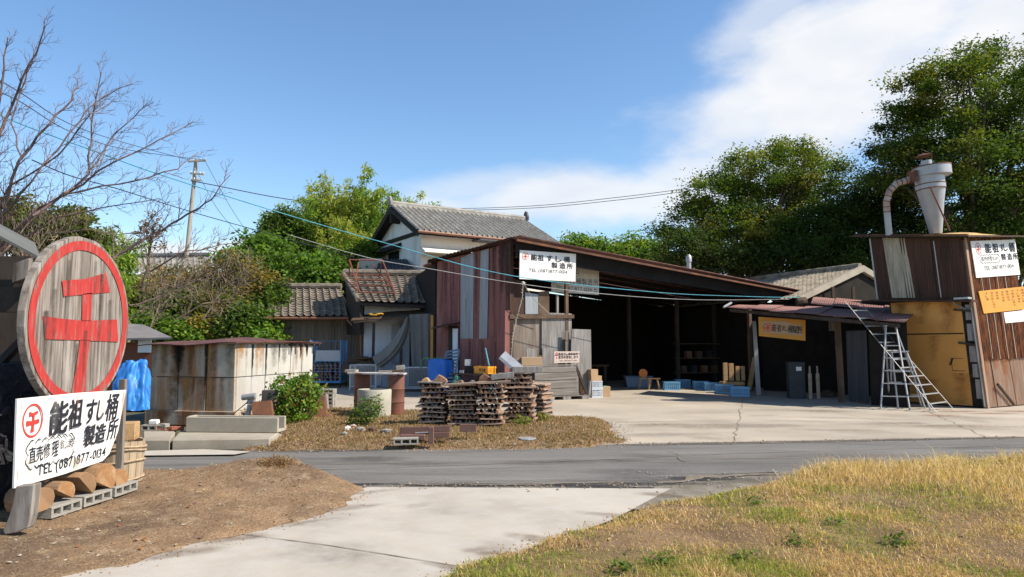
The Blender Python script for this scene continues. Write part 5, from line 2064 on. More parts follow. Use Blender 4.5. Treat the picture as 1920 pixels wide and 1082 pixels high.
# right side
mb = MB()
mb.corr(T_(0, 0, 1.22), T_(0, RW, 1.3), T_(0, RW, ZT(0, RW)), T_(0, 0, ZT(0, 0)), pitch=.076, amp=.015, seg=6, sheet=.42, off=.012, jag=.03, seed=6)
mb.build('side_sheet', RUSTW, tw, smooth=True, fix=False)
mb = MB()
mb.corr(T_(.02, .06, .03), T_(.02, RW, .03), T_(.05, RW, 1.4), T_(.05, .06, 1.4), pitch=.05, amp=.006, seg=4, sheet=.5, off=.012, seed=7)
mb.build('lower_side_sheet', RUSTL, tw, smooth=True, fix=False)
mb = MB()
mb.prism([T_(-.02, -.02, 0), T_(-.02, .09, 0), T_(-.02, .09, ZT(0, .1)), T_(-.02, -.02, ZT(0, 0))], e1 * .02)
mb.prism([T_(0.0, -.026, 0), T_(.08, -.026, 0), T_(.08, -.026, ZT(0, 0, -.05)), T_(.0, -.026, ZT(0, 0, -.05))], e2 * .02)
mb.build('corner_strip', RUSTL, tw)
for t_ in (.55, .95, 1.4, 1.85):
    mb = MB()
    mb.prism([T_(-.03, t_, 1.28), T_(-.03, t_ + .022, 1.28), T_(-.03, t_ + .022, ZT(0, t_, -.05)), T_(-.03, t_, ZT(0, t_, -.05))], e1 * .012)
    mb.build('seam_strip', PALESH, tw)
mb = MB()
mb.prism([T_(.1, .02, 0), T_(LW, .02, 0), T_(LW, .02, ZT(LW, 0)), T_(.1, .02, ZT(.1, 0))], e2 * .01)
mb.prism([T_(LW, .1, 0), T_(LW, RW, 0), T_(LW, RW, ZT(LW, RW)), T_(LW, .1, ZT(LW, .1))], e1 * .03)
mb.prism([T_(.1, RW, 0), T_(LW, RW, 0), T_(LW, RW, ZT(LW, RW)), T_(.1, RW, ZT(.1, RW))], e2 * .03)
mb.build('inner_wall', BLK_, tw)
mb = MB()
q = [T_(a, b, ZT(a, b, .02)) for a, b in ((LW + .65, -.38), (-.28, -.38), (-.28, RW + .2), (LW + .65, RW + .2))]
mb.prism(q, V((0, 0, .045)))
mb.build('roof', RUSTD, tw)
mb = MB()
mb.prism([p + V((0, 0, .05)) for p in [T_(a, b, ZT(a, b, .02)) for a, b in ((LW + .6, -.34), (-.24, -.34), (-.24, -.26), (LW + .6, -.26))]], V((0, 0, .03)))
mb.build('roof_edge', RUSTM, tw)
mb = MB()
mb.tube([T_(-.06, .55, .62), T_(-.05, 1.3, .05)], .035, 4)
mb.build('brace', DARKW, tw)
for n_, (t_, z, wd, hh, c_, al) in enumerate(((.3, 0, .10, 1.6, (.34, .11, .03), .9), (.75, 0, .14, 1.9, (.03, .014, .01), 1.3), (1.2, 0, .1, 2.2, (.36, .13, .04), .9), (1.7, 0, .16, 2.0, (.03, .014, .01), 1.2), (.5, -1.6, .16, 1.2, (.34, .12, .035), .9), (1.0, -1.7, .14, 1.1, (.03, .014, .01), 1.2), (1.55, -1.6, .12, 1.2, (.36, .13, .04), .9))):
    run_stain(tw, T_(-.05, t_, ZT(0, t_, -.1 + z)), e2, (.085, 0, 1), wd, hh, c_, al, n_ + 130)
for n_, (t_, wd, hh) in enumerate(((.3, .2, .9), (.8, .18, .7), (1.3, .25, 1.1))):
    run_stain(tw, T_(-.0, t_, 1.3), e2, (.085, 0, 1), wd, hh, (.30, .11, .035), .8, n_ + 150, bot=.3)
for n_, (s_, z, wd, hh, al) in enumerate(((.6, 2.82, .3, .9, .5), (1.3, 2.82, .25, .6, .4), (1.9, 2.82, .2, 1.2, .5), (.5, .9, .3, .8, .5), (1.5, .7, .5, .6, .45), (1.1, 1.9, .2, .7, .35))):
    run_stain(tw, T_(s_, -.004, z), e1, (.085, 0, 1), wd, hh, (.30, .12, .03), al, n_ + 160, 'grime_stain', bot=.5)
# sawdust on the roof
SAW = M('sawdust', (.52, .34, .14), rough=.95, var=.2, scale=6, bump=.6, bscale=40)
mb = MB()
nS = 24
vs, fs = [], []
for j in range(nS + 1):
    for i in range(nS + 1):
        a, b = i / nS, j / nS
        z = .075 * max(0, math.sin(math.pi * a) * math.sin(math.pi * b)) ** .8 * (1 + .3 * noise.noise(V((a * 5, b * 5, 2))))
        sa, sb = .95 - a * 1.1, -.25 + b * 2.0
        vs.append(T_(sa, sb, ZT(sa, sb, .068)) + V((0, 0, z)))
for j in range(nS):
    for i in range(nS):
        fs.append((j * (nS + 1) + i, j * (nS + 1) + i + 1, (j + 1) * (nS + 1) + i + 1, (j + 1) * (nS + 1) + i))
mb.add(vs, fs)
tag(mb.build('sawdust_heap', SAW, smooth='all'), 'low heap of golden sawdust on the tower roof', 'sawdust')

# dust collector
cy0 = P(1755, 437, 19.6)
cz = P(1755, 437, 19.6).z - .02
AXT = P(1741, 322, 19.6)
axv = (AXT - V((cy0.x, cy0.y, cz))).normalized()
rot = V((0, 0, 1)).rotation_difference(axv).to_matrix()
cy = V((cy0.x, cy0.y, cz))
HT = (AXT - cy).length
col = thing('dust_collector', 'pale metal cyclone with rusty cap and bent pipe on the tower roof', 'dust collector', cy)
mb = MB()
mb.lathe([(.155, 0), (.30, HT * .52), (.37, HT * .72)], cy, 28, rot)
mb.build('cone', GALV, col, smooth=True)
mb = MB()
mb.lathe([(.378, HT * .715), (.382, HT * .79)], cy, 28, rot)
mb.build('band', GALV, col, smooth=True)
mb = MB()
for h_ in (.712, .79):
    mb.lathe([(.39, HT * h_ - .012), (.39, HT * h_ + .012)], cy, 28, rot)
mb.build('band_rim', RUSTM, col)
mb = MB()
mb.lathe([(.37, HT * .79), (.385, HT * .93)], cy, 28, rot)
mb.build('neck', GALV, col, smooth=True)
oc = cy + axv * (HT * .99) + V((.09, 0, 0))
mb = MB()
mb.lathe([(.40, -.14), (.485, -.11), (.485, .14), (.46, .155)], oc, 32, rot)
mb.build('drum', GALV, col, smooth=True)
mb = MB()
mb.lathe([(.495, .135), (.495, .165), (.2, .21), (.001, .22)], oc, 32, rot)
mb.build('drum_lid', RUSTM, col)
mb = MB()
mb.lathe([(.14, .2), (.14, .33)], oc - V((.12, 0, 0)), 16, rot)
mb.build('outlet', GALV, col, smooth=True)
mb = MB()
for k in range(3):
    a = k * 2.1
    mb.tube([oc - V((.12, 0, 0)) + V((.13 * math.cos(a), .13 * math.sin(a), .32)), oc - V((.12, 0, 0)) + V((.15 * math.cos(a), .15 * math.sin(a), .5))], .012, 4)
mb.lathe([(.25, .46), (.001, .55)], oc - V((.16, 0, 0)), 18, Matrix.Rotation(-.12, 3, 'Y'), cap=True)
mb.build('rain_cap', RUSTM, col)
pipe0 = P(1667, 437, 19.9)
pipe0.z = cz
pl = [pipe0, P(1663, 397, 19.85), P(1662, 378, 19.8), P(1668, 358, 19.75), P(1681, 344, 19.7), P(1698, 339, 19.65), P(1722, 330, 19.6)]
mb = MB()
mb.tube(pl[:2], .088, 14)
mb.build('riser_pipe', GALV, col, smooth=True)
mb = MB()
mb.tube([pl[1]] + pl[2:], [.088, .088, .09, .092, .092, .10], 14)
mb.build('elbow_pipe', M('worn_pipe', (.42, .36, .32), var=.25, scale=5, col2=(.22, .09, .05), thr=.58, scale2=4), col, smooth=True)
for a, b in zip(pl[1:-1], pl[2:]):
    for f in (0, .5):
        c_ = a.lerp(b, f)
        d_ = (b - a).normalized()
        mb = MB()
        mb.tube([c_ - d_ * .012, c_ + d_ * .012], .098, 14)
        mb.build('pipe_collar', RUSTM, col)
mb = MB()
mb.obox(P(1710, 341, 19.45), V((.14, 0, .02)), V((0, .26, 0)), V((0, 0, .33)))
mb.build('inlet_box', RUSTM, col)
mb = MB()
a = P(1744, 350, 19.2)
b = P(1781, 436, 19.0)
b.z = cz - .01
mb.tube([a, b], .022, 6)
mb.build('stay_rod', RUSTF, col)

# tower signs
TOW = EYE
o_ = -.05


def onT(px, py, off=-.05):
    n = e1
    # the side wall leans: use its true plane
    pa, pb, pc = T_(off, 0, 0), T_(off, 1, 0), T_(off, 0, 3)
    nn = (pb - pa).cross(pc - pa).normalized()
    return PL(px, py, pa, nn)


S5 = Board(onT(1820, 452), onT(1903, 449), onT(1913, 515), onT(1831, 521), lift=.006)
sg = thing('tower_sign', 'white sign with black characters and ring mark, highest on the rusty tower side', 'sign', S5(.5, 0))
mb = MB()
S5.plate(mb, .02).build('board', PAINTW, sg)
mb = MB()
for ch, x, h in (('能', .345, .25), ('祖', .51, .25), ('す', .66, .2), ('し', .745, .2), ('桶', .89, .25)):
    S5.put(mb, ch, x, .785, .13 if ch not in 'すし' else .09, h, bold=.03)
for ch, x in (('製', .665), ('造', .81), ('所', .945)):
    S5.put(mb, ch, x, .525, .105, .18, bold=.02)
mb.build('brush_lettering', INK, sg, fix=False)
mb = MB()
for ch, x in (('直', .19), ('売', .25), ('修', .31), ('理', .37)):
    S5.put(mb, ch, x, .50, .055, .12, bold=.005)
for ch, x in (('致', .425), ('し', .46), ('ま', .495), ('す', .53)):
    S5.put(mb, ch, x, .50, .034, .09)
S5.cloud(mb, .355, .495, .40, .19)
S5.line(mb, 'TEL (087)877-0134', .19, .87, .245, .10, slope=.02)
mb.build('pen_lettering', INKF, sg, fix=False)
mb = MB()
S5.mark(mb, .135, .785, .16, kx=.9)
mb.build('ring_mark', RED, sg, fix=False)
S6 = Board(onT(1835, 546), onT(1922, 537), onT(1928, 579), onT(1845, 588), lift=.006)
YEL = M('yellow_board', (.66, .30, .05), rough=.6, var=.08, scale=3, bump=.05)
sg = thing('tower_sign', 'orange-yellow board with faded handwritten columns, under the white sign on the tower', 'sign', S6(.5, 0))
mb = MB()
S6.plate(mb, .02).build('board', YEL, sg)
mb = MB()
r = random.Random(5)
cols = '能祖すし桶|すし桶直売|修理致します|桶製造所|直売修理|能祖桶|製造致します|すし桶'
for k, txt in enumerate(cols.split('|')):
    for j, ch in enumerate(txt):
        S6.put(mb, ch, .92 - k * .112 + r.uniform(-.008, .008), .86 - j * .125, .055 if k else .07, .09, bold=-.004)
mb.build('faded_lettering', M('brown_ink', (.28, .12, .05), var=.3, bump=0), sg, fix=False)
S7 = Board(onT(1882, 586, -.04), onT(1935, 580, -.04), onT(1938, 601, -.04), onT(1886, 606, -.04))
mb = MB()
S7.plate(mb, .015)
tag(mb.build('blank_sign', PAINTW), 'plain blank white plate lowest on the rusty tower side', 'sign')
# ------------------------------------------------------------------ wood stacks on the soil island
WBD = M('stack_board', (.40, .30, .225), rough=.85, var=.3, scale=4, stretch=(.4, 3, 3), col2=(.22, .15, .11), thr=.58, scale2=5, bump=.4)
WWA = M('offcut_wood', (.19, .10, .065), rough=.85, var=.4, scale=5, stretch=(3, .4, 3), col2=(.34, .19, .11), thr=.6, scale2=5, bump=.4)
WWB = M('offcut_wood_grey', (.15, .10, .08), rough=.9, var=.4, scale=5, stretch=(3, .4, 3), col2=(.32, .26, .21), thr=.6, scale2=6, bump=.4)
WWC = M('offcut_wood_red', (.28, .16, .10), rough=.85, var=.3, scale=5, stretch=(3, .4, 3), bump=.4)
r = random.Random(21)
WEDGE = []
for k in range(9):
    mb = MB()
    w_, h_ = r.uniform(.09, .14), r.uniform(.055, .085)
    ap = r.uniform(-.03, .03)
    L = r.uniform(.5, .62)
    q = [V((-w_ / 2, -L / 2, 0)), V((w_ / 2, -L / 2, 0)), V((w_ / 2 * .8, -L / 2, h_ * .35)), V((ap, -L / 2, h_)), V((-w_ / 2 * .75, -L / 2, h_ * .4))]
    mb.prism(q, V((0, L, 0)))
    o = mb.build('offcut', (WWA, WWB, WWA, WWB, WWC, WWA, WWB, WWA, WWB)[k])
    WEDGE.append(o.data)
    # recentre so that the object's origin is at the base centre
    bpy.data.objects.remove(o)
BOARDS = []
for k in range(6):
    mb = MB()
    n_ = 8
    top = [V((-.33 + .66 * i / n_, -.3, .024 + r.uniform(-.006, .008))) for i in range(n_ + 1)]
    bot = [V((-.33 + .66 * i / n_, -.3, r.uniform(-.004, .004))) for i in range(n_ + 1)]
    mb.prism(bot + top[::-1], V((0, .6, 0)))
    o = mb.build('board', WBD if k != 2 else GREYB)
    BOARDS.append(o.data)
    bpy.data.objects.remove(o)


def part(name, me, parent, loc, rot=(0, 0, 0), sc_=(1, 1, 1)):
    o = bpy.data.objects.new(name, me)
    C.objects.link(o)
    o.parent = parent
    o.location, o.rotation_euler, o.scale = loc, rot, sc_
    return o


def stack(px, py, h, wpx, layers, rz, label, seed, tilt=0.0, toff=0.0, depth=1.0):
    r = random.Random(seed)
    g = island.g(px, py)
    Y = g.y
    wd = wpx / FPX * Y / .68
    loc = V((g.x, g.y + .3, g.z - .03))
    t = thing('wood_stack', label, 'wood stack', loc, 'stacks of layered boards and offcuts')
    t.rotation_euler = (0, tilt, rz)
    lh = h / layers
    z = 0
    for L in range(layers):
        sx = wd * r.uniform(.93, 1.08)
        dx = r.uniform(-.05, .05) + toff * L / layers
        nwed = r.choice((5, 6, 6, 7))
        for k in range(nwed):
            x = (-.5 + (k + .5) / nwed) * .6 * sx + dx + r.uniform(-.012, .012)
            hh = (lh - .02) / .07 * r.uniform(.8, 1.12)
            part('offcut', r.choice(WEDGE), t, (x, r.uniform(-.05, .03), z), (r.uniform(-.04, .04), r.uniform(-.15, .15), r.uniform(-.09, .09)), (sx * r.uniform(.7, .95), depth, hh))
        z += lh - .02
        part('board', r.choice(BOARDS), t, (dx, r.uniform(-.05, .03), z), (r.uniform(-.02, .02), r.uniform(-.06, .03), r.uniform(-.12, .12)), (sx * r.uniform(.85, 1.1), depth, r.uniform(.6, 1.2)))
        z += .02
    return t, loc + V((0, 0, z)), wd


def chunk(loc, s_, seed, mat, label, name='wood_chunk', long=1.6):
    r = random.Random(seed)
    mb = MB()
    vs = []
    q = [(-1, 0), (-.75, .6), (-.2, 1), (.35, .85), (.9, .35), (1, 0)]
    a = [V((x * s_ * r.uniform(.85, 1.1), -s_ * long / 2, y * s_ * r.uniform(.8, 1.1))) for x, y in q]
    mb.prism(a, V((r.uniform(-.02, .02), s_ * long, 0)))
    mb.v = [tuple(Matrix.Rotation(r.uniform(-.7, .7), 3, 'Z') @ V(v) + V(loc)) for v in mb.v] if False else [tuple(V(v) + V(loc)) for v in mb.v]
    return tag(mb.build(name, mat, bevel=.006), label, 'wood piece')


_, top1, _ = stack(811, 797, .84, 54, 9, -.05, 'leftmost wood stack, behind the brown bench, two wood chunks on top', 31, tilt=.02)
_, top2, _ = stack(868, 799, .80, 54, 9, -.08, 'second wood stack from the left, its top board shared with the next', 32, tilt=.0, toff=.0)
_, top3, _ = stack(921, 801, .86, 50, 9, -.06, 'third wood stack from the left, just left of the dark gap', 33, tilt=.0)
_, top4, _ = stack(978, 795, 1.02, 58, 11, -.10, 'tallest wood stack, right of the dark gap, with pale planks on top', 34, tilt=-.01, toff=-.08)
_, top5, _ = stack(1012, 783, .72, 44, 8, -.35, 'ragged slumping wood stack at the right end of the row', 35, tilt=.06, toff=-.10, depth=1.1)
chunk(top1 + V((-.16, -.1, .0)), .09, 1, TAN, 'pale cut chunk at the left on the leftmost stack')
chunk(top1 + V((.12, -.1, .0)), .14, 2, WWC, 'reddish split chunk at the right on the leftmost stack')
chunk(top2 + V((-.08, -.1, .0)), .10, 3, WWB, 'purple grey wedge on the second stack')
chunk(top2 + V((.17, -.1, .0)), .09, 4, GREYB, 'small pale wedge beside the purple grey one')
chunk(top3 + V((-.12, -.05, .02)), .13, 5, WWA, 'brown wedge with a pale slip on top, on the third stack')
chunk(top3 + V((.16, .0, .02)), .12, 6, BROWNW, 'tall brown wedge near the right edge of the third stack')
mb = MB()
mb.obox(top2 + V((-.38, -.36, -.012)), top3 + V((.36, -.36, .01)) - top2 - V((-.38, -.36, -.012)), V((0, .14, 0)), V((0, 0, .035)))
tag(mb.build('plank', WBD, bevel=.004), 'long pale plank spanning the tops of the second and third stacks', 'plank')
mb = MB()
mb.obox(top3 + V((.0, -.3, .045)), V((.42, .0, .05)), V((0, .2, 0)), V((0, 0, .10)))
tag(mb.build('plank', GREYB, bevel=.004), 'short thick grey plank end on the third stack', 'plank')
mb = MB()
mb.obox(top4 + V((-.45, -.3, .28)), V((.42, .05, -.36)), V((.1, .08, .1)), V((.03, 0, .05)))
tag(mb.build('plank', M('blue_grey_plank', (.27, .29, .34), var=.15, scale=4)), 'blue-grey plank leaning slantwise against the tallest stack', 'plank')
mb = MB()
mb.obox(top4 + V((-.18, -.34, .005)), V((.60, .05, .0)), V((0, .3, 0)), V((0, 0, .12)))
tag(mb.build('plank', GREYB, bevel=.006), 'thick pale grey plank flat on top of the tallest stack', 'plank')
mb = MB()
for k in range(5):
    mb.obox(top4 + V((-.3 + .02 * k, -.15 + .05 * k, .13 + .03 * k)), V((.40, .1, .0)), V((-.02, .14, 0)), V((0, 0, .022)))
tag(mb.build('board_pile', WBD), 'pile of thin pale offcut boards on the tallest stack', 'board pile')
mb = MB()
mb.box(top4 + V((.2, .12, .22)), (.42, .3, .17), rz=.1)
CARD = M('cardboard', (.46, .31, .18), rough=.85, var=.08, scale=3, bump=.05)
tag(mb.build('cardboard_box', CARD, bevel=.004), 'light tan cardboard box behind the top of the tallest stack', 'box')

# brown broken bench in front of the stacks
BENCH = M('brown_bench_paint', (.155, .085, .07), rough=.7, var=.2, scale=3, bump=.15)
b0 = island.g(752, 826)

bn = thing('broken_bench', 'collapsed brown plank bench lying in front of the leftmost stacks', 'bench', b0)


def bbox_(name, px0, py0, px1, py1, Y, dep, dz=0.0):
    a, b = P(px0, py1, Y), P(px1, py0, Y)
    mb = MB()
    mb.obox(a, V((b.x - a.x, 0, dz)), V((0, dep, 0)), V((0, 0, b.z - a.z)))
    return mb.build(name, BENCH, bn, bevel=.006)


bbox_('seat_board', 749, 801, 806, 816, 11.55, .06, .01)
bbox_('seat_board', 749, 816, 796, 824, 11.4, .22)
bbox_('post', 803, 801, 813, 833, 11.2, .07)
bbox_('back_board', 814, 799, 844, 810, 11.4, .05, .01)
bbox_('back_board', 814, 811, 843, 822, 11.38, .06, .01)
bbox_('end_board', 862, 796, 893, 810, 11.5, .06, .005)
bbox_('leg', 874, 809, 877, 827, 11.5, .04)
p = island.g(753, 832)
o = dup(BLK, p + V((.05, .1, -.02)), .15)
tag(o, 'lone hollow block in front of the brown bench', 'concrete block')
p = P(776, 814, 11.5)
mb = MB()
mb.box((p.x, p.y, p.z - .04), (.12, .09, .06), rz=.3)
tag(mb.build('brick', BRICK, bevel=.01), 'orange brick end lying on the brown bench', 'brick')
mb = MB()
mb.obox(P(778, 813, 11.52), V((.25, .02, .012)), V((0, .05, 0)), V((0, 0, .016)))
tag(mb.build('stick', GALV), 'pale strip lying on the brown bench beside the brick', 'stick')

# well ring, drums with board table, bushes, stones
g = island.g(695, 783)
RING = M('ring_concrete', (.44, .42, .34), rough=.9, var=.14, scale=2, col2=(.30, .29, .24), thr=.6, scale2=1.4, bump=.2, bscale=40, fine=.12)
mb = MB()
mb.lathe([(.36, 0), (.365, .30), (.37, .58), (.355, .61), (.315, .61), (.305, .58), (.30, .1), (.001, .1)], V((g.x, g.y + .38, g.z - .03)), 40)
tag(mb.build('well_ring', RING, smooth=True), 'round pale concrete well ring standing in front of the board table', 'well ring')
DRUMM = M('rusty_drum', (.18, .08, .055), rough=.8, var=.22, scale=3, col2=(.10, .045, .035), thr=.56, scale2=2, col3=(.42, .10, .05), thr3=.68, scale3=1.6, bump=.15)


def drum_at(px, py, label, R_=.18):
    g = island.g(px, py)
    c = V((g.x, g.y + R_, g.z - .02))
    t = thing('oil_drum', label, 'drum', c, 'rusty drums under the table')
    mb = MB()
    prof = [(R_ - .02, 0), (R_, .01), (R_, .28)]
    for z in (.29, .58):
        prof += [(R_, z - .02), (R_ + .012, z), (R_, z + .02)]
    prof += [(R_, .87), (R_, .88)]
    mb.lathe(prof, c, 32)
    mb.build('drum_body', DRUMM, t, smooth=True)
    mb = MB()
    for z in (.015, .875):
        mb.tube([c + V(((R_ - .002) * math.cos(k * math.pi / 16), (R_ - .002) * math.sin(k * math.pi / 16), z)) for k in range(33)], .012, 5, cap=False)
    mb.build('rim', RUSTM, t, smooth=True)
    return c


d1 = drum_at(740, 778, 'narrow rusty drum under the right end of the board table')
d0 = drum_at(675, 774, 'narrow rusty drum behind the well ring, under the left end of the table')
tb = thing('table_board', 'long paint-flaked board laid across two rusty drums', 'table', (d0 + d1) / 2 + V((0, 0, .89)))
mb = MB()
zt2 = max(d0.z, d1.z) + .892
a, b = P(650, 717, d0.y - .25), P(757, 714, d1.y - .25)
a.z = b.z = zt2
mb.obox(a, b - a, V((0, .5, 0)), V((0, 0, .035)))
FLAKE = M('flaked_board', (.55, .53, .50), rough=.8, var=.15, scale=4, col2=(.22, .09, .05), thr=.56, soft=.05, scale2=5, bump=.3)
mb.build('table_top', FLAKE, tb, bevel=.004)
for k, (px, w_, h_, m_, lb) in enumerate(((660, .26, .06, BLOCKM, 'hollow block piece at the left end of the board table'), (722, .30, .035, GREYB, 'grey slate slab lying on the board table'), (742, .34, .05, BROWNW, 'dark weathered plank end at the right end of the table'), (748, .2, .1, GREYB, 'tilted grey lump at the right end of the board table'))):
    p = P(px, 714, d0.y)
    mb = MB()
    mb.box((p.x, d0.y - .05 + .08 * k, zt2 + .036 + h_ / 2 + (.05 if k == 3 else 0)), (w_, .22, h_), rz=.1 * k - .1, ry=-.12 if k == 3 else 0)
    tag(mb.build('slab', m_, bevel=.006), lb, 'slab')
r = random.Random(4)
slab_l = ['pale stone at the left end of the loose stones', 'pinkish stone between the small shrub and the loose slabs', 'flat grey stone in front of the small shrub', 'rounded dull stone nearest the road among the loose stones', 'flat brown slab lying right of the loose stones', 'dark flat slab left of the brown bench']
for k, (px, py, s_) in enumerate(((652, 806, .10), (663, 802, .09), (676, 808, .16), (646, 817, .10), (699, 808, .17), (724, 812, .17))):
    p = island.g(px, py)
    mb = MB()
    m = Matrix.Rotation(r.uniform(0, 3), 3, 'Z') @ Matrix.Diagonal(V((1, .7, .38 if k in (2, 4, 5) else .75)))
    ico = [V((math.cos(a) * math.cos(e), math.sin(a) * math.cos(e), math.sin(e))) * r.uniform(.8, 1.15) for e in (-.5, .45) for a in [i * math.pi / 3 + e for i in range(6)]] + [V((0, 0, .95)), V((0, 0, -.9))]
    fs = [(i, (i + 1) % 6, 6 + (i + 1) % 6, 6 + i) for i in range(6)] + [(6 + i, 6 + (i + 1) % 6, 12) for i in range(6)] + [((i + 1) % 6, i, 13) for i in range(6)]
    mb.add([p + V((0, 0, s_ * .2)) + (m @ q) * s_ * .8 for q in ico], fs)
    tag(mb.build('stone', (PAINTW, M('pink_stone', (.5, .38, .34)), BLOCKM, BLOCKM, BROWNW, GREYB)[k]), slab_l[k], 'stone')
# grey flat puddle-like slab set in the soil
mb = MB()
p = island.g(988, 823)
mb.lathe([(.16, 0), (.15, .02)], p + V((0, 0, -.002)), 9)
tag(mb.build('flat_stone', M('blue_grey_stone', (.30, .31, .33), var=.2, scale=6)), 'flat bluish grey stone set in the soil right of the stacks', 'stone')

# stack of hollow blocks and clutter by the bush
bp = G(601, 770)
for L in range(5):
    for k in range(2):
        p = V((bp.x + .05, bp.y + .32 + k * .21, .005 + L * .102))
        o = dup(BLK, p, rnd.uniform(-.06, .06) + .05, scale=(1.0, 1, 1))
        tag(o, ('front hollow block of the pile right of the bush, ' if k == 0 else 'rear hollow block of the pile right of the bush, ') + ('at the bottom', 'second from the ground', 'in the middle', 'second from the top', 'at the top')[L], 'concrete block', 'pile of hollow blocks')
mb = MB()
mb.obox(G(583, 792) , V((.32, .1, 0)), V((.03, .05, 0)), V((-.12, .15, .55)))
tag(mb.build('rusty_plate', RUSTM), 'rusty flat plate leaning beside the right edge of the bush', 'plate')
mb = MB()
a = G(602, 775)
mb.prism([a + V((-.1, -.15, 0)), a + V((.22, -.2, 0)), a + V((.1, .05, .45)), a + V((-.18, .1, .5)), a + V((-.26, .1, .5))], V((.03, .05, 0)))
tag(mb.build('sheet_scrap', M('grey_scrap', (.2, .19, .18), var=.2)), 'bent grey sheet scrap leaning on the block pile', 'scrap')
# left of the bush: metal box, flue pipe, plates
a = V((G(478, 806).x, G(478, 806).y, .0))
mb = MB()
mb.box((a.x + .1, a.y + .5, .40), (.30, .3, .66), rz=.3)
tag(mb.build('dark_box', M('dark_metal', (.05, .045, .045), var=.3), bevel=.01), 'dark upright metal box between the concrete box and the bush', 'box')
mb = MB()
mb.lathe([(.05, 0), (.052, .3)], V((a.x - .22, a.y + .12, .17)), 14, Matrix.Rotation(.2, 3, 'Y') @ Matrix.Rotation(-.1, 3, 'X'))
mb.lathe([(.075, .31), (.08, .45), (.06, .45)], V((a.x - .22, a.y + .12, .17)), 14, Matrix.Rotation(.2, 3, 'Y') @ Matrix.Rotation(-.1, 3, 'X'))
mb.lathe([(.058, -.12), (.06, .14), (.045, .14)], V((a.x - .17, a.y + .06, .63)), 14, Matrix.Rotation(1.45, 3, 'Y'))
tag(mb.build('flue_pipe', GALV, smooth=True), 'short white flue pipe elbow standing by the corner of the concrete box', 'pipe')
mb = MB()
mb.obox(V((a.x - .02, a.y - .05, .17)), V((.36, .06, .02)), V((.02, .05, 0)), V((-.1, .12, .36)))
tag(mb.build('rusty_plate', RUSTM), 'dark red sheet leaning by the white flue pipe', 'plate')
mb = MB()
mb.tube([V((a.x - .55, a.y - .1, .17)), V((a.x - .2, a.y + .1, .52))], .012, 4)
tag(mb.build('stick', DARKW), 'thin dark stick leaning on the corner of the concrete box', 'stick')

# ------------------------------------------------------------------ roll cage with firewood, mesh pallets
BLUEM = M('blue_steel', (.07, .27, .58), rough=.5, var=.15, scale=3, bump=.05)
ZINC = M('zinc_mesh', (.55, .56, .57), rough=.5, var=.1, metal=.3, bump=0)
g = G(580, 727)
cg = thing('roll_cage', 'blue steel roll cage holding firewood and a grey sheet, by the brown wall', 'roll cage', g)
cw = 58 / FPX * g.y
cdp = .8


def bars(mb, p0, ux, uz, nx, nz, r_):
    for i in range(nx + 1):
        mb.tube([p0 + ux * (i / nx), p0 + ux * (i / nx) + uz], r_, 4, cap=False)
    for j in range(nz + 1):
        mb.tube([p0 + uz * (j / nz), p0 + uz * (j / nz) + ux], r_, 4, cap=False)


ca = math.radians(-4)
cx, cyv = V((math.cos(ca), math.sin(ca), 0)), V((-math.sin(ca), math.cos(ca), 0))
zt3 = 1.6 + (650 - 639) / FPX * g.y
for nme, p0, ux, nx in (('front_grid', g + V((0, 0, .25)), cx * cw, 6), ('back_grid', g + cyv * cdp + V((0, 0, .25)), cx * cw, 5), ('side_grid', g + cx * cw + V((0, 0, .25)), cyv * cdp, 4), ('side_grid', g + V((0, 0, .25)), cyv * cdp, 5)):
    mb = MB()
    hz = zt3 - .25 if nme != 'front_grid' else .78
    bars(mb, p0, ux, V((0, 0, hz)), nx, 1 if nme != 'front_grid' else 2, .009)
    mb.build(nme, BLUEM, cg)
for a, b in ((0, 0), (1, 0), (0, 1), (1, 1)):
    mb = MB()
    q = g + cx * cw * a + cyv * cdp * b
    mb.tube([q + V((0, 0, .18)), q + V((0, 0, zt3 + .03))], .028, 6)
    mb.build('post', BLUEM, cg)
    mb = MB()
    mb.lathe([(.055, -.02), (.055, .02)], q + V((0, 0, .055)), 12, Matrix.Rotation(math.pi / 2, 3, 'Y'))
    mb.obox(q + V((-.03, -.03, .09)), V((.06, 0, 0)), V((0, .06, 0)), V((0, 0, .1)))
    mb.build('castor', BLK_, cg)
mb = MB()
mb.obox(g + V((0, 0, .19)), cx * cw, cyv * cdp, V((0, 0, .05)))
mb.build('base', BLUEM, cg)
mb = MB()
mb.obox(g + cx * .1 + cyv * .28 + V((0, 0, 1.02)), cx * (cw - .2), cyv * .05 + V((0, 0, .02)), V((0, .1, .42)))
tag(mb.build('grey_sheet', M('pale_grey_sheet', (.46, .46, .45), var=.08)), 'pale grey sheet standing on the firewood in the blue cage', 'sheet')
r = random.Random(12)
fw = thing('firewood', 'firewood pieces stacked inside the blue roll cage', 'firewood', g + V((.3, .4, .25)))
for L in range(6):
    for k in range(7):
        part('split_piece', r.choice(WEDGE), fw, (-.2 + cw * (k + .4) / 7.2 - .05 + r.uniform(-.03, .03), r.uniform(-.03, .03), .0 + L * .115), (0, r.uniform(-.3, .3), r.uniform(-.1, .1)), (1.3, 1.15, 1.7))


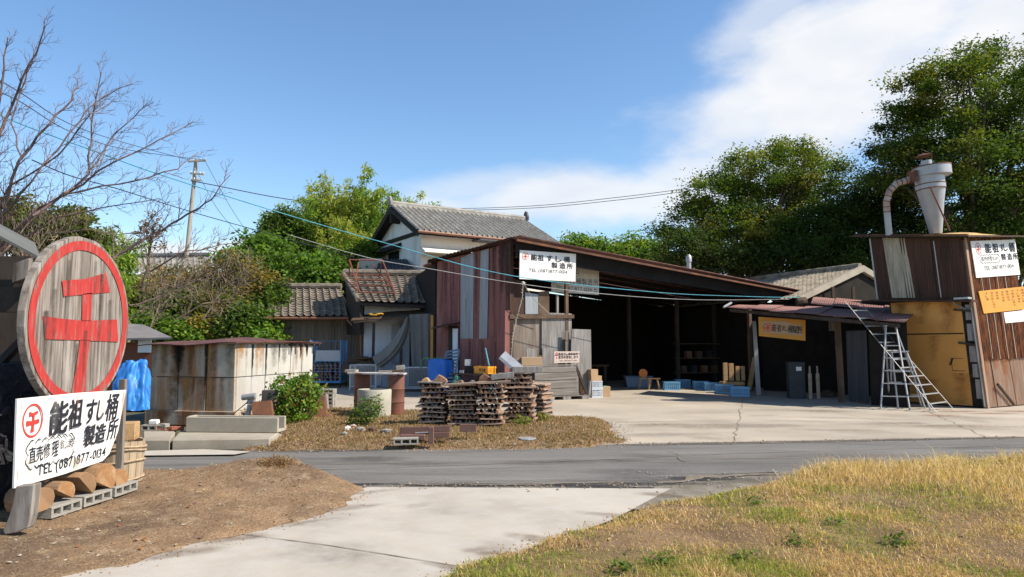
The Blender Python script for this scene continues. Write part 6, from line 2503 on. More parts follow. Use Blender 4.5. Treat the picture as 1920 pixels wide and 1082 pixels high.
def mesh_box(name, px0, px1, py0, py1, label, dep=.75, rz=0.0, grp='wire mesh pallet boxes'):
    g0, g1 = G(px0, py1), G(px1, py1)
    wd = g1.x - g0.x
    top = CAMZ + (650 - py0) / FPX * g0.y
    t = thing(name, label, 'mesh box', g0, grp)
    X, Yv = V((math.cos(rz), math.sin(rz), 0)), V((-math.sin(rz), math.cos(rz), 0))
    z0 = .14
    for nme, p0, ux in (('front_mesh', g0, X * wd), ('back_mesh', g0 + Yv * dep, X * wd), ('side_mesh', g0, Yv * dep), ('side_mesh', g0 + X * wd, Yv * dep)):
        mb = MB()
        n_ = max(3, round(ux.length / .055))
        bars(mb, p0 + V((0, 0, z0)), ux, V((0, 0, top - z0)), n_, max(3, round((top - z0) / .06)), .0042)
        mb.tube([p0 + V((0, 0, top)), p0 + ux + V((0, 0, top))], .02, 4)
        mb.tube([p0 + V((0, 0, z0)), p0 + ux + V((0, 0, z0))], .02, 4)
        mb.build(nme, ZINC, t)
    for a, b in ((0, 0), (1, 0), (0, 1), (1, 1)):
        q = g0 + X * wd * a + Yv * dep * b
        mb = MB()
        mb.box(q + V((0, 0, top / 2)), (.05, .05, top))
        mb.build('leg', ZINC, t)
    mb = MB()
    mb.obox(g0 + V((0, 0, z0 - .03)), X * wd, Yv * dep, V((0, 0, .02)))
    mb.build('floor', ZINC, t)


mesh_box('mesh_box', 656, 705, 684, 732, 'wire mesh box behind the well ring, left of the dark curtain foot', rz=-.05)
mesh_box('mesh_box', 752, 804, 689, 735, 'wire mesh box left of the dark blue draped tarpaulin', rz=.02)
mesh_box('mesh_box', 722, 746, 682, 724, 'narrow wire mesh box in the shade between two others', dep=.6)
mb = MB()
r = random.Random(3)
for k in range(16):
    p = P(640 + r.uniform(0, 40), 678 + r.uniform(-6, 3), 27.6 + r.uniform(0, .6))
    mb.obox(p, V((r.uniform(.5, 1.1), r.uniform(-.2, .2), r.uniform(-.05, .05))), V((0, .1, 0)), V((0, 0, .05)))
mb.obox(P(640, 700, 27.7), V((1.3, 0, 0)), V((0, .5, 0)), V((0, 0, .35)))
tag(mb.build('scrap_pile', BROWNW), 'pile of brown scrap sticks behind the mesh box, against the brown shed', 'scrap')

# blue tarpaulin hung over a frame, green hoop, blue grate leaning
DBT = M('dark_blue_tarp', (.015, .13, .52), rough=.5, var=.15, scale=3, bump=.1, spec=.4)
g = G(822, 744)
tarp = MB()
tz = CAMZ + (650 - 673) / FPX * g.y
vs, fs = [], []
n_ = 30
for j in range(n_ + 1):
    v = j / n_
    for i in range(n_ + 1):
        u_ = i / n_
        x = (-.32 + .78 * u_) * (1.0 + .12 * (1 - v)) + g.x - .02
        bul = .22 * math.sin(math.pi * min(1, u_ * 1.0))
        fold = .035 * math.sin(u_ * 21 + v * 3) * (1.1 - v) + .03 * noise.noise(V((u_ * 4, v * 4, 1)))
        z = tz * v - .1 * (u_ - .4) ** 2 * v * 2
        vs.append(V((x, g.y - bul + fold - .1 * (1 - v), z + .01)))
for j in range(n_):
    for i in range(n_):
        fs.append((j * (n_ + 1) + i, j * (n_ + 1) + i + 1, (j + 1) * (n_ + 1) + i + 1, (j + 1) * (n_ + 1) + i))
tarp.add(vs, fs)
m1 = len(vs)
tarp.add([V((g.x - .34, g.y, tz)), V((g.x + .44, g.y, tz)), V((g.x + .44, g.y + .6, tz - .1)), V((g.x - .34, g.y + .6, tz - .1)), V((g.x - .34, g.y + .6, 0)), V((g.x + .44, g.y + .6, 0))], [(0, 1, 2, 3), (3, 2, 5, 4)])
tag(tarp.build('draped_tarp', DBT, smooth='all', fix=False), 'dark blue tarpaulin draped over an upright load, in the shade by the red shed', 'tarpaulin')
mb = MB()
q = [P(790, 690, 23.4), P(790, 676, 23.4), P(795, 672, 23.4), P(832, 672, 23.2)]
mb.tube(q, .018, 6)
tag(mb.build('green_pipe', M('green_steel', (.08, .30, .16), rough=.5, var=.1)), 'bent thin green tube beside the draped dark blue tarpaulin', 'pipe')
gl = thing('leaning_grate', 'blue-grey slatted grate leaning on the red shed behind the draped tarpaulin', 'grate', P(850, 700, 23.2))
GR = M('blue_grey_paint', (.18, .26, .34), rough=.6, var=.15)
a, b, c_, d_ = P(828, 722, 22.6), P(850, 724, 22.5), P(861, 657, 23.4), P(836, 662, 23.5)
mb = MB()
for k in range(11):
    f = k / 10
    p, q = a.lerp(d_, f), b.lerp(c_, f)
    mb.obox(p, q - p, V((0, .03, .01)), V((0, -.01, .05)))
mb.build('slats', GR, gl)
for p, q in ((a, d_), (b, c_)):
    mb = MB()
    mb.tube([p, q], .035, 4)
    mb.build('rail', GR, gl)
# dark bench with yellow crate and odds and ends
wb = thing('work_table', 'dark work table in the shade against the red shed, carrying an orange crate', 'table', P(888, 720, 21.9))
t0_, t1_ = P(845, 702, 22.2), P(932, 700, 21.0)
t1_.z = t0_.z = .74
dt = t1_ - t0_
mb = MB()
mb.obox(t0_, dt, V((.25, .4, 0)), V((0, 0, .04)))
mb.build('table_top', DARKW, wb)
for f in (.04, .95):
    mb = MB()
    q = t0_ + dt * f
    mb.box((q.x + .04, q.y + .06, .37), (.06, .06, .74))
    mb.box((q.x + .22, q.y + .34, .37), (.06, .06, .74))
    mb.build('leg', DARKW, wb)
PLO = M('orange_plastic', (.72, .30, .02), rough=.4, var=.08, bump=0, spec=.5)


def crate(name, mat, L, D, H, t=.012, open_n=6, lab='', cat='crate', grp=None, text=None):
    t_ = thing(name, lab, cat, (0, 0, 0), grp)
    mb = MB()
    for sx in (-1, 1):
        x = sx * (L / 2 - t / 2)
        mb.box((x, 0, .02), (t, D, .04))
        mb.box((x, 0, H - .03), (t + .012, D + .012, .06))
        for k in range(open_n):
            mb.box((x, -D / 2 + D * (k + .5) / open_n, H / 2 - .01), (t, D / open_n * .42, H - .1))
    for sy in (-1, 1):
        y = sy * (D / 2 - t / 2)
        mb.box((0, y, .02), (L - 2 * t, t, .04))
        mb.box((0, y, H - .03), (L - 2 * t - .002, t + .012, .06))
        for k in range(open_n + 2):
            mb.box((-L / 2 + L * (k + .5) / (open_n + 2), y, H / 2 - .01), (L / (open_n + 2) * .42, t, H - .1))
    mb.build('basket_wall', mat, t_)
    mb = MB()
    mb.box((0, 0, .012), (L - 2 * t, D - 2 * t, .01))
    mb.build('basket_floor', mat, t_)
    mb = MB()
    for z in (.38, .60):
        for sy in (-1, 1):
            mb.box((0, sy * (D / 2 - t / 2), H * z), (L - .02, t * .8, .018))
        for sx in (-1, 1):
            mb.box((sx * (L / 2 - t / 2), 0, H * z), (t * .8, D - .02, .018))
    mb.build('rib', mat, t_)
    return t_


yc = crate('orange_crate', PLO, .56, .38, .22, lab='orange plastic crate with black characters, on the dark work table', cat='crate')
mb = MB()
YB = Board(V((-.08, -.197, .17)), V((.2, -.197, .17)), V((.2, -.197, .05)), V((-.08, -.197, .05)), lift=.004, toward=V((0, -5, .1)))
mb.prism([V((-.26, -.189, .04)), V((.26, -.189, .04)), V((.26, -.189, .19)), V((-.26, -.189, .19))], V((0, .004, 0)))
mb.build('label_panel', PLO, yc)
mb = MB()
for k, ch in enumerate('代冷蔵'):
    YB.put(mb, ch, .17 + k * .33, .5, .27, .8, bold=.02)
mb.build('lettering', INK, yc, fix=False)
p = t0_ + dt * .63 + V((.16, .25, .045))
place(yc, p, math.atan2(dt.y, dt.x))
for (px, py, w_, h_, m_, nm, lb, ct) in ((877, 676, .16, .20, PAINTW, 'white_box', 'small white box standing on a dark case by the red wall', 'box'), (866, 689, .13, .09, GALV, 'grey_tin', 'small grey tin on the dark work table', 'tin'), (882, 689, .30, .22, BLK_, 'dark_case', 'dark case on the work table beneath the small white box', 'case')):
    q = P(px, py, 22.1)
    mb = MB()
    zb2 = .785 if nm != 'white_box' else 1.01
    hh = h_
    mb.box((q.x, 22.15 + (0 if nm != 'grey_tin' else -.1), zb2 + hh / 2), (w_, w_ * .8, hh), rz=-.3)
    tag(mb.build(nm, m_, bevel=.006), lb, ct)
mb = MB()
mb.tube([P(910, 653, 21.9), P(920, 700, 21.6), P(921, 745, 21.3)], .022, 6)
tag(mb.build('teal_pole', M('teal_paint', (.10, .32, .38), var=.1)), 'thin teal pole leaning on the red wall beside the orange crate', 'pole')
mb = MB()
mb.lathe([(.055, 0), (.055, .75)], V((P(929, 740, 20.9).x, 20.9, 0)), 12)
tag(mb.build('white_pipe', PAINTW, smooth=True), 'upright white plastic pipe behind the third wood stack', 'pipe')
mb = MB()
q = P(858, 735, 22.0)
for k in range(5):
    mb.lathe([(.001, -.12), (.1, -.06), (.12, .04), (.06, .13), (.001, .15)], V((q.x + rnd.uniform(-.08, .1), 22 + rnd.uniform(-.1, .1), .13 + k * .12)), 8, Matrix.Rotation(k, 3, 'X'))
tag(mb.build('green_sack', M('green_cloth', (.05, .16, .12), var=.3, scale=5)), 'dark green bundle on the ground right of the draped tarpaulin', 'bundle')
mb = MB()
mb.box((q.x + 1.0, 21.9, .3), (1.0, .4, .55), rz=-.3)
tag(mb.build('dark_carton', BLK_), 'dark carton on the ground under the work table', 'carton')

# plank chest on a pallet before the boards
pal = thing('pallet', 'weathered grey pallet under the plank chest', 'pallet', onW(1050, 752, -.9))
a, b = onW(1024, 752, -1.0), onW(1108, 752, -1.0)
a.z = b.z = 0
px_ = (b - a)
mb = MB()
mb.obox(a + V((0, 0, .10)), px_, WB * .75, V((0, 0, .025)))
mb.build('deck', GREYH, pal)
for f in (.02, .38, .80):
    mb = MB()
    mb.obox(a + px_ * f, px_ * .17, WB * .75, V((0, 0, .098)))
    mb.build('bearer', GREYB, pal, bevel=.004)
ch = thing('plank_chest', 'grey plank-fronted chest on the pallet, the pink sign on its lid', 'chest', a + V((0, 0, .125)))
c0 = onW(1003, 735, -.98)
c1 = onW(1085, 735, -.98)
c0.z = c1.z = .128
cxv = c1 - c0
zs = [0, .22, .47, .70, .88]
for k in range(4):
    mb = MB()
    mb.obox(c0 + V((0, 0, zs[k] + .004)) + WB * (.015 * (k % 2)), cxv * (1 - .015 * k), WB * .03, V((0, 0, zs[k + 1] - zs[k] - .012)))
    mb.build('plank', GREYH, ch, bevel=.005)
mb = MB()
mb.obox(c0 + V((0, 0, .0)) + WB * .05, cxv * .95, WB * .55, V((0, 0, .86)))
mb.build('chest_body', DARKW, ch)
mb = MB()
mb.obox(c0 + V((0, 0, .895)) + WB * .0 - WD * .02, cxv * .97, WB * .6, V((0, 0, .03)))
mb.build('lid', GREYH, ch, bevel=.004)
mb = MB()
mb.obox(c1 + V((-.12, 0, .9)), V((.36, .1, -.88)), WB * .05, V((.07, .02, .03)))
tag(mb.build('batten', DARKW), 'dark batten leaning from the chest lid down to the pallet end', 'batten')
mb = MB()
q = onW(1091, 742, -.85)
mb.lathe([(.07, 0), (.075, .25), (.06, .62)], V((q.x, q.y, .13)), 9, Matrix.Rotation(-.08, 3, 'Y'))
tag(mb.build('log', M('flaky_bark', (.36, .22, .12), var=.35, scale=6, stretch=(1, 1, .3), col2=(.16, .10, .07), bump=.6)), 'short bark-flecked log standing on the pallet between chest and panel', 'log')
mb = MB()
q = onW(1104, 745, -.95)
mb.lathe([(.05, 0), (.04, .42)], V((q.x, q.y, .13)), 8, Matrix.Rotation(.1, 3, 'Y'))
tag(mb.build('stake', GREYB), 'short pale stake standing at the right end of the pallet', 'stake')

# cartons and white crate by the tall panel
q = G(1118, 746)
wc = crate('white_crate', M('white_plastic', (.55, .60, .66), rough=.45, var=.06, bump=0), .36, .3, .30, lab='white plastic crate under the cartons beside the tall grey panel', cat='crate')
place(wc, V((q.x, q.y + .2, .005)), .3)
wc2 = dup(wc, V((q.x, q.y + .2, .31)), .28, 'upper white plastic crate, stacked on the lower one beside the tall grey panel', scale=(1, 1, .7))
wc['label'] = 'lower white plastic crate standing on the ground beside the tall grey panel'
for k, (x, y, z, w_, h_, lb) in enumerate(((q.x - .02, q.y + .2, .522, .36, .16, 'flat tan carton on the white crates by the tall grey panel'), (q.x - .08, q.y + .22, .684, .24, .2, 'topmost small tan carton on the white crates'))):
    mb = MB()
    mb.box((x, y, z + h_ / 2), (w_, .28, h_), rz=.3)
    tag(mb.build('cardboard_box', CARD, bevel=.004), lb, 'box')
q = G(1134, 745)
mb = MB()
mb.box((q.x + .02, q.y + .18, .006 + .165), (.30, .28, .33), rz=.15)
o = tag(mb.build('cardboard_box', CARD, bevel=.004), 'tan carton standing alone on the ground at the dark opening', 'box')
mb = MB()
mb.box((q.x + .0, q.y + .1, .345), (.12, .1, .02), rz=.5)
tag(mb.build('green_tape', M('green_tape', (.05, .35, .2))), 'bit of green tape or cloth on the lone carton', 'tape')

# ------------------------------------------------------------------ inside the workshop
BPL = M('blue_crate_plastic', (.15, .36, .56), rough=.45, var=.1, bump=0, spec=.5)
BPG = M('grey_blue_plastic', (.22, .30, .40), rough=.5, var=.1, bump=0)
bc = crate('blue_crate', BPL, .58, .40, .30, lab='', grp='blue crates on the workshop floor')
crs = [(1392, 744, 'grey-blue crate nearest the white post, largest of the row of crates', BPG), (1362, 738, 'second blue crate from the white post in the row', None), (1340, 734, 'third blue crate from the white post in the row', None), (1318, 731, 'bright blue crate at the far end of the row of crates', None), (1262, 732, 'bright blue crate standing apart, right of the stools', None), (1282, 727, 'blue crate half hidden right of the one standing apart', None)]
for k, (px, py, lb, m_) in enumerate(crs):
    q = G(px, py)
    o = bc if k == 0 else dup(bc, q, 0)
    place(o, V((q.x, q.y + .25, .006)), -.25 + .05 * k)
    tag(o, lb, 'crate', 'blue crates on the workshop floor')
mb = MB()
q = G(1200, 727)
mb.prism([V((q.x - .5, q.y, .006)), V((q.x + .45, q.y, .006)), V((q.x + .5, q.y, .42)), V((q.x - .56, q.y, .42))], V((0, .6, 0)))
mb.box((q.x - .03, q.y + .3, .43), (1.12, .68, .03))
tag(mb.build('plastic_bin', BPG, bevel=.015), 'long dull blue bin in the dark behind the stools', 'bin')


def stool(px, py, label, g_='stools in the workshop'):
    q = G(px, py)
    t = thing('stool', label, 'stool', q, g_)
    mb = MB()
    mb.obox(V((q.x - .22, q.y - .12, .40)), V((.44, 0, 0)), V((0, .25, 0)), V((0, 0, .04)))
    mb.build('seat', TAN, t, bevel=.004)
    for sx in (-1, 1):
        for sy in (-1, 1):
            mb = MB()
            mb.tube([V((q.x + sx * .13, q.y + sy * .08, .40)), V((q.x + sx * .2, q.y + sy * .11, .01))], .022, 4)
            mb.build('leg', TAN, t)


stool(1208, 730, 'left wooden stool carrying an orange reel, on the workshop floor')
stool(1226, 731, 'right wooden stool beside the one with the reel')
q = G(1207, 730)
mb = MB()
mb.lathe([(.06, -.05), (.16, -.05), (.16, .05), (.06, .05)], V((q.x - .02, q.y, .605)), 20, Matrix.Rotation(math.pi / 2, 3, 'X'))
tag(mb.build('orange_reel', M('orange_paint', (.6, .19, .04), rough=.5)), 'round orange reel standing on the left stool', 'reel')
wb2 = thing('work_bench', 'long dark work bench deep inside the workshop', 'bench', W(5, 5.5, 0))
mb = MB()
mb.obox(W(3.4, 5.2, .78), WD * 3.6, WB * .8, V((0, 0, .07)))
mb.build('bench_top', BROWNW, wb2)
for s_ in (3.5, 6.8):
    for t_ in (5.25, 5.85):
        mb = MB()
        mb.obox(W(s_, t_, 0), WD * .1, WB * .1, V((0, 0, .78)))
        mb.build('leg', BROWNW, wb2)
mb = MB()
mb.lathe([(.18, 0), (.24, .45)], W(4.2, 5.5, .85), 16)
tag(mb.build('red_pail', M('dull_red', (.38, .10, .06), var=.2)), 'dull red pail on the dark work bench', 'pail')
for k, (px, h_, w_, lb) in enumerate(((1361, .62, .14, 'tall fresh timber piece standing on the low stack, leftmost of four'), (1372, .60, .16, 'second fresh timber piece on the low stack'), (1384, .5, .12, 'third fresh timber piece, shorter, on the low stack'), (1394, .5, .12, 'rightmost fresh timber piece on the low stack'))):
    q = P(px, 712, 24.8)
    mb = MB()
    mb.obox(V((q.x - w_ / 2, 24.8, .42)), V((w_, 0, 0)), V((0, .1, 0)), V((0, 0, h_)))
    tag(mb.build('timber_piece', TAN, bevel=.004), lb, 'timber', 'fresh timber pieces')
mb = MB()
q = P(1376, 712, 24.6)
for k in range(3):
    mb.box((q.x + .02 * k, 24.95, .07 + .13 * k), (.75, .5, .11))
tag(mb.build('timber_stack', TAN, bevel=.006), 'low stack of fresh timber behind the blue crates', 'timber')
mb = MB()
mb.obox(P(1400, 732, 25.2), V((.16, 0, 0)), V((0, .05, 0)), V((.35, .3, 1.15)))
tag(mb.build('leaning_board', TAN), 'fresh board leaning by the workshop post', 'board')
# things under the canopy
mb = MB()
a, b = P(1478, 650, 22.0), P(1512, 650, 21.8)
mb.obox(V((a.x, a.y, .006)), V((b.x - a.x, -.05, 0)), V((.1, .5, 0)), V((0, 0, 1.12)))
cabm = M('dark_cabinet_paint', (.035, .04, .046), rough=.5, var=.2)
cab = tag(mb.build('dark_cabinet', cabm, bevel=.01), 'dark blue-black cabinet with a white tag, under the canopy', 'cabinet')
mb = MB()
mb.box((a.x + .28, a.y - .05, .92), (.16, .012, .12))
o = mb.build('tag', PAINTW, cab)
for px, lb in ((1517, 'left pale paddle-shaped board standing in the dark beside the cabinet'), (1531, 'right pale paddle-shaped board beside its twin under the canopy')):
    q = P(px, 650, 21.8)
    mb = MB()
    s_ = [(-.05, 0), (.05, 0), (.055, .75), (.025, .80), (.025, 1.0), (-.025, 1.0), (-.025, .8), (-.055, .75)]
    mb.prism([V((q.x + x + (px - 1517) * .001 * (1 - z), 21.8, z + .01)) for x, z in s_], V((0, .03, 0)))
    tag(mb.build('paddle_board', WBD, bevel=.004), lb, 'board', 'paddle-shaped boards')
mb = MB()
r = random.Random(8)
for k in range(9):
    q = P(1545 + r.uniform(0, 24), 742, 22.9)
    mb.box((q.x, 22.9 + r.uniform(-.2, .2), .06 + r.uniform(0, .1)), (.18, .16, .12), rz=r.uniform(0, 1))
tag(mb.build('scrap_wood', BROWNW), 'low dark heap of offcuts under the canopy', 'scrap')
mb = MB()
q = P(1560, 612, 22.4)
mb.box((q.x, 22.4, 2.25), (.16, .1, .3))
tag(mb.build('hanging_bundle', GREYB), 'pale bundle hanging under the canopy left of the brown post', 'bundle')

# ------------------------------------------------------------------ ladders
ld_ = thing('ladder', 'long aluminium ladder leaning from the ground up onto the canopy roof', 'ladder', G(1773, 771))
bl_, br_ = G(1757, 774), G(1789, 769)
tl_, tr_ = P(1586, 567, 19.3), P(1613, 567, 19.5)
for a, b in ((bl_, tl_), (br_, tr_)):
    mb = MB()
    d = (b - a)
    sd = (br_ - bl_).normalized() * .04
    mb.obox(a, d, sd, V((0, .07, .04)))
    mb.build('rail', ALU, ld_)
for k in range(1, 13):
    f = k / 13 - .01
    mb = MB()
    a, b = bl_.lerp(tl_, f), br_.lerp(tr_, f)
    mb.obox(a + V((0, .01, 0)), b - a, V((0, .035, 0)), V((0, 0, .03)))
    mb.build('rung', ALU, ld_)


def stepladder(feet, top, label, nr=5):
    """feet: front-left, front-right, back-left, back-right ground pixels"""
    f = [G(*p) for p in feet]
    t = thing('stepladder', label, 'stepladder', (f[0] + f[3]) / 2, 'stepladders by the tower')
    a, b = P(*top[0]), P(*top[1])
    for s, e in ((f[0], a), (f[1], b), (f[2], a + V((0, .06, 0))), (f[3], b + V((0, .06, 0)))):
        mb = MB()
        mb.obox(s, e - s, V((.028, 0, 0)), V((0, .045, 0)))
        mb.build('rail', ALU, t)
    for i0, i1 in ((0, 1), (2, 3)):
        for k in range(1, nr + 1):
            fr = k / (nr + .6)
            p, q = f[i0].lerp(a, fr), f[i1].lerp(b, fr)
            mb = MB()
            mb.obox(p, q - p, V((0, .05, 0)), V((0, 0, .025)))
            mb.build('step', ALU, t)
    mb = MB()
    mb.obox(a + V((-.03, -.03, 0)), b - a + V((.08, 0, 0)), V((0, .13, 0)), V((0, 0, .03)))
    mb.build('top_plate', ALU, t)


stepladder([(1651, 768), (1706, 770), (1668, 762), (1735, 766)], [(1661, 612, 18.7), (1680, 612, 18.7)], 'taller aluminium stepladder standing left of the ochre tower front', 6)
stepladder([(1684, 767), (1745, 769), (1672, 761), (1728, 764)], [(1672, 662, 18.6), (1700, 660, 18.5)], 'lower stepladder standing between the taller one and the tower', 4)
# flue behind the workshop roof
mb = MB()
a = W(6.6, 6, 0)
p = P(1292, 512, 28.5)
mb.lathe([(.09, 0), (.09, 1.05)], V((p.x, p.y, p.z - .4)), 14)
mb.lathe([(.12, .85), (.12, 1.05), (.05, 1.15)], V((p.x, p.y, p.z - .4)), 14)
tag(mb.build('flue_pipe', GALV, smooth=True), 'thin pale flue pipe rising behind the workshop roof', 'pipe')

# posts and clutter inside the workshop, its dimness put into their dark colours
for k, (px, Y) in enumerate(((1270, 28.5), (1340, 30.0), (1180, 29.0))):
    q = P(px, 650, Y)
    mb = MB()
    mb.box((q.x, Y, 1.9), (.13, .13, 3.8), rz=.45)
    tag(mb.build('timber_post', DARKW), ('dim timber post inside the workshop above the blue crate standing apart', 'dim timber post deepest inside the workshop, behind the row of crates', 'dim timber post inside the workshop left of the stools')[k], 'post')
t = thing('shelf_rack', 'dim shelf rack with boxes deep inside the workshop', 'rack', P(1300, 690, 29.0))
for z in (.5, 1.1, 1.7):
    mb = MB()
    mb.obox(P(1275, 650, 29.3).to_2d().to_3d() + V((0, 0, z)), V((1.9, .6, 0)), V((-.2, .45, 0)), V((0, 0, .04)))
    mb.build('shelf', BROWNW, t)
r = random.Random(3)
for k in range(7):
    q = P(1280 + k * 11, 650, 29.4)
    mb = MB()
    mb.box((q.x, q.y + .1 * k, (.54, 1.14)[k % 2] + .14), (.24, .22, .28), rz=.3)
    tag(mb.build('storage_box', (BROWNW, WWA, cabm)[k % 3]), 'dim box on the shelf rack deep inside the workshop, number %d from the left' % (k + 1) if False else ('dim tan box at the left end of the lower rack shelf', 'dim pale box at the left end of the upper rack shelf', 'dim blue-grey box second on the lower rack shelf', 'dim tan box in the middle of the upper rack shelf', 'dim pale box third on the lower rack shelf', 'dim blue-grey box at the right of the upper rack shelf', 'dim tan box at the right end of the lower rack shelf')[k], 'box')
# ------------------------------------------------------------------ vegetation
LEAF = leafmat('tree_leaf', .65, .4)
LEAFGAIN = np.array([1.25, 1.25, 1.1])
BARKT = M('tree_bark', (.10, .08, .065), rough=.95, var=.35, scale=6, stretch=(1, 1, .3), bump=.6)
BARKP = M('pale_bark', (.24, .20, .16), rough=.9, var=.3, scale=6, stretch=(1, 1, .3), bump=.5)


def leaf_mesh(cen, size, cols, r, up=.35, aspect=.55, droop=None):
    n = len(cen)
    nrm = r.normal(0, 1, (n, 3))
    nrm[:, 2] = np.abs(nrm[:, 2]) + up
    nrm /= np.linalg.norm(nrm, axis=1)[:, None]
    t = r.normal(0, 1, (n, 3))
    if droop is not None:
        t = t * .45 + droop
    t -= nrm * (t * nrm).sum(1)[:, None]
    t /= np.linalg.norm(t, axis=1)[:, None] + 1e-9
    b = np.cross(nrm, t)
    s = size * r.uniform(.7, 1.25, n)[:, None]
    q = np.stack([cen - t * s, cen + b * s * aspect, cen + t * s, cen - b * s * aspect], 1).reshape(-1, 3)
    col = np.repeat(np.concatenate([cols, np.ones((n, 1))], 1), 4, 0)
    f = (np.arange(n)[:, None] * 4 + np.arange(4)).tolist()
    return q, f, col


def crown_points(blobs, r, nclump, per, cr, inner=.45, flat=.6):
    vol = np.array([b[3] * b[4] * b[5] for b in blobs]) ** .75
    vol /= vol.sum()
    pts, ids, cl = [], [], []
    idx = r.choice(len(blobs), nclump, p=vol)
    for i in idx:
        b = blobs[i]
        d = r.normal(0, 1, 3)
        d /= np.linalg.norm(d)
        if d[2] < -.35:
            d[2] *= .5
        rad = inner + (1.04 - inner) * r.uniform(0, 1) ** .55
        c = np.array(b[:3]) + d * rad * np.array(b[3:6])
        cl.append((c, i))
        k = int(per * r.uniform(.5, 1.5))
        sz = cr * r.uniform(.6, 1.35)
        pts.append(c + r.normal(0, 1, (k, 3)) * np.array([sz, sz, sz * flat]) * .6)
        ids.append(np.full(k, len(cl) - 1))
    return np.concatenate(pts), np.concatenate(ids), cl


def tree(name, label, base, blobs, trunk_r, palette, probs, seed, nclump=220, per=60, leaf=.12, cr=.55, cat='tree', group=None, bark=None, accent=None, inner=.45, up=.55, limbs=26, aspect=.55, gain=1.0):
    r = np.random.default_rng(seed)
    base = V(base)
    t = thing(name, label, cat, base, group)
    pts, ids, cl = crown_points(blobs, r, nclump, per, cr, inner)
    pal = np.array(palette)
    cpick = r.choice(len(pal), len(cl), p=probs)
    pal = pal * LEAFGAIN * gain
    col = pal[cpick[ids]] * r.uniform(.85, 1.15, (len(pts), 1)) * r.uniform(.7, 1.35, (len(cl), 1))[ids]
    if accent:
        k = r.uniform(0, 1, len(pts)) < accent[1]
        col[k] = np.array(accent[0]) * r.uniform(.7, 1.2, (int(k.sum()), 1))
    q, f, cc = leaf_mesh(pts, leaf, col, r, up, aspect)
    mb = MB()
    mb.v, mb.f, mb.m = q.tolist(), [tuple(x) for x in f], [0] * len(f)
    mb.build('crown', LEAF, t, fix=False, tint=cc)
    mb = MB()
    zs = [b[2] for b in blobs]
    top = V((np.mean([b[0] for b in blobs]), np.mean([b[1] for b in blobs]), np.mean(zs)))
    fork = base.lerp(top, .45)
    fork += V((r.normal(0, .25 * cr), r.normal(0, .25 * cr), 0))
    mb.tube([base - V((0, 0, min(.2, cr * .3))), base.lerp(fork, .5) + V((r.normal(0, .15 * cr), 0, 0)), fork, top], [trunk_r * 1.15, trunk_r * .9, trunk_r * .75, trunk_r * .25], 9)
    mb.build('trunk', bark or BARKT, t, smooth=True)
    mb = MB()
    for k in r.choice(len(cl), min(limbs, len(cl)), replace=False):
        c = V(cl[k][0].tolist())
        s0 = base.lerp(fork, r.uniform(.7, 1)) if r.uniform() < .4 else fork.lerp(top, r.uniform(0, .8))
        m = s0.lerp(c, .5) + V((r.normal(0, .35 * cr), r.normal(0, .35 * cr), r.uniform(.0, .6) * cr))
        mb.tube([s0, m, c], [trunk_r * .38, trunk_r * .2, min(.012, trunk_r * .1)], 5)
        for _ in range(3):
            e = c + V((r.normal(0, cr), r.normal(0, cr), r.uniform(-.2, 1) * cr))
            mb.tube([m.lerp(c, r.uniform(.2, .9)), e], [min(.02, trunk_r * .12), min(.006, trunk_r * .05)], 4)
    mb.build('limbs', bark or BARKT, t, fix=False)
    return t


def blob(px, py, Y, rpx, rpy, ry=None):
    p = P(px, py, Y)
    a, b = rpx / FPX * Y, rpy / FPX * Y
    return (p.x, p.y, p.z, a, ry or a, b)


def ground_at(px, Y):
    p = P(px, 650, Y)
    return V((p.x, Y, 0))


DG = [(.045, .085, .016), (.06, .105, .02), (.085, .135, .025), (.13, .155, .03)]
# right: the big trees
tree('broadleaf_tree', 'tallest broadleaf tree at the right edge, rising behind the rusty tower', ground_at(1850, 30), [blob(1820, 190, 30, 105, 85), blob(1910, 230, 31, 110, 100), blob(1735, 330, 30, 90, 75), blob(1850, 340, 29, 120, 100), blob(1790, 120, 30.5, 60, 45), blob(1890, 130, 31, 80, 50), blob(1960, 330, 30, 110, 130), blob(1840, 470, 30, 130, 80), blob(1680, 270, 30.5, 55, 45), blob(1730, 190, 30, 65, 60), blob(1655, 320, 30.5, 50, 45), blob(1745, 250, 30, 80, 60), blob(1930, 420, 29, 90, 110)],
     .34, DG + [(.17, .17, .035)], [.25, .28, .24, .15, .08], 41, gain=.8, nclump=620, per=210, leaf=.07, cr=.55, inner=.55, limbs=70)
tree('broadleaf_tree', 'dark broad tree between the tallest and the yellow-green one, behind the tiled roof', ground_at(1590, 34), [blob(1590, 395, 34, 80, 60), blob(1640, 375, 34.5, 60, 55), blob(1540, 450, 33, 80, 60), blob(1640, 450, 33, 90, 70), blob(1700, 400, 33, 70, 80), blob(1600, 490, 33, 130, 50)],
     .3, [(.035, .062, .016), (.045, .08, .018), (.06, .10, .022)], [.4, .4, .2], 42, gain=.8, nclump=420, per=160, leaf=.07, cr=.62, inner=.35)
tree('broadleaf_tree', 'rounded tree with yellow-green top behind the middle of the workshop roof', ground_at(1420, 36), [blob(1440, 335, 36, 95, 65), blob(1350, 380, 36, 75, 60), blob(1510, 340, 36.5, 70, 60), blob(1300, 430, 35.5, 65, 50), blob(1400, 440, 35, 110, 60), blob(1500, 430, 36, 80, 60), blob(1470, 285, 36, 50, 25)],
     .3, [(.05, .09, .016), (.075, .12, .02), (.12, .16, .03), (.19, .19, .035), (.24, .21, .04)], [.27, .28, .22, .15, .08], 43, gain=.9, nclump=400, per=190, leaf=.072, cr=.56, inner=.55, limbs=60)
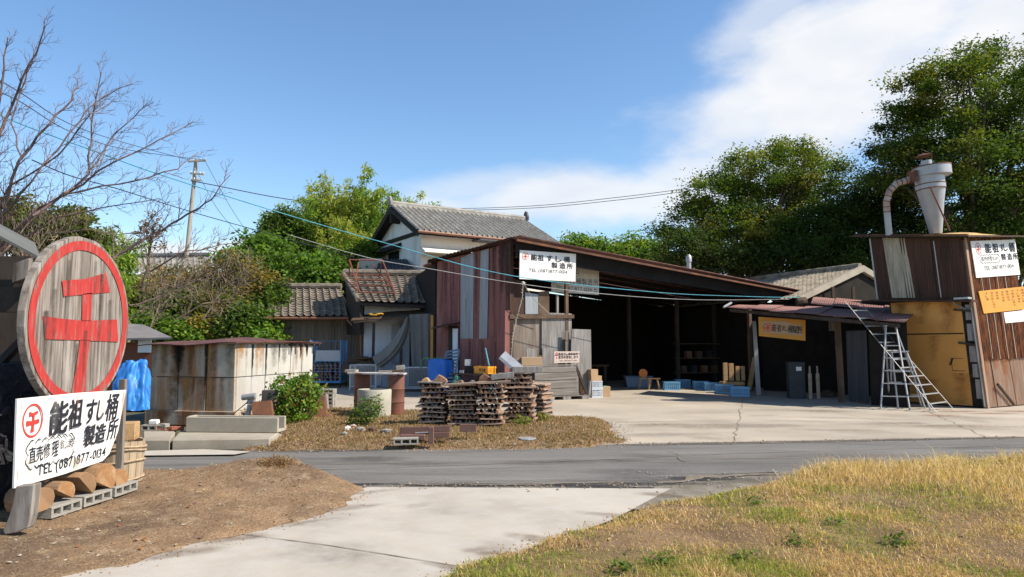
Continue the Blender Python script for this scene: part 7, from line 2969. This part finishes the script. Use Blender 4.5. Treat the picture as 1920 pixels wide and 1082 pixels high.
tree('broadleaf_tree', 'low dark tree mass right behind the workshop roof edge', ground_at(1330, 33), [blob(1290, 475, 33, 60, 40), blob(1370, 490, 33, 80, 35), blob(1460, 490, 33, 80, 40), blob(1540, 500, 34, 60, 35)],
     .2, [(.04, .07, .018), (.055, .09, .02), (.07, .10, .025)], [.4, .4, .2], 44, gain=.8, nclump=260, per=120, leaf=.075, cr=.6, inner=.3)
tree('broadleaf_tree', 'dark tree behind the tower at the right edge of the picture', ground_at(1900, 36), [blob(1780, 480, 36, 110, 60), blob(1900, 470, 36, 110, 80), blob(1990, 400, 36, 90, 120), blob(1720, 520, 34, 70, 40)],
     .25, [(.035, .062, .016), (.05, .085, .02), (.07, .10, .025)], [.4, .4, .2], 45, gain=.78, nclump=260, per=75, leaf=.13, cr=.75, inner=.3)
# hedge of bright trees behind the long roof
for k, (px, py, Y, rx, ry, lb) in enumerate(((1075, 470, 46, 38, 26, 'small yellow-green tree left above the workshop roof'), (1130, 480, 45, 45, 30, 'small dark flecked tree in the middle above the workshop roof'), (1190, 475, 46, 38, 36, 'small bright round tree right above the workshop roof'), (1228, 490, 44, 26, 32, 'narrow bright tree tucked beside the large rounded tree'))):
    tree('small_tree', lb, ground_at(px, Y), [blob(px, py, Y, rx, ry), blob(px + 14, py + 22, Y, rx, ry)], .14, [(.06, .13, .02), (.10, .18, .025), (.16, .2, .035)], [.35, .4, .25], 50 + k, nclump=110, per=60, leaf=.12, cr=.6, group='small trees beyond the roof', accent=((.25, .2, .08), .06 if k == 1 else .02))

# bamboo grove
BAMB = [(.09, .15, .025), (.13, .19, .03), (.17, .22, .045), (.07, .12, .02)]
CULM = M('bamboo_culm', (.20, .24, .08), rough=.5, var=.3, scale=3)


def bamboo(label, px, Y, top_py, wpx, seed, lean=0.0, n=30, pal=BAMB):
    r = np.random.default_rng(seed)
    b = ground_at(px, Y)
    t = thing('bamboo_clump', label, 'bamboo', b, 'bamboo clumps')
    H = P(px, top_py, Y).z
    wd = wpx / FPX * Y
    cul = MB()
    P_, D_ = [], []
    for k in range(n):
        x0, y0 = r.normal(0, wd * .22), r.normal(0, wd * .3)
        h = H * r.uniform(.70, 1.02) * (1 - .18 * abs(x0) / wd)
        a = r.uniform(0, 2 * np.pi)
        lx, ly = np.cos(a) * h * .11 + lean + x0 * .5, np.sin(a) * h * .11
        p0 = b + V((x0, y0, 0))
        pts = [p0 + V((lx * f ** 2.4, ly * f ** 2.4, h * (f - .06 * f ** 6))) for f in (0, .3, .55, .75, .9, 1.0)]
        cul.tube(pts, [.05, .045, .038, .025, .014, .006], 5)
        for j in range(48):
            f = r.uniform(.28, 1.0)
            i = min(4, int(np.searchsorted([0, .3, .55, .75, .9, 1.0], f) - 1))
            q = pts[max(i, 0)].lerp(pts[max(i, 0) + 1], r.uniform())
            a2 = r.uniform(0, 2 * np.pi)
            ln = (1.25 - f * .75) * r.uniform(.3, 1.1)
            m_ = 21
            fr = r.uniform(.2, 1, m_)[:, None]
            e = np.array([np.cos(a2) * ln, np.sin(a2) * ln, -.16 * ln])
            P_.append(np.array(q) + e * fr + r.normal(0, .14, (m_, 3)))
            D_.append(np.tile(e / (np.linalg.norm(e) + 1e-6) * .6 + np.array([0, 0, -.7]), (m_, 1)))
    cul.build('culms', CULM, t, fix=False)
    pts, dr = np.concatenate(P_), np.concatenate(D_)
    pal = np.array(pal) * LEAFGAIN * 1.35
    col = pal[r.integers(0, len(pal), len(pts))] * r.uniform(.75, 1.3, (len(pts), 1))
    q, f, cc = leaf_mesh(pts, .145, col, r, .2, .25, dr)
    mb = MB()
    mb.v, mb.f, mb.m = q.tolist(), [tuple(x) for x in f], [0] * len(f)
    mb.build('foliage', LEAF, t, fix=False, tint=cc)


YB_ = [(.15, .19, .035), (.19, .22, .05), (.13, .17, .03), (.24, .22, .06)]
bamboo('tall feathery bamboo clump at the left of the grove, beside the dark tree', 568, 44, 338, 80, 61, -.3, 36)
bamboo('highest bamboo clump at the middle of the grove', 625, 44, 285, 85, 62, .3, 44, YB_)
bamboo('bamboo clump right of the highest one, above the annex roof', 675, 44, 318, 85, 63, .3, 40)
bamboo('bamboo clump behind the television antenna', 712, 45, 335, 80, 66, .4, 36, YB_)
bamboo('arching bamboo clump nearest the white house gable', 742, 46, 350, 75, 64, 1.0, 32)
bamboo('lower yellowish bamboo clump before the grove, above the rusty frame', 655, 41, 390, 95, 65, .1, 36, YB_)
tree('evergreen_tree', 'dark dense evergreen at the left of the bamboo grove', ground_at(545, 41), [blob(525, 455, 41, 36, 38), blob(550, 435, 41, 30, 40), blob(520, 425, 41, 24, 26), blob(565, 480, 41, 38, 30)],
     .25, [(.04, .075, .018), (.055, .095, .02), (.08, .12, .03)], [.4, .4, .2], 71, nclump=190, per=65, leaf=.12, cr=.5)
tree('leafy_tree', 'bright feathery green tree above the low tiled roof, before the grove', ground_at(560, 36), [blob(470, 490, 36, 55, 30), blob(550, 510, 36, 75, 32), blob(610, 510, 36, 45, 30), blob(500, 465, 37, 45, 22), blob(560, 545, 35, 60, 22)],
     .15, [(.08, .15, .025), (.11, .19, .035), (.055, .11, .02)], [.4, .35, .25], 72, nclump=240, per=60, leaf=.12, cr=.55)
tree('leafy_tree', 'mid green tree between the bamboo and the white house roof', ground_at(690, 39), [blob(672, 480, 39, 40, 28), blob(640, 492, 39, 40, 25), blob(698, 478, 40, 22, 25)],
     .15, [(.07, .13, .02), (.10, .17, .025), (.13, .17, .04)], [.4, .35, .25], 73, nclump=120, per=60, leaf=.12, cr=.5, accent=((.3, .22, .05), .04))

# hillside left with autumn shrubs, far tiled roof on top
xs = np.arange(-26, -6.2, .5)
ys = np.arange(26.5, 46, .5)
X, Y = np.meshgrid(xs, ys)
Z = 4.9 * np.clip((Y - 27.5 - np.clip((X + 13) * .3, -1, 3)) / 8, 0, 1) ** .8 + .35 * npnoise(X, Y, .4, 3) * np.clip((Y - 28) / 3, 0, 1) - .05
Z *= np.clip((-6.5 - X) / 3.5, 0, 1) ** .5
mb = MB()
mb.add(np.stack([X, Y, Z - .03], -1).reshape(-1, 3).tolist(), [(j * len(xs) + i, j * len(xs) + i + 1, (j + 1) * len(xs) + i + 1, (j + 1) * len(xs) + i) for j in range(len(ys) - 1) for i in range(len(xs) - 1)])
struct(mb.build('hillside', SLOPE, smooth='all', fix=False))


def hz(x, y):
    i = int(np.clip(round((x - xs[0]) / .5), 0, len(xs) - 1))
    j = int(np.clip(round((y - ys[0]) / .5), 0, len(ys) - 1))
    return float(Z[j, i])


AUT = [(.14, .12, .032), (.22, .17, .045), (.08, .09, .024), (.24, .16, .05), (.05, .07, .018), (.10, .13, .03)]
GRN = [(.05, .09, .02), (.07, .12, .025), (.10, .14, .035)]
BRT = [(.10, .19, .03), (.15, .22, .035), (.07, .14, .025)]
shrubs = [(300, 535, 33, 55, 32, 0, 'yellowing shrub on the slope just right of the round sign'), (370, 530, 33, 55, 32, 0, 'yellow flecked shrub on the slope below the far roof'), (440, 510, 33, 50, 38, 0, 'tall orange-yellow shrub on the slope beside the bright green tree'),
          (480, 545, 32, 45, 40, 0, 'brownish shrub on the slope left of the low tiled roof'), (420, 570, 31, 60, 35, 0, 'dull autumn shrub in the middle of the slope'), (330, 575, 31, 55, 28, 1, 'dark green shrub low on the slope behind the brown hut'),
          (470, 600, 30.2, 45, 40, 1, 'dark evergreen shrub beside the low tiled house wall'), (430, 615, 30, 40, 28, 1, 'dark shrub behind the rusty lid of the concrete box'), (490, 632, 29.6, 24, 20, 2, 'small bright green bush by the corner of the low tiled house'),
          (380, 612, 30, 45, 26, 0, 'straggly dry shrub above the rusty lid'), (290, 612, 30, 40, 20, 2, 'low yellow-green patch of weeds above the hut roof'), (345, 625, 29.5, 35, 16, 2, 'bright green weeds right of the hut roof'), (510, 565, 31.5, 30, 30, 1, 'dark leafy shrub touching the low tiled roof'), (250, 560, 31, 40, 35, 0, 'dry brown shrub half hidden by the round sign')]
for k, (px, py, Y_, rx, ry, kind, lb) in enumerate(shrubs):
    b = blob(px, py, Y_, rx, ry)
    base = V((b[0], Y_, max(0, min(hz(b[0], Y_), b[2] - b[5] * .6))))
    pal = (AUT, GRN, BRT)[kind]
    tree('shrub', lb, base, [b, (b[0] + .4 * b[3], b[1] - .3, b[2] - .2 * b[5], b[3] * .7, b[4] * .7, b[5] * .8)], .05 if kind else .09, pal, [1 / len(pal)] * len(pal), 80 + k, nclump=100 if kind else 75, per=55 if kind else 42, leaf=.10 if kind else .085, cr=.45, cat='shrub', group='shrubs on the slope', accent=((.32, .14, .04), .05) if kind == 0 else None, limbs=20 if kind else 60, bark=BARKP if kind == 0 else None)
far = thing('far_house', 'distant long roof of grey tiles on top of the slope at the left', 'house', V((-18, 41, 4)))
FA, FB = P(205, 512, 39), P(395, 505, 40)
FC, FD = P(392, 481, 42.5), P(205, 484, 41.5)
mb = MB()
mb.tiles(FA, FB, FC, FD, pitch=.3, course=.3)
mb.build('tiled_roof', TILEN, far, smooth=True, fix=False)
mb = MB()
mb.tube([FD + V((0, 0, .08)), FC + V((0, 0, .08))], .17, 8)
mb.build('ridge', TILED, far)
mb = MB()
mb.obox(V((FA.x + .4, FA.y + .6, 3)), V((FB.x - FA.x - .8, FB.y - FA.y, 0)), V((0, 2.2, 0)), V((0, 0, FA.z - 3.02)))
mb.build('wall', CREAM, far)
tree('leafy_tree', 'dark round tree at the far left behind the bare tree and the round sign', ground_at(90, 26), [blob(110, 425, 26, 60, 38), blob(60, 450, 26, 70, 50), blob(20, 410, 26, 50, 40), blob(140, 455, 26, 45, 35)],
     .15, [(.06, .085, .02), (.08, .11, .025), (.12, .13, .03)], [.4, .4, .2], 101, nclump=260, per=60, leaf=.085, cr=.42, accent=((.2, .13, .05), .06))
bamboo('thin bamboo sprays right behind the top of the round sign', 180, 27, 408, 45, 102, .5, 9)

# round bush and small shrub in the yard
g = V((G(531, 803).x, G(531, 803).y + .5, 0))
tree('round_bush', 'round leafy green bush standing right of the stained concrete box', g, [(g.x, g.y, .58, .42, .42, .46), (g.x + .22, g.y, .72, .34, .34, .36), (g.x - .18, g.y - .1, .42, .34, .34, .38), (g.x + .08, g.y - .15, .28, .40, .34, .26), (g.x + .34, g.y, .5, .2, .2, .3)],
     .03, [(.06, .13, .018), (.10, .19, .025), (.15, .23, .03), (.17, .15, .05)], [.35, .33, .22, .10], 111, nclump=230, per=24, leaf=.042, cr=.15, cat='bush', accent=((.30, .17, .08), .07), limbs=40, bark=BARKP, up=.1, aspect=.5)
g = island.g(686, 798)
tree('small_shrub', 'small sprawling shrub in front of the concrete well ring', g + V((0, .1, 0)), [(g.x, g.y, g.z + .28, .26, .22, .25), (g.x + .14, g.y, g.z + .42, .14, .12, .15), (g.x - .1, g.y, g.z + .12, .25, .2, .14)],
     .015, [(.05, .10, .02), (.08, .14, .025), (.13, .18, .04)], [.4, .4, .2], 112, nclump=90, per=18, leaf=.026, cr=.11, cat='bush', limbs=30, bark=BARKP, accent=((.35, .1, .1), .02))
for k, (px, py, s_, lb) in enumerate(((978, 796, .16, 'tuft of yellow-green weeds at the foot of the tallest stack'), (1020, 790, .15, 'weeds at the right end of the wood stacks'), (838, 768, .09, 'small green weed between the first two wood stacks'), (500, 806, .15, 'low weeds at the foot of the round bush'))):
    g = island.g(px, py)
    tree('weed_tuft', lb, g, [(g.x, g.y, g.z + s_ * .5, s_, s_, s_ * .6)], .006, [(.13, .19, .03), (.2, .22, .05), (.22, .17, .06)], [.4, .4, .2], 120 + k, nclump=26, per=14, leaf=.028, cr=.06, cat='weeds', group='weed tufts', limbs=14, up=.0, aspect=.3)
g = verge.g(520, 878)
tree('dry_weed_tuft', 'dry brown weed tuft at the crest of the dirt verge by the road', g, [(g.x, g.y, g.z + .06, .20, .16, .07)], .006, [(.17, .10, .06), (.24, .15, .08), (.12, .08, .05)], [.4, .4, .2], 130, nclump=70, per=14, leaf=.022, cr=.06, cat='weeds', limbs=40, bark=BARKP, up=.0, aspect=.25)
for k, (px, py) in enumerate(((436, 938), (500, 950), (590, 985))):
    pass
lawn_weeds = [(1500, 1018, 'broad green weed in the middle of the dry grass'), (1570, 985, 'green weed in the dry grass near the right'), (1420, 948, 'green weed where the taller dry grass begins'), (1160, 1075, 'green weed at the lower edge of the picture in the mown grass'), (1690, 1020, 'green weed at the right in the longer grass'), (1240, 1060, 'small weed in the mown grass right of the driveway'), (1400, 1050, 'small weed low in the mown grass')]
for k, (px, py, lb) in enumerate(lawn_weeds):
    g = lawn.g(px, py)
    tree('lawn_weed', lb, g, [(g.x, g.y, g.z + .035, .09, .08, .04)], .003, [(.06, .11, .018), (.09, .15, .025), (.13, .17, .04)], [.4, .35, .25], 140 + k, nclump=9, per=7, leaf=.022, cr=.05, cat='weeds', group='weeds in the lawn', limbs=6, up=.8, aspect=.45)

# ------------------------------------------------------------------ bare cherry tree at the left
r = random.Random(77)
CHB = M('cherry_bark', (.16, .11, .10), rough=.9, var=.35, scale=8, bump=.4)
CHY = 11.6


def bare(name, label, limbs, seed, Y, depth=3, r0=.045, dens=1.0, mat=CHB, upb=.25, lenk=1.0, twig=.0042, base=None):
    r = random.Random(seed)
    pts0 = [P(x, y, Y) for x, y in limbs[0][0]]
    bs = base or V((pts0[0].x, Y, 0))
    t = thing(name, label, 'tree', bs)
    mb = MB()
    if base is None or base.z < pts0[0].z:
        mb.tube([bs - V((0, 0, .1)), bs.lerp(pts0[0], .5) + V((.05, .03, 0)), pts0[0]], [r0 * 2.4, r0 * 2, r0 * 1.7], 9)
    mb.build('trunk', mat, t, smooth=True)
    mb = MB()
    tw = MB()

    def grow(pts, rad, lvl):
        """spawn side shoots along a branch"""
        if lvl > depth:
            return
        seg = [(pts[i], pts[i + 1]) for i in range(len(pts) - 1)]
        tot = sum((b - a).length for a, b in seg)
        step = (.13, .10, .085, .08)[min(lvl, 3)] / dens
        d = .15 * tot if lvl else .1
        side = 1
        while d < tot:
            q = d
            for a, b in seg:
                l_ = (b - a).length
                if q <= l_:
                    break
                q -= l_
            p = a.lerp(b, min(1, q / l_))
            tan = (b - a).normalized()
            f = d / tot
            ax = V((r.uniform(-.3, .3), r.uniform(-1, 1) , r.uniform(-.3, .3)))
            ax = (ax + V((0, side * 1.6, 0))).normalized()
            ang = r.uniform(.45, .95)
            nd = (Matrix.Rotation(ang, 3, ax) @ tan)
            nd = (nd + V((.06, r.uniform(-.25, .25), upb))).normalized()
            ln = (1.0, .62, .36, .2)[min(lvl, 3)] * lenk * r.uniform(.45, 1.15) * (1.1 - .65 * f)
            k = 4 if lvl < 2 else 3
            bp = [p]
            dd = nd
            for j in range(k):
                dd = (dd + V((r.uniform(-.16, .16), r.uniform(-.16, .16), r.uniform(-.1, .2)))).normalized()
                bp.append(bp[-1] + dd * (ln / k))
            rb = max(twig, rad * (.42 if lvl == 0 else .5) * (1 - .5 * f))
            (mb if lvl < 1 else tw).tube(bp, [rb * (1 - .75 * j / k) + twig * .3 for j in range(k + 1)], 5 if lvl == 0 else 3, cap=False)
            grow(bp, rb, lvl + 1)
            side = -side
            d += step * r.uniform(.6, 1.5) * (1 + .6 * (lvl == 0))

    for li, (pix, rr) in enumerate(limbs):
        pts = [P(x, y, Y + .35 * math.sin(li * 2.1 + i * .9) * (i > 0)) for i, (x, y) in enumerate(pix)]
        # smooth the pixel polyline a little
        sm = []
        for i in range(len(pts) - 1):
            for f in (0, .33, .66):
                q = pts[i].lerp(pts[i + 1], f) + V((r.uniform(-.02, .02), r.uniform(-.04, .04), r.uniform(-.02, .02)))
                sm.append(q)
        sm.append(pts[-1])
        n_ = len(sm)
        rad = [rr * (1 - .86 * i / (n_ - 1)) + .004 for i in range(n_)]
        mb.tube(sm, rad, 6)
        grow(sm, rr, 0)
    mb.build('limbs', mat, t, fix=False)
    tw.build('twigs', mat, t, fix=False)


bare('bare_cherry_tree', 'bare leafless cherry tree spreading its twigs over the left of the sky', [
    ([(-70, 560), (-25, 330), (20, 200), (55, 120), (85, 48)], 0.0306),
    ([(-70, 560), (0, 410), (40, 300), (90, 232), (135, 185), (146, 150)], 0.0272),
    ([(-10, 470), (60, 405), (120, 365), (165, 326), (172, 235), (190, 135)], 0.0272),
    ([(165, 326), (205, 265), (250, 215), (288, 192)], 0.0109),
    ([(0, 470), (70, 390), (150, 357), (260, 335), (330, 316), (372, 286)], 0.0177),
    ([(120, 365), (220, 300), (300, 264), (362, 228)], 0.0136),
    ([(0, 480), (100, 408), (200, 388), (300, 372)], 0.0122),
    ([(-70, 520), (-15, 290), (8, 130), (15, 70)], 0.0238),
    ([(0, 410), (60, 338), (130, 250), (180, 190), (248, 158)], 0.0150),
    ([(40, 300), (20, 230), (45, 150), (62, 110)], 0.0095),
    ([(-60, 500), (20, 350), (110, 290), (170, 215), (215, 185)], 0.0150)], 5, CHY, depth=2, dens=1.0, twig=.003, lenk=.58)
# long bare limb crossing the sky behind the disc
bare('bare_sapling', 'slender bare tree whose long limb slants up behind the round sign toward the pole', [
    ([(200, 500), (215, 482), (285, 441), (340, 410), (373, 391), (405, 362), (432, 328)], .028),
    ([(265, 455), (275, 425), (292, 402), (318, 378)], .012),
    ([(285, 510), (330, 478), (400, 462), (450, 455)], .014),
    ([(240, 575), (300, 555), (370, 520), (415, 498)], .013)], 6, 14.0, depth=2, dens=.7, lenk=.75, twig=.004, base=V((P(195, 540, 14).x, 14.0, 0)))
bare('dry_thicket', 'tangle of pale dry branches behind the lean-to and the round sign', [
    ([(-20, 640), (20, 520), (70, 450), (130, 420)], .016), ([(-10, 600), (50, 500), (120, 470), (190, 455)], .014), ([(-30, 560), (10, 470), (60, 410), (90, 385)], .014), ([(10, 650), (30, 560), (35, 480), (60, 440)], .012), ([(20, 520), (90, 440), (160, 430), (215, 440)], .012)],
    8, 12.8, depth=2, dens=1.0, lenk=.6, mat=M('pale_twig', (.27, .21, .15), var=.3), twig=.004)
bare('dead_brush', 'thin pale dead brush standing over the shrubs of the slope', [
    ([(240, 600), (300, 560), (380, 520), (440, 490)], .03), ([(260, 560), (310, 520), (350, 480), (400, 460)], .025), ([(330, 600), (380, 570), (440, 560)], .025), ([(280, 620), (300, 570), (290, 520)], .025), ([(380, 600), (420, 540), (470, 500)], .025), ([(240, 540), (300, 530), (360, 545)], .02)],
    12, 27.5, depth=2, dens=.55, lenk=1.3, mat=M('pale_twig', (.27, .21, .15), var=.3), twig=.007, base=V((P(240, 610, 27.5).x, 27.5, 0)))
# vine-hung dead stem beside the far lamp
r2 = np.random.default_rng(9)
tree('vine_stem', 'dead stem hung with brown vine leaves above the far roof', V((P(270, 480, 30).x, 30, 4)), [blob(283, 425, 30, 16, 28), blob(295, 455, 30, 12, 30), blob(268, 440, 30, 8, 35)], .07, [(.13, .08, .05), (.2, .12, .06), (.1, .1, .05)], [.4, .4, .2], 160, nclump=36, per=14, leaf=.07, cr=.25, limbs=12)

# ------------------------------------------------------------------ pole, lamp, cables
POLE = M('pole_concrete', (.36, .33, .29), rough=.9, var=.1, scale=2)
pb, pt = P(350, 480, 42), P(368, 299, 42)
dirp = (pt - pb).normalized()
pole = thing('utility_pole', 'pale concrete utility pole with crossarms behind the far roof', 'pole', pb - dirp * (pb.z / dirp.z))
mb = MB()
mb.tube([pb - dirp * (pb.z / dirp.z), pt], [.15, .11], 12)
mb.build('mast', POLE, pole, smooth=True)
for (x0, y0, x1, y1) in ((352, 304, 386, 302), (356, 326, 382, 328), (358, 338, 376, 340)):
    mb = MB()
    a, b = P(x0, y0, 41.8), P(x1, y1, 41.8)
    mb.obox(a, b - a, V((0, .1, 0)), V((0, 0, .09)))
    mb.build('crossarm', POLE, pole)
    for f in (.04, .3, .7, .96):
        q = a.lerp(b, f)
        mb = MB()
        mb.lathe([(.02, .09), (.045, .12), (.03, .14), (.045, .17), (.015, .2)], q + V((0, .05, 0)), 8)
        mb.build('insulator', PAINTW, pole)
lamp = thing('street_lamp', 'slim street lamp on a thin arm, above the round sign, left of the pole', 'street lamp', P(185, 442, 33))
mb = MB()
a, b = P(160, 446, 33), P(246, 437, 33)
mb.tube([V((a.x, 33, 0)), a, b], [.05, .04, .03], 6)
mb.build('arm', GALV, lamp)
mb = MB()
q = P(245, 439, 33)
mb.obox(q, V((.40, 0, .06)), V((0, .25, 0)), V((0, 0, .12)))
mb.build('lamp_head', GALV, lamp, bevel=.03)

CYAN = M('cyan_cable', (.05, .30, .40), rough=.5, var=.35, scale=6, bump=0)
BLKC = M('black_cable', (.02, .025, .035), rough=.6, var=.2, bump=0)
GRYC = M('pale_cable', (.42, .42, .42), rough=.6, var=.2, bump=0)


def cable(pix, rad, mat, label, n=10):
    pts = [P(*p) for p in pix]
    out = []
    k = len(pts)
    for i in range(k - 1):
        p0, p1, p2, p3 = pts[max(0, i - 1)], pts[i], pts[i + 1], pts[min(k - 1, i + 2)]
        for j in range(n):
            t = j / n
            out.append(.5 * ((2 * p1) + (p2 - p0) * t + (2 * p0 - 5 * p1 + 4 * p2 - p3) * t * t + (3 * p1 - p0 - 3 * p2 + p3) * t ** 3))
    out.append(pts[-1])
    mb = MB()
    mb.tube(out, rad, 6)
    tag(mb.build('cable', mat, smooth='all'), label, 'cable')


cable([(-60, 180, 13), (18, 224, 13.3), (190, 288, 14), (302, 328, 14.5), (519, 397, 16), (720, 455, 17.5), (960, 517, 19.2), (1230, 548, 21.8), (1400, 556, 23.2), (1500, 558, 24.5)], .011, CYAN, 'twisted turquoise cable sagging across the scene in front of the white sign')
cable([(540, 440, 20), (690, 483, 20.3), (800, 503, 20.5), (960, 530, 21), (1130, 551, 22), (1300, 562, 23.2), (1480, 561, 24.4)], .008, GRYC, 'thin pale cable running under the turquoise one to the canopy')
cable([(60, 300, 18), (133, 330, 20), (220, 354, 22), (355, 396, 26), (482, 432, 30), (690, 490, 38)], .017, BLKC, 'thick black cable slanting below the turquoise one to the grove')
cable([(-20, 140, 20), (40, 175, 23), (130, 232, 28), (235, 268, 34), (356, 300, 41.8)], .016, BLKC, 'upper of the two dark wires running up left from the pole top')
cable([(-20, 165, 20), (40, 192, 23), (130, 246, 28), (235, 280, 34), (384, 300, 41.8)], .016, BLKC, 'lower of the two dark wires running left from the pole top')
cable([(358, 339, 41.8), (400, 347, 43), (500, 367, 46), (570, 378, 48)], .03, BLKC, 'short bundled wire going right from the pole into the grove')
cable([(385, 303, 41.8), (430, 385, 42), (470, 445, 42)], .014, BLKC, 'guy wire dropping right from the pole top')
cable([(372, 327, 41.8), (410, 395, 42), (455, 445, 42)], .014, BLKC, 'second guy wire dropping right from the pole')
cable([(760, 384, 60), (840, 391, 60), (1000, 386, 58), (1150, 371, 56), (1275, 355, 54), (1420, 330, 50)], .022, BLKC, 'upper of two thin wires over the house roof into the rounded tree')
cable([(760, 388, 60), (840, 394, 60), (1000, 390, 58), (1150, 376, 56), (1275, 360, 54), (1420, 336, 50)], .022, BLKC, 'lower of two thin wires over the house roof into the rounded tree')
bpy.data.scenes.remove(tmp)
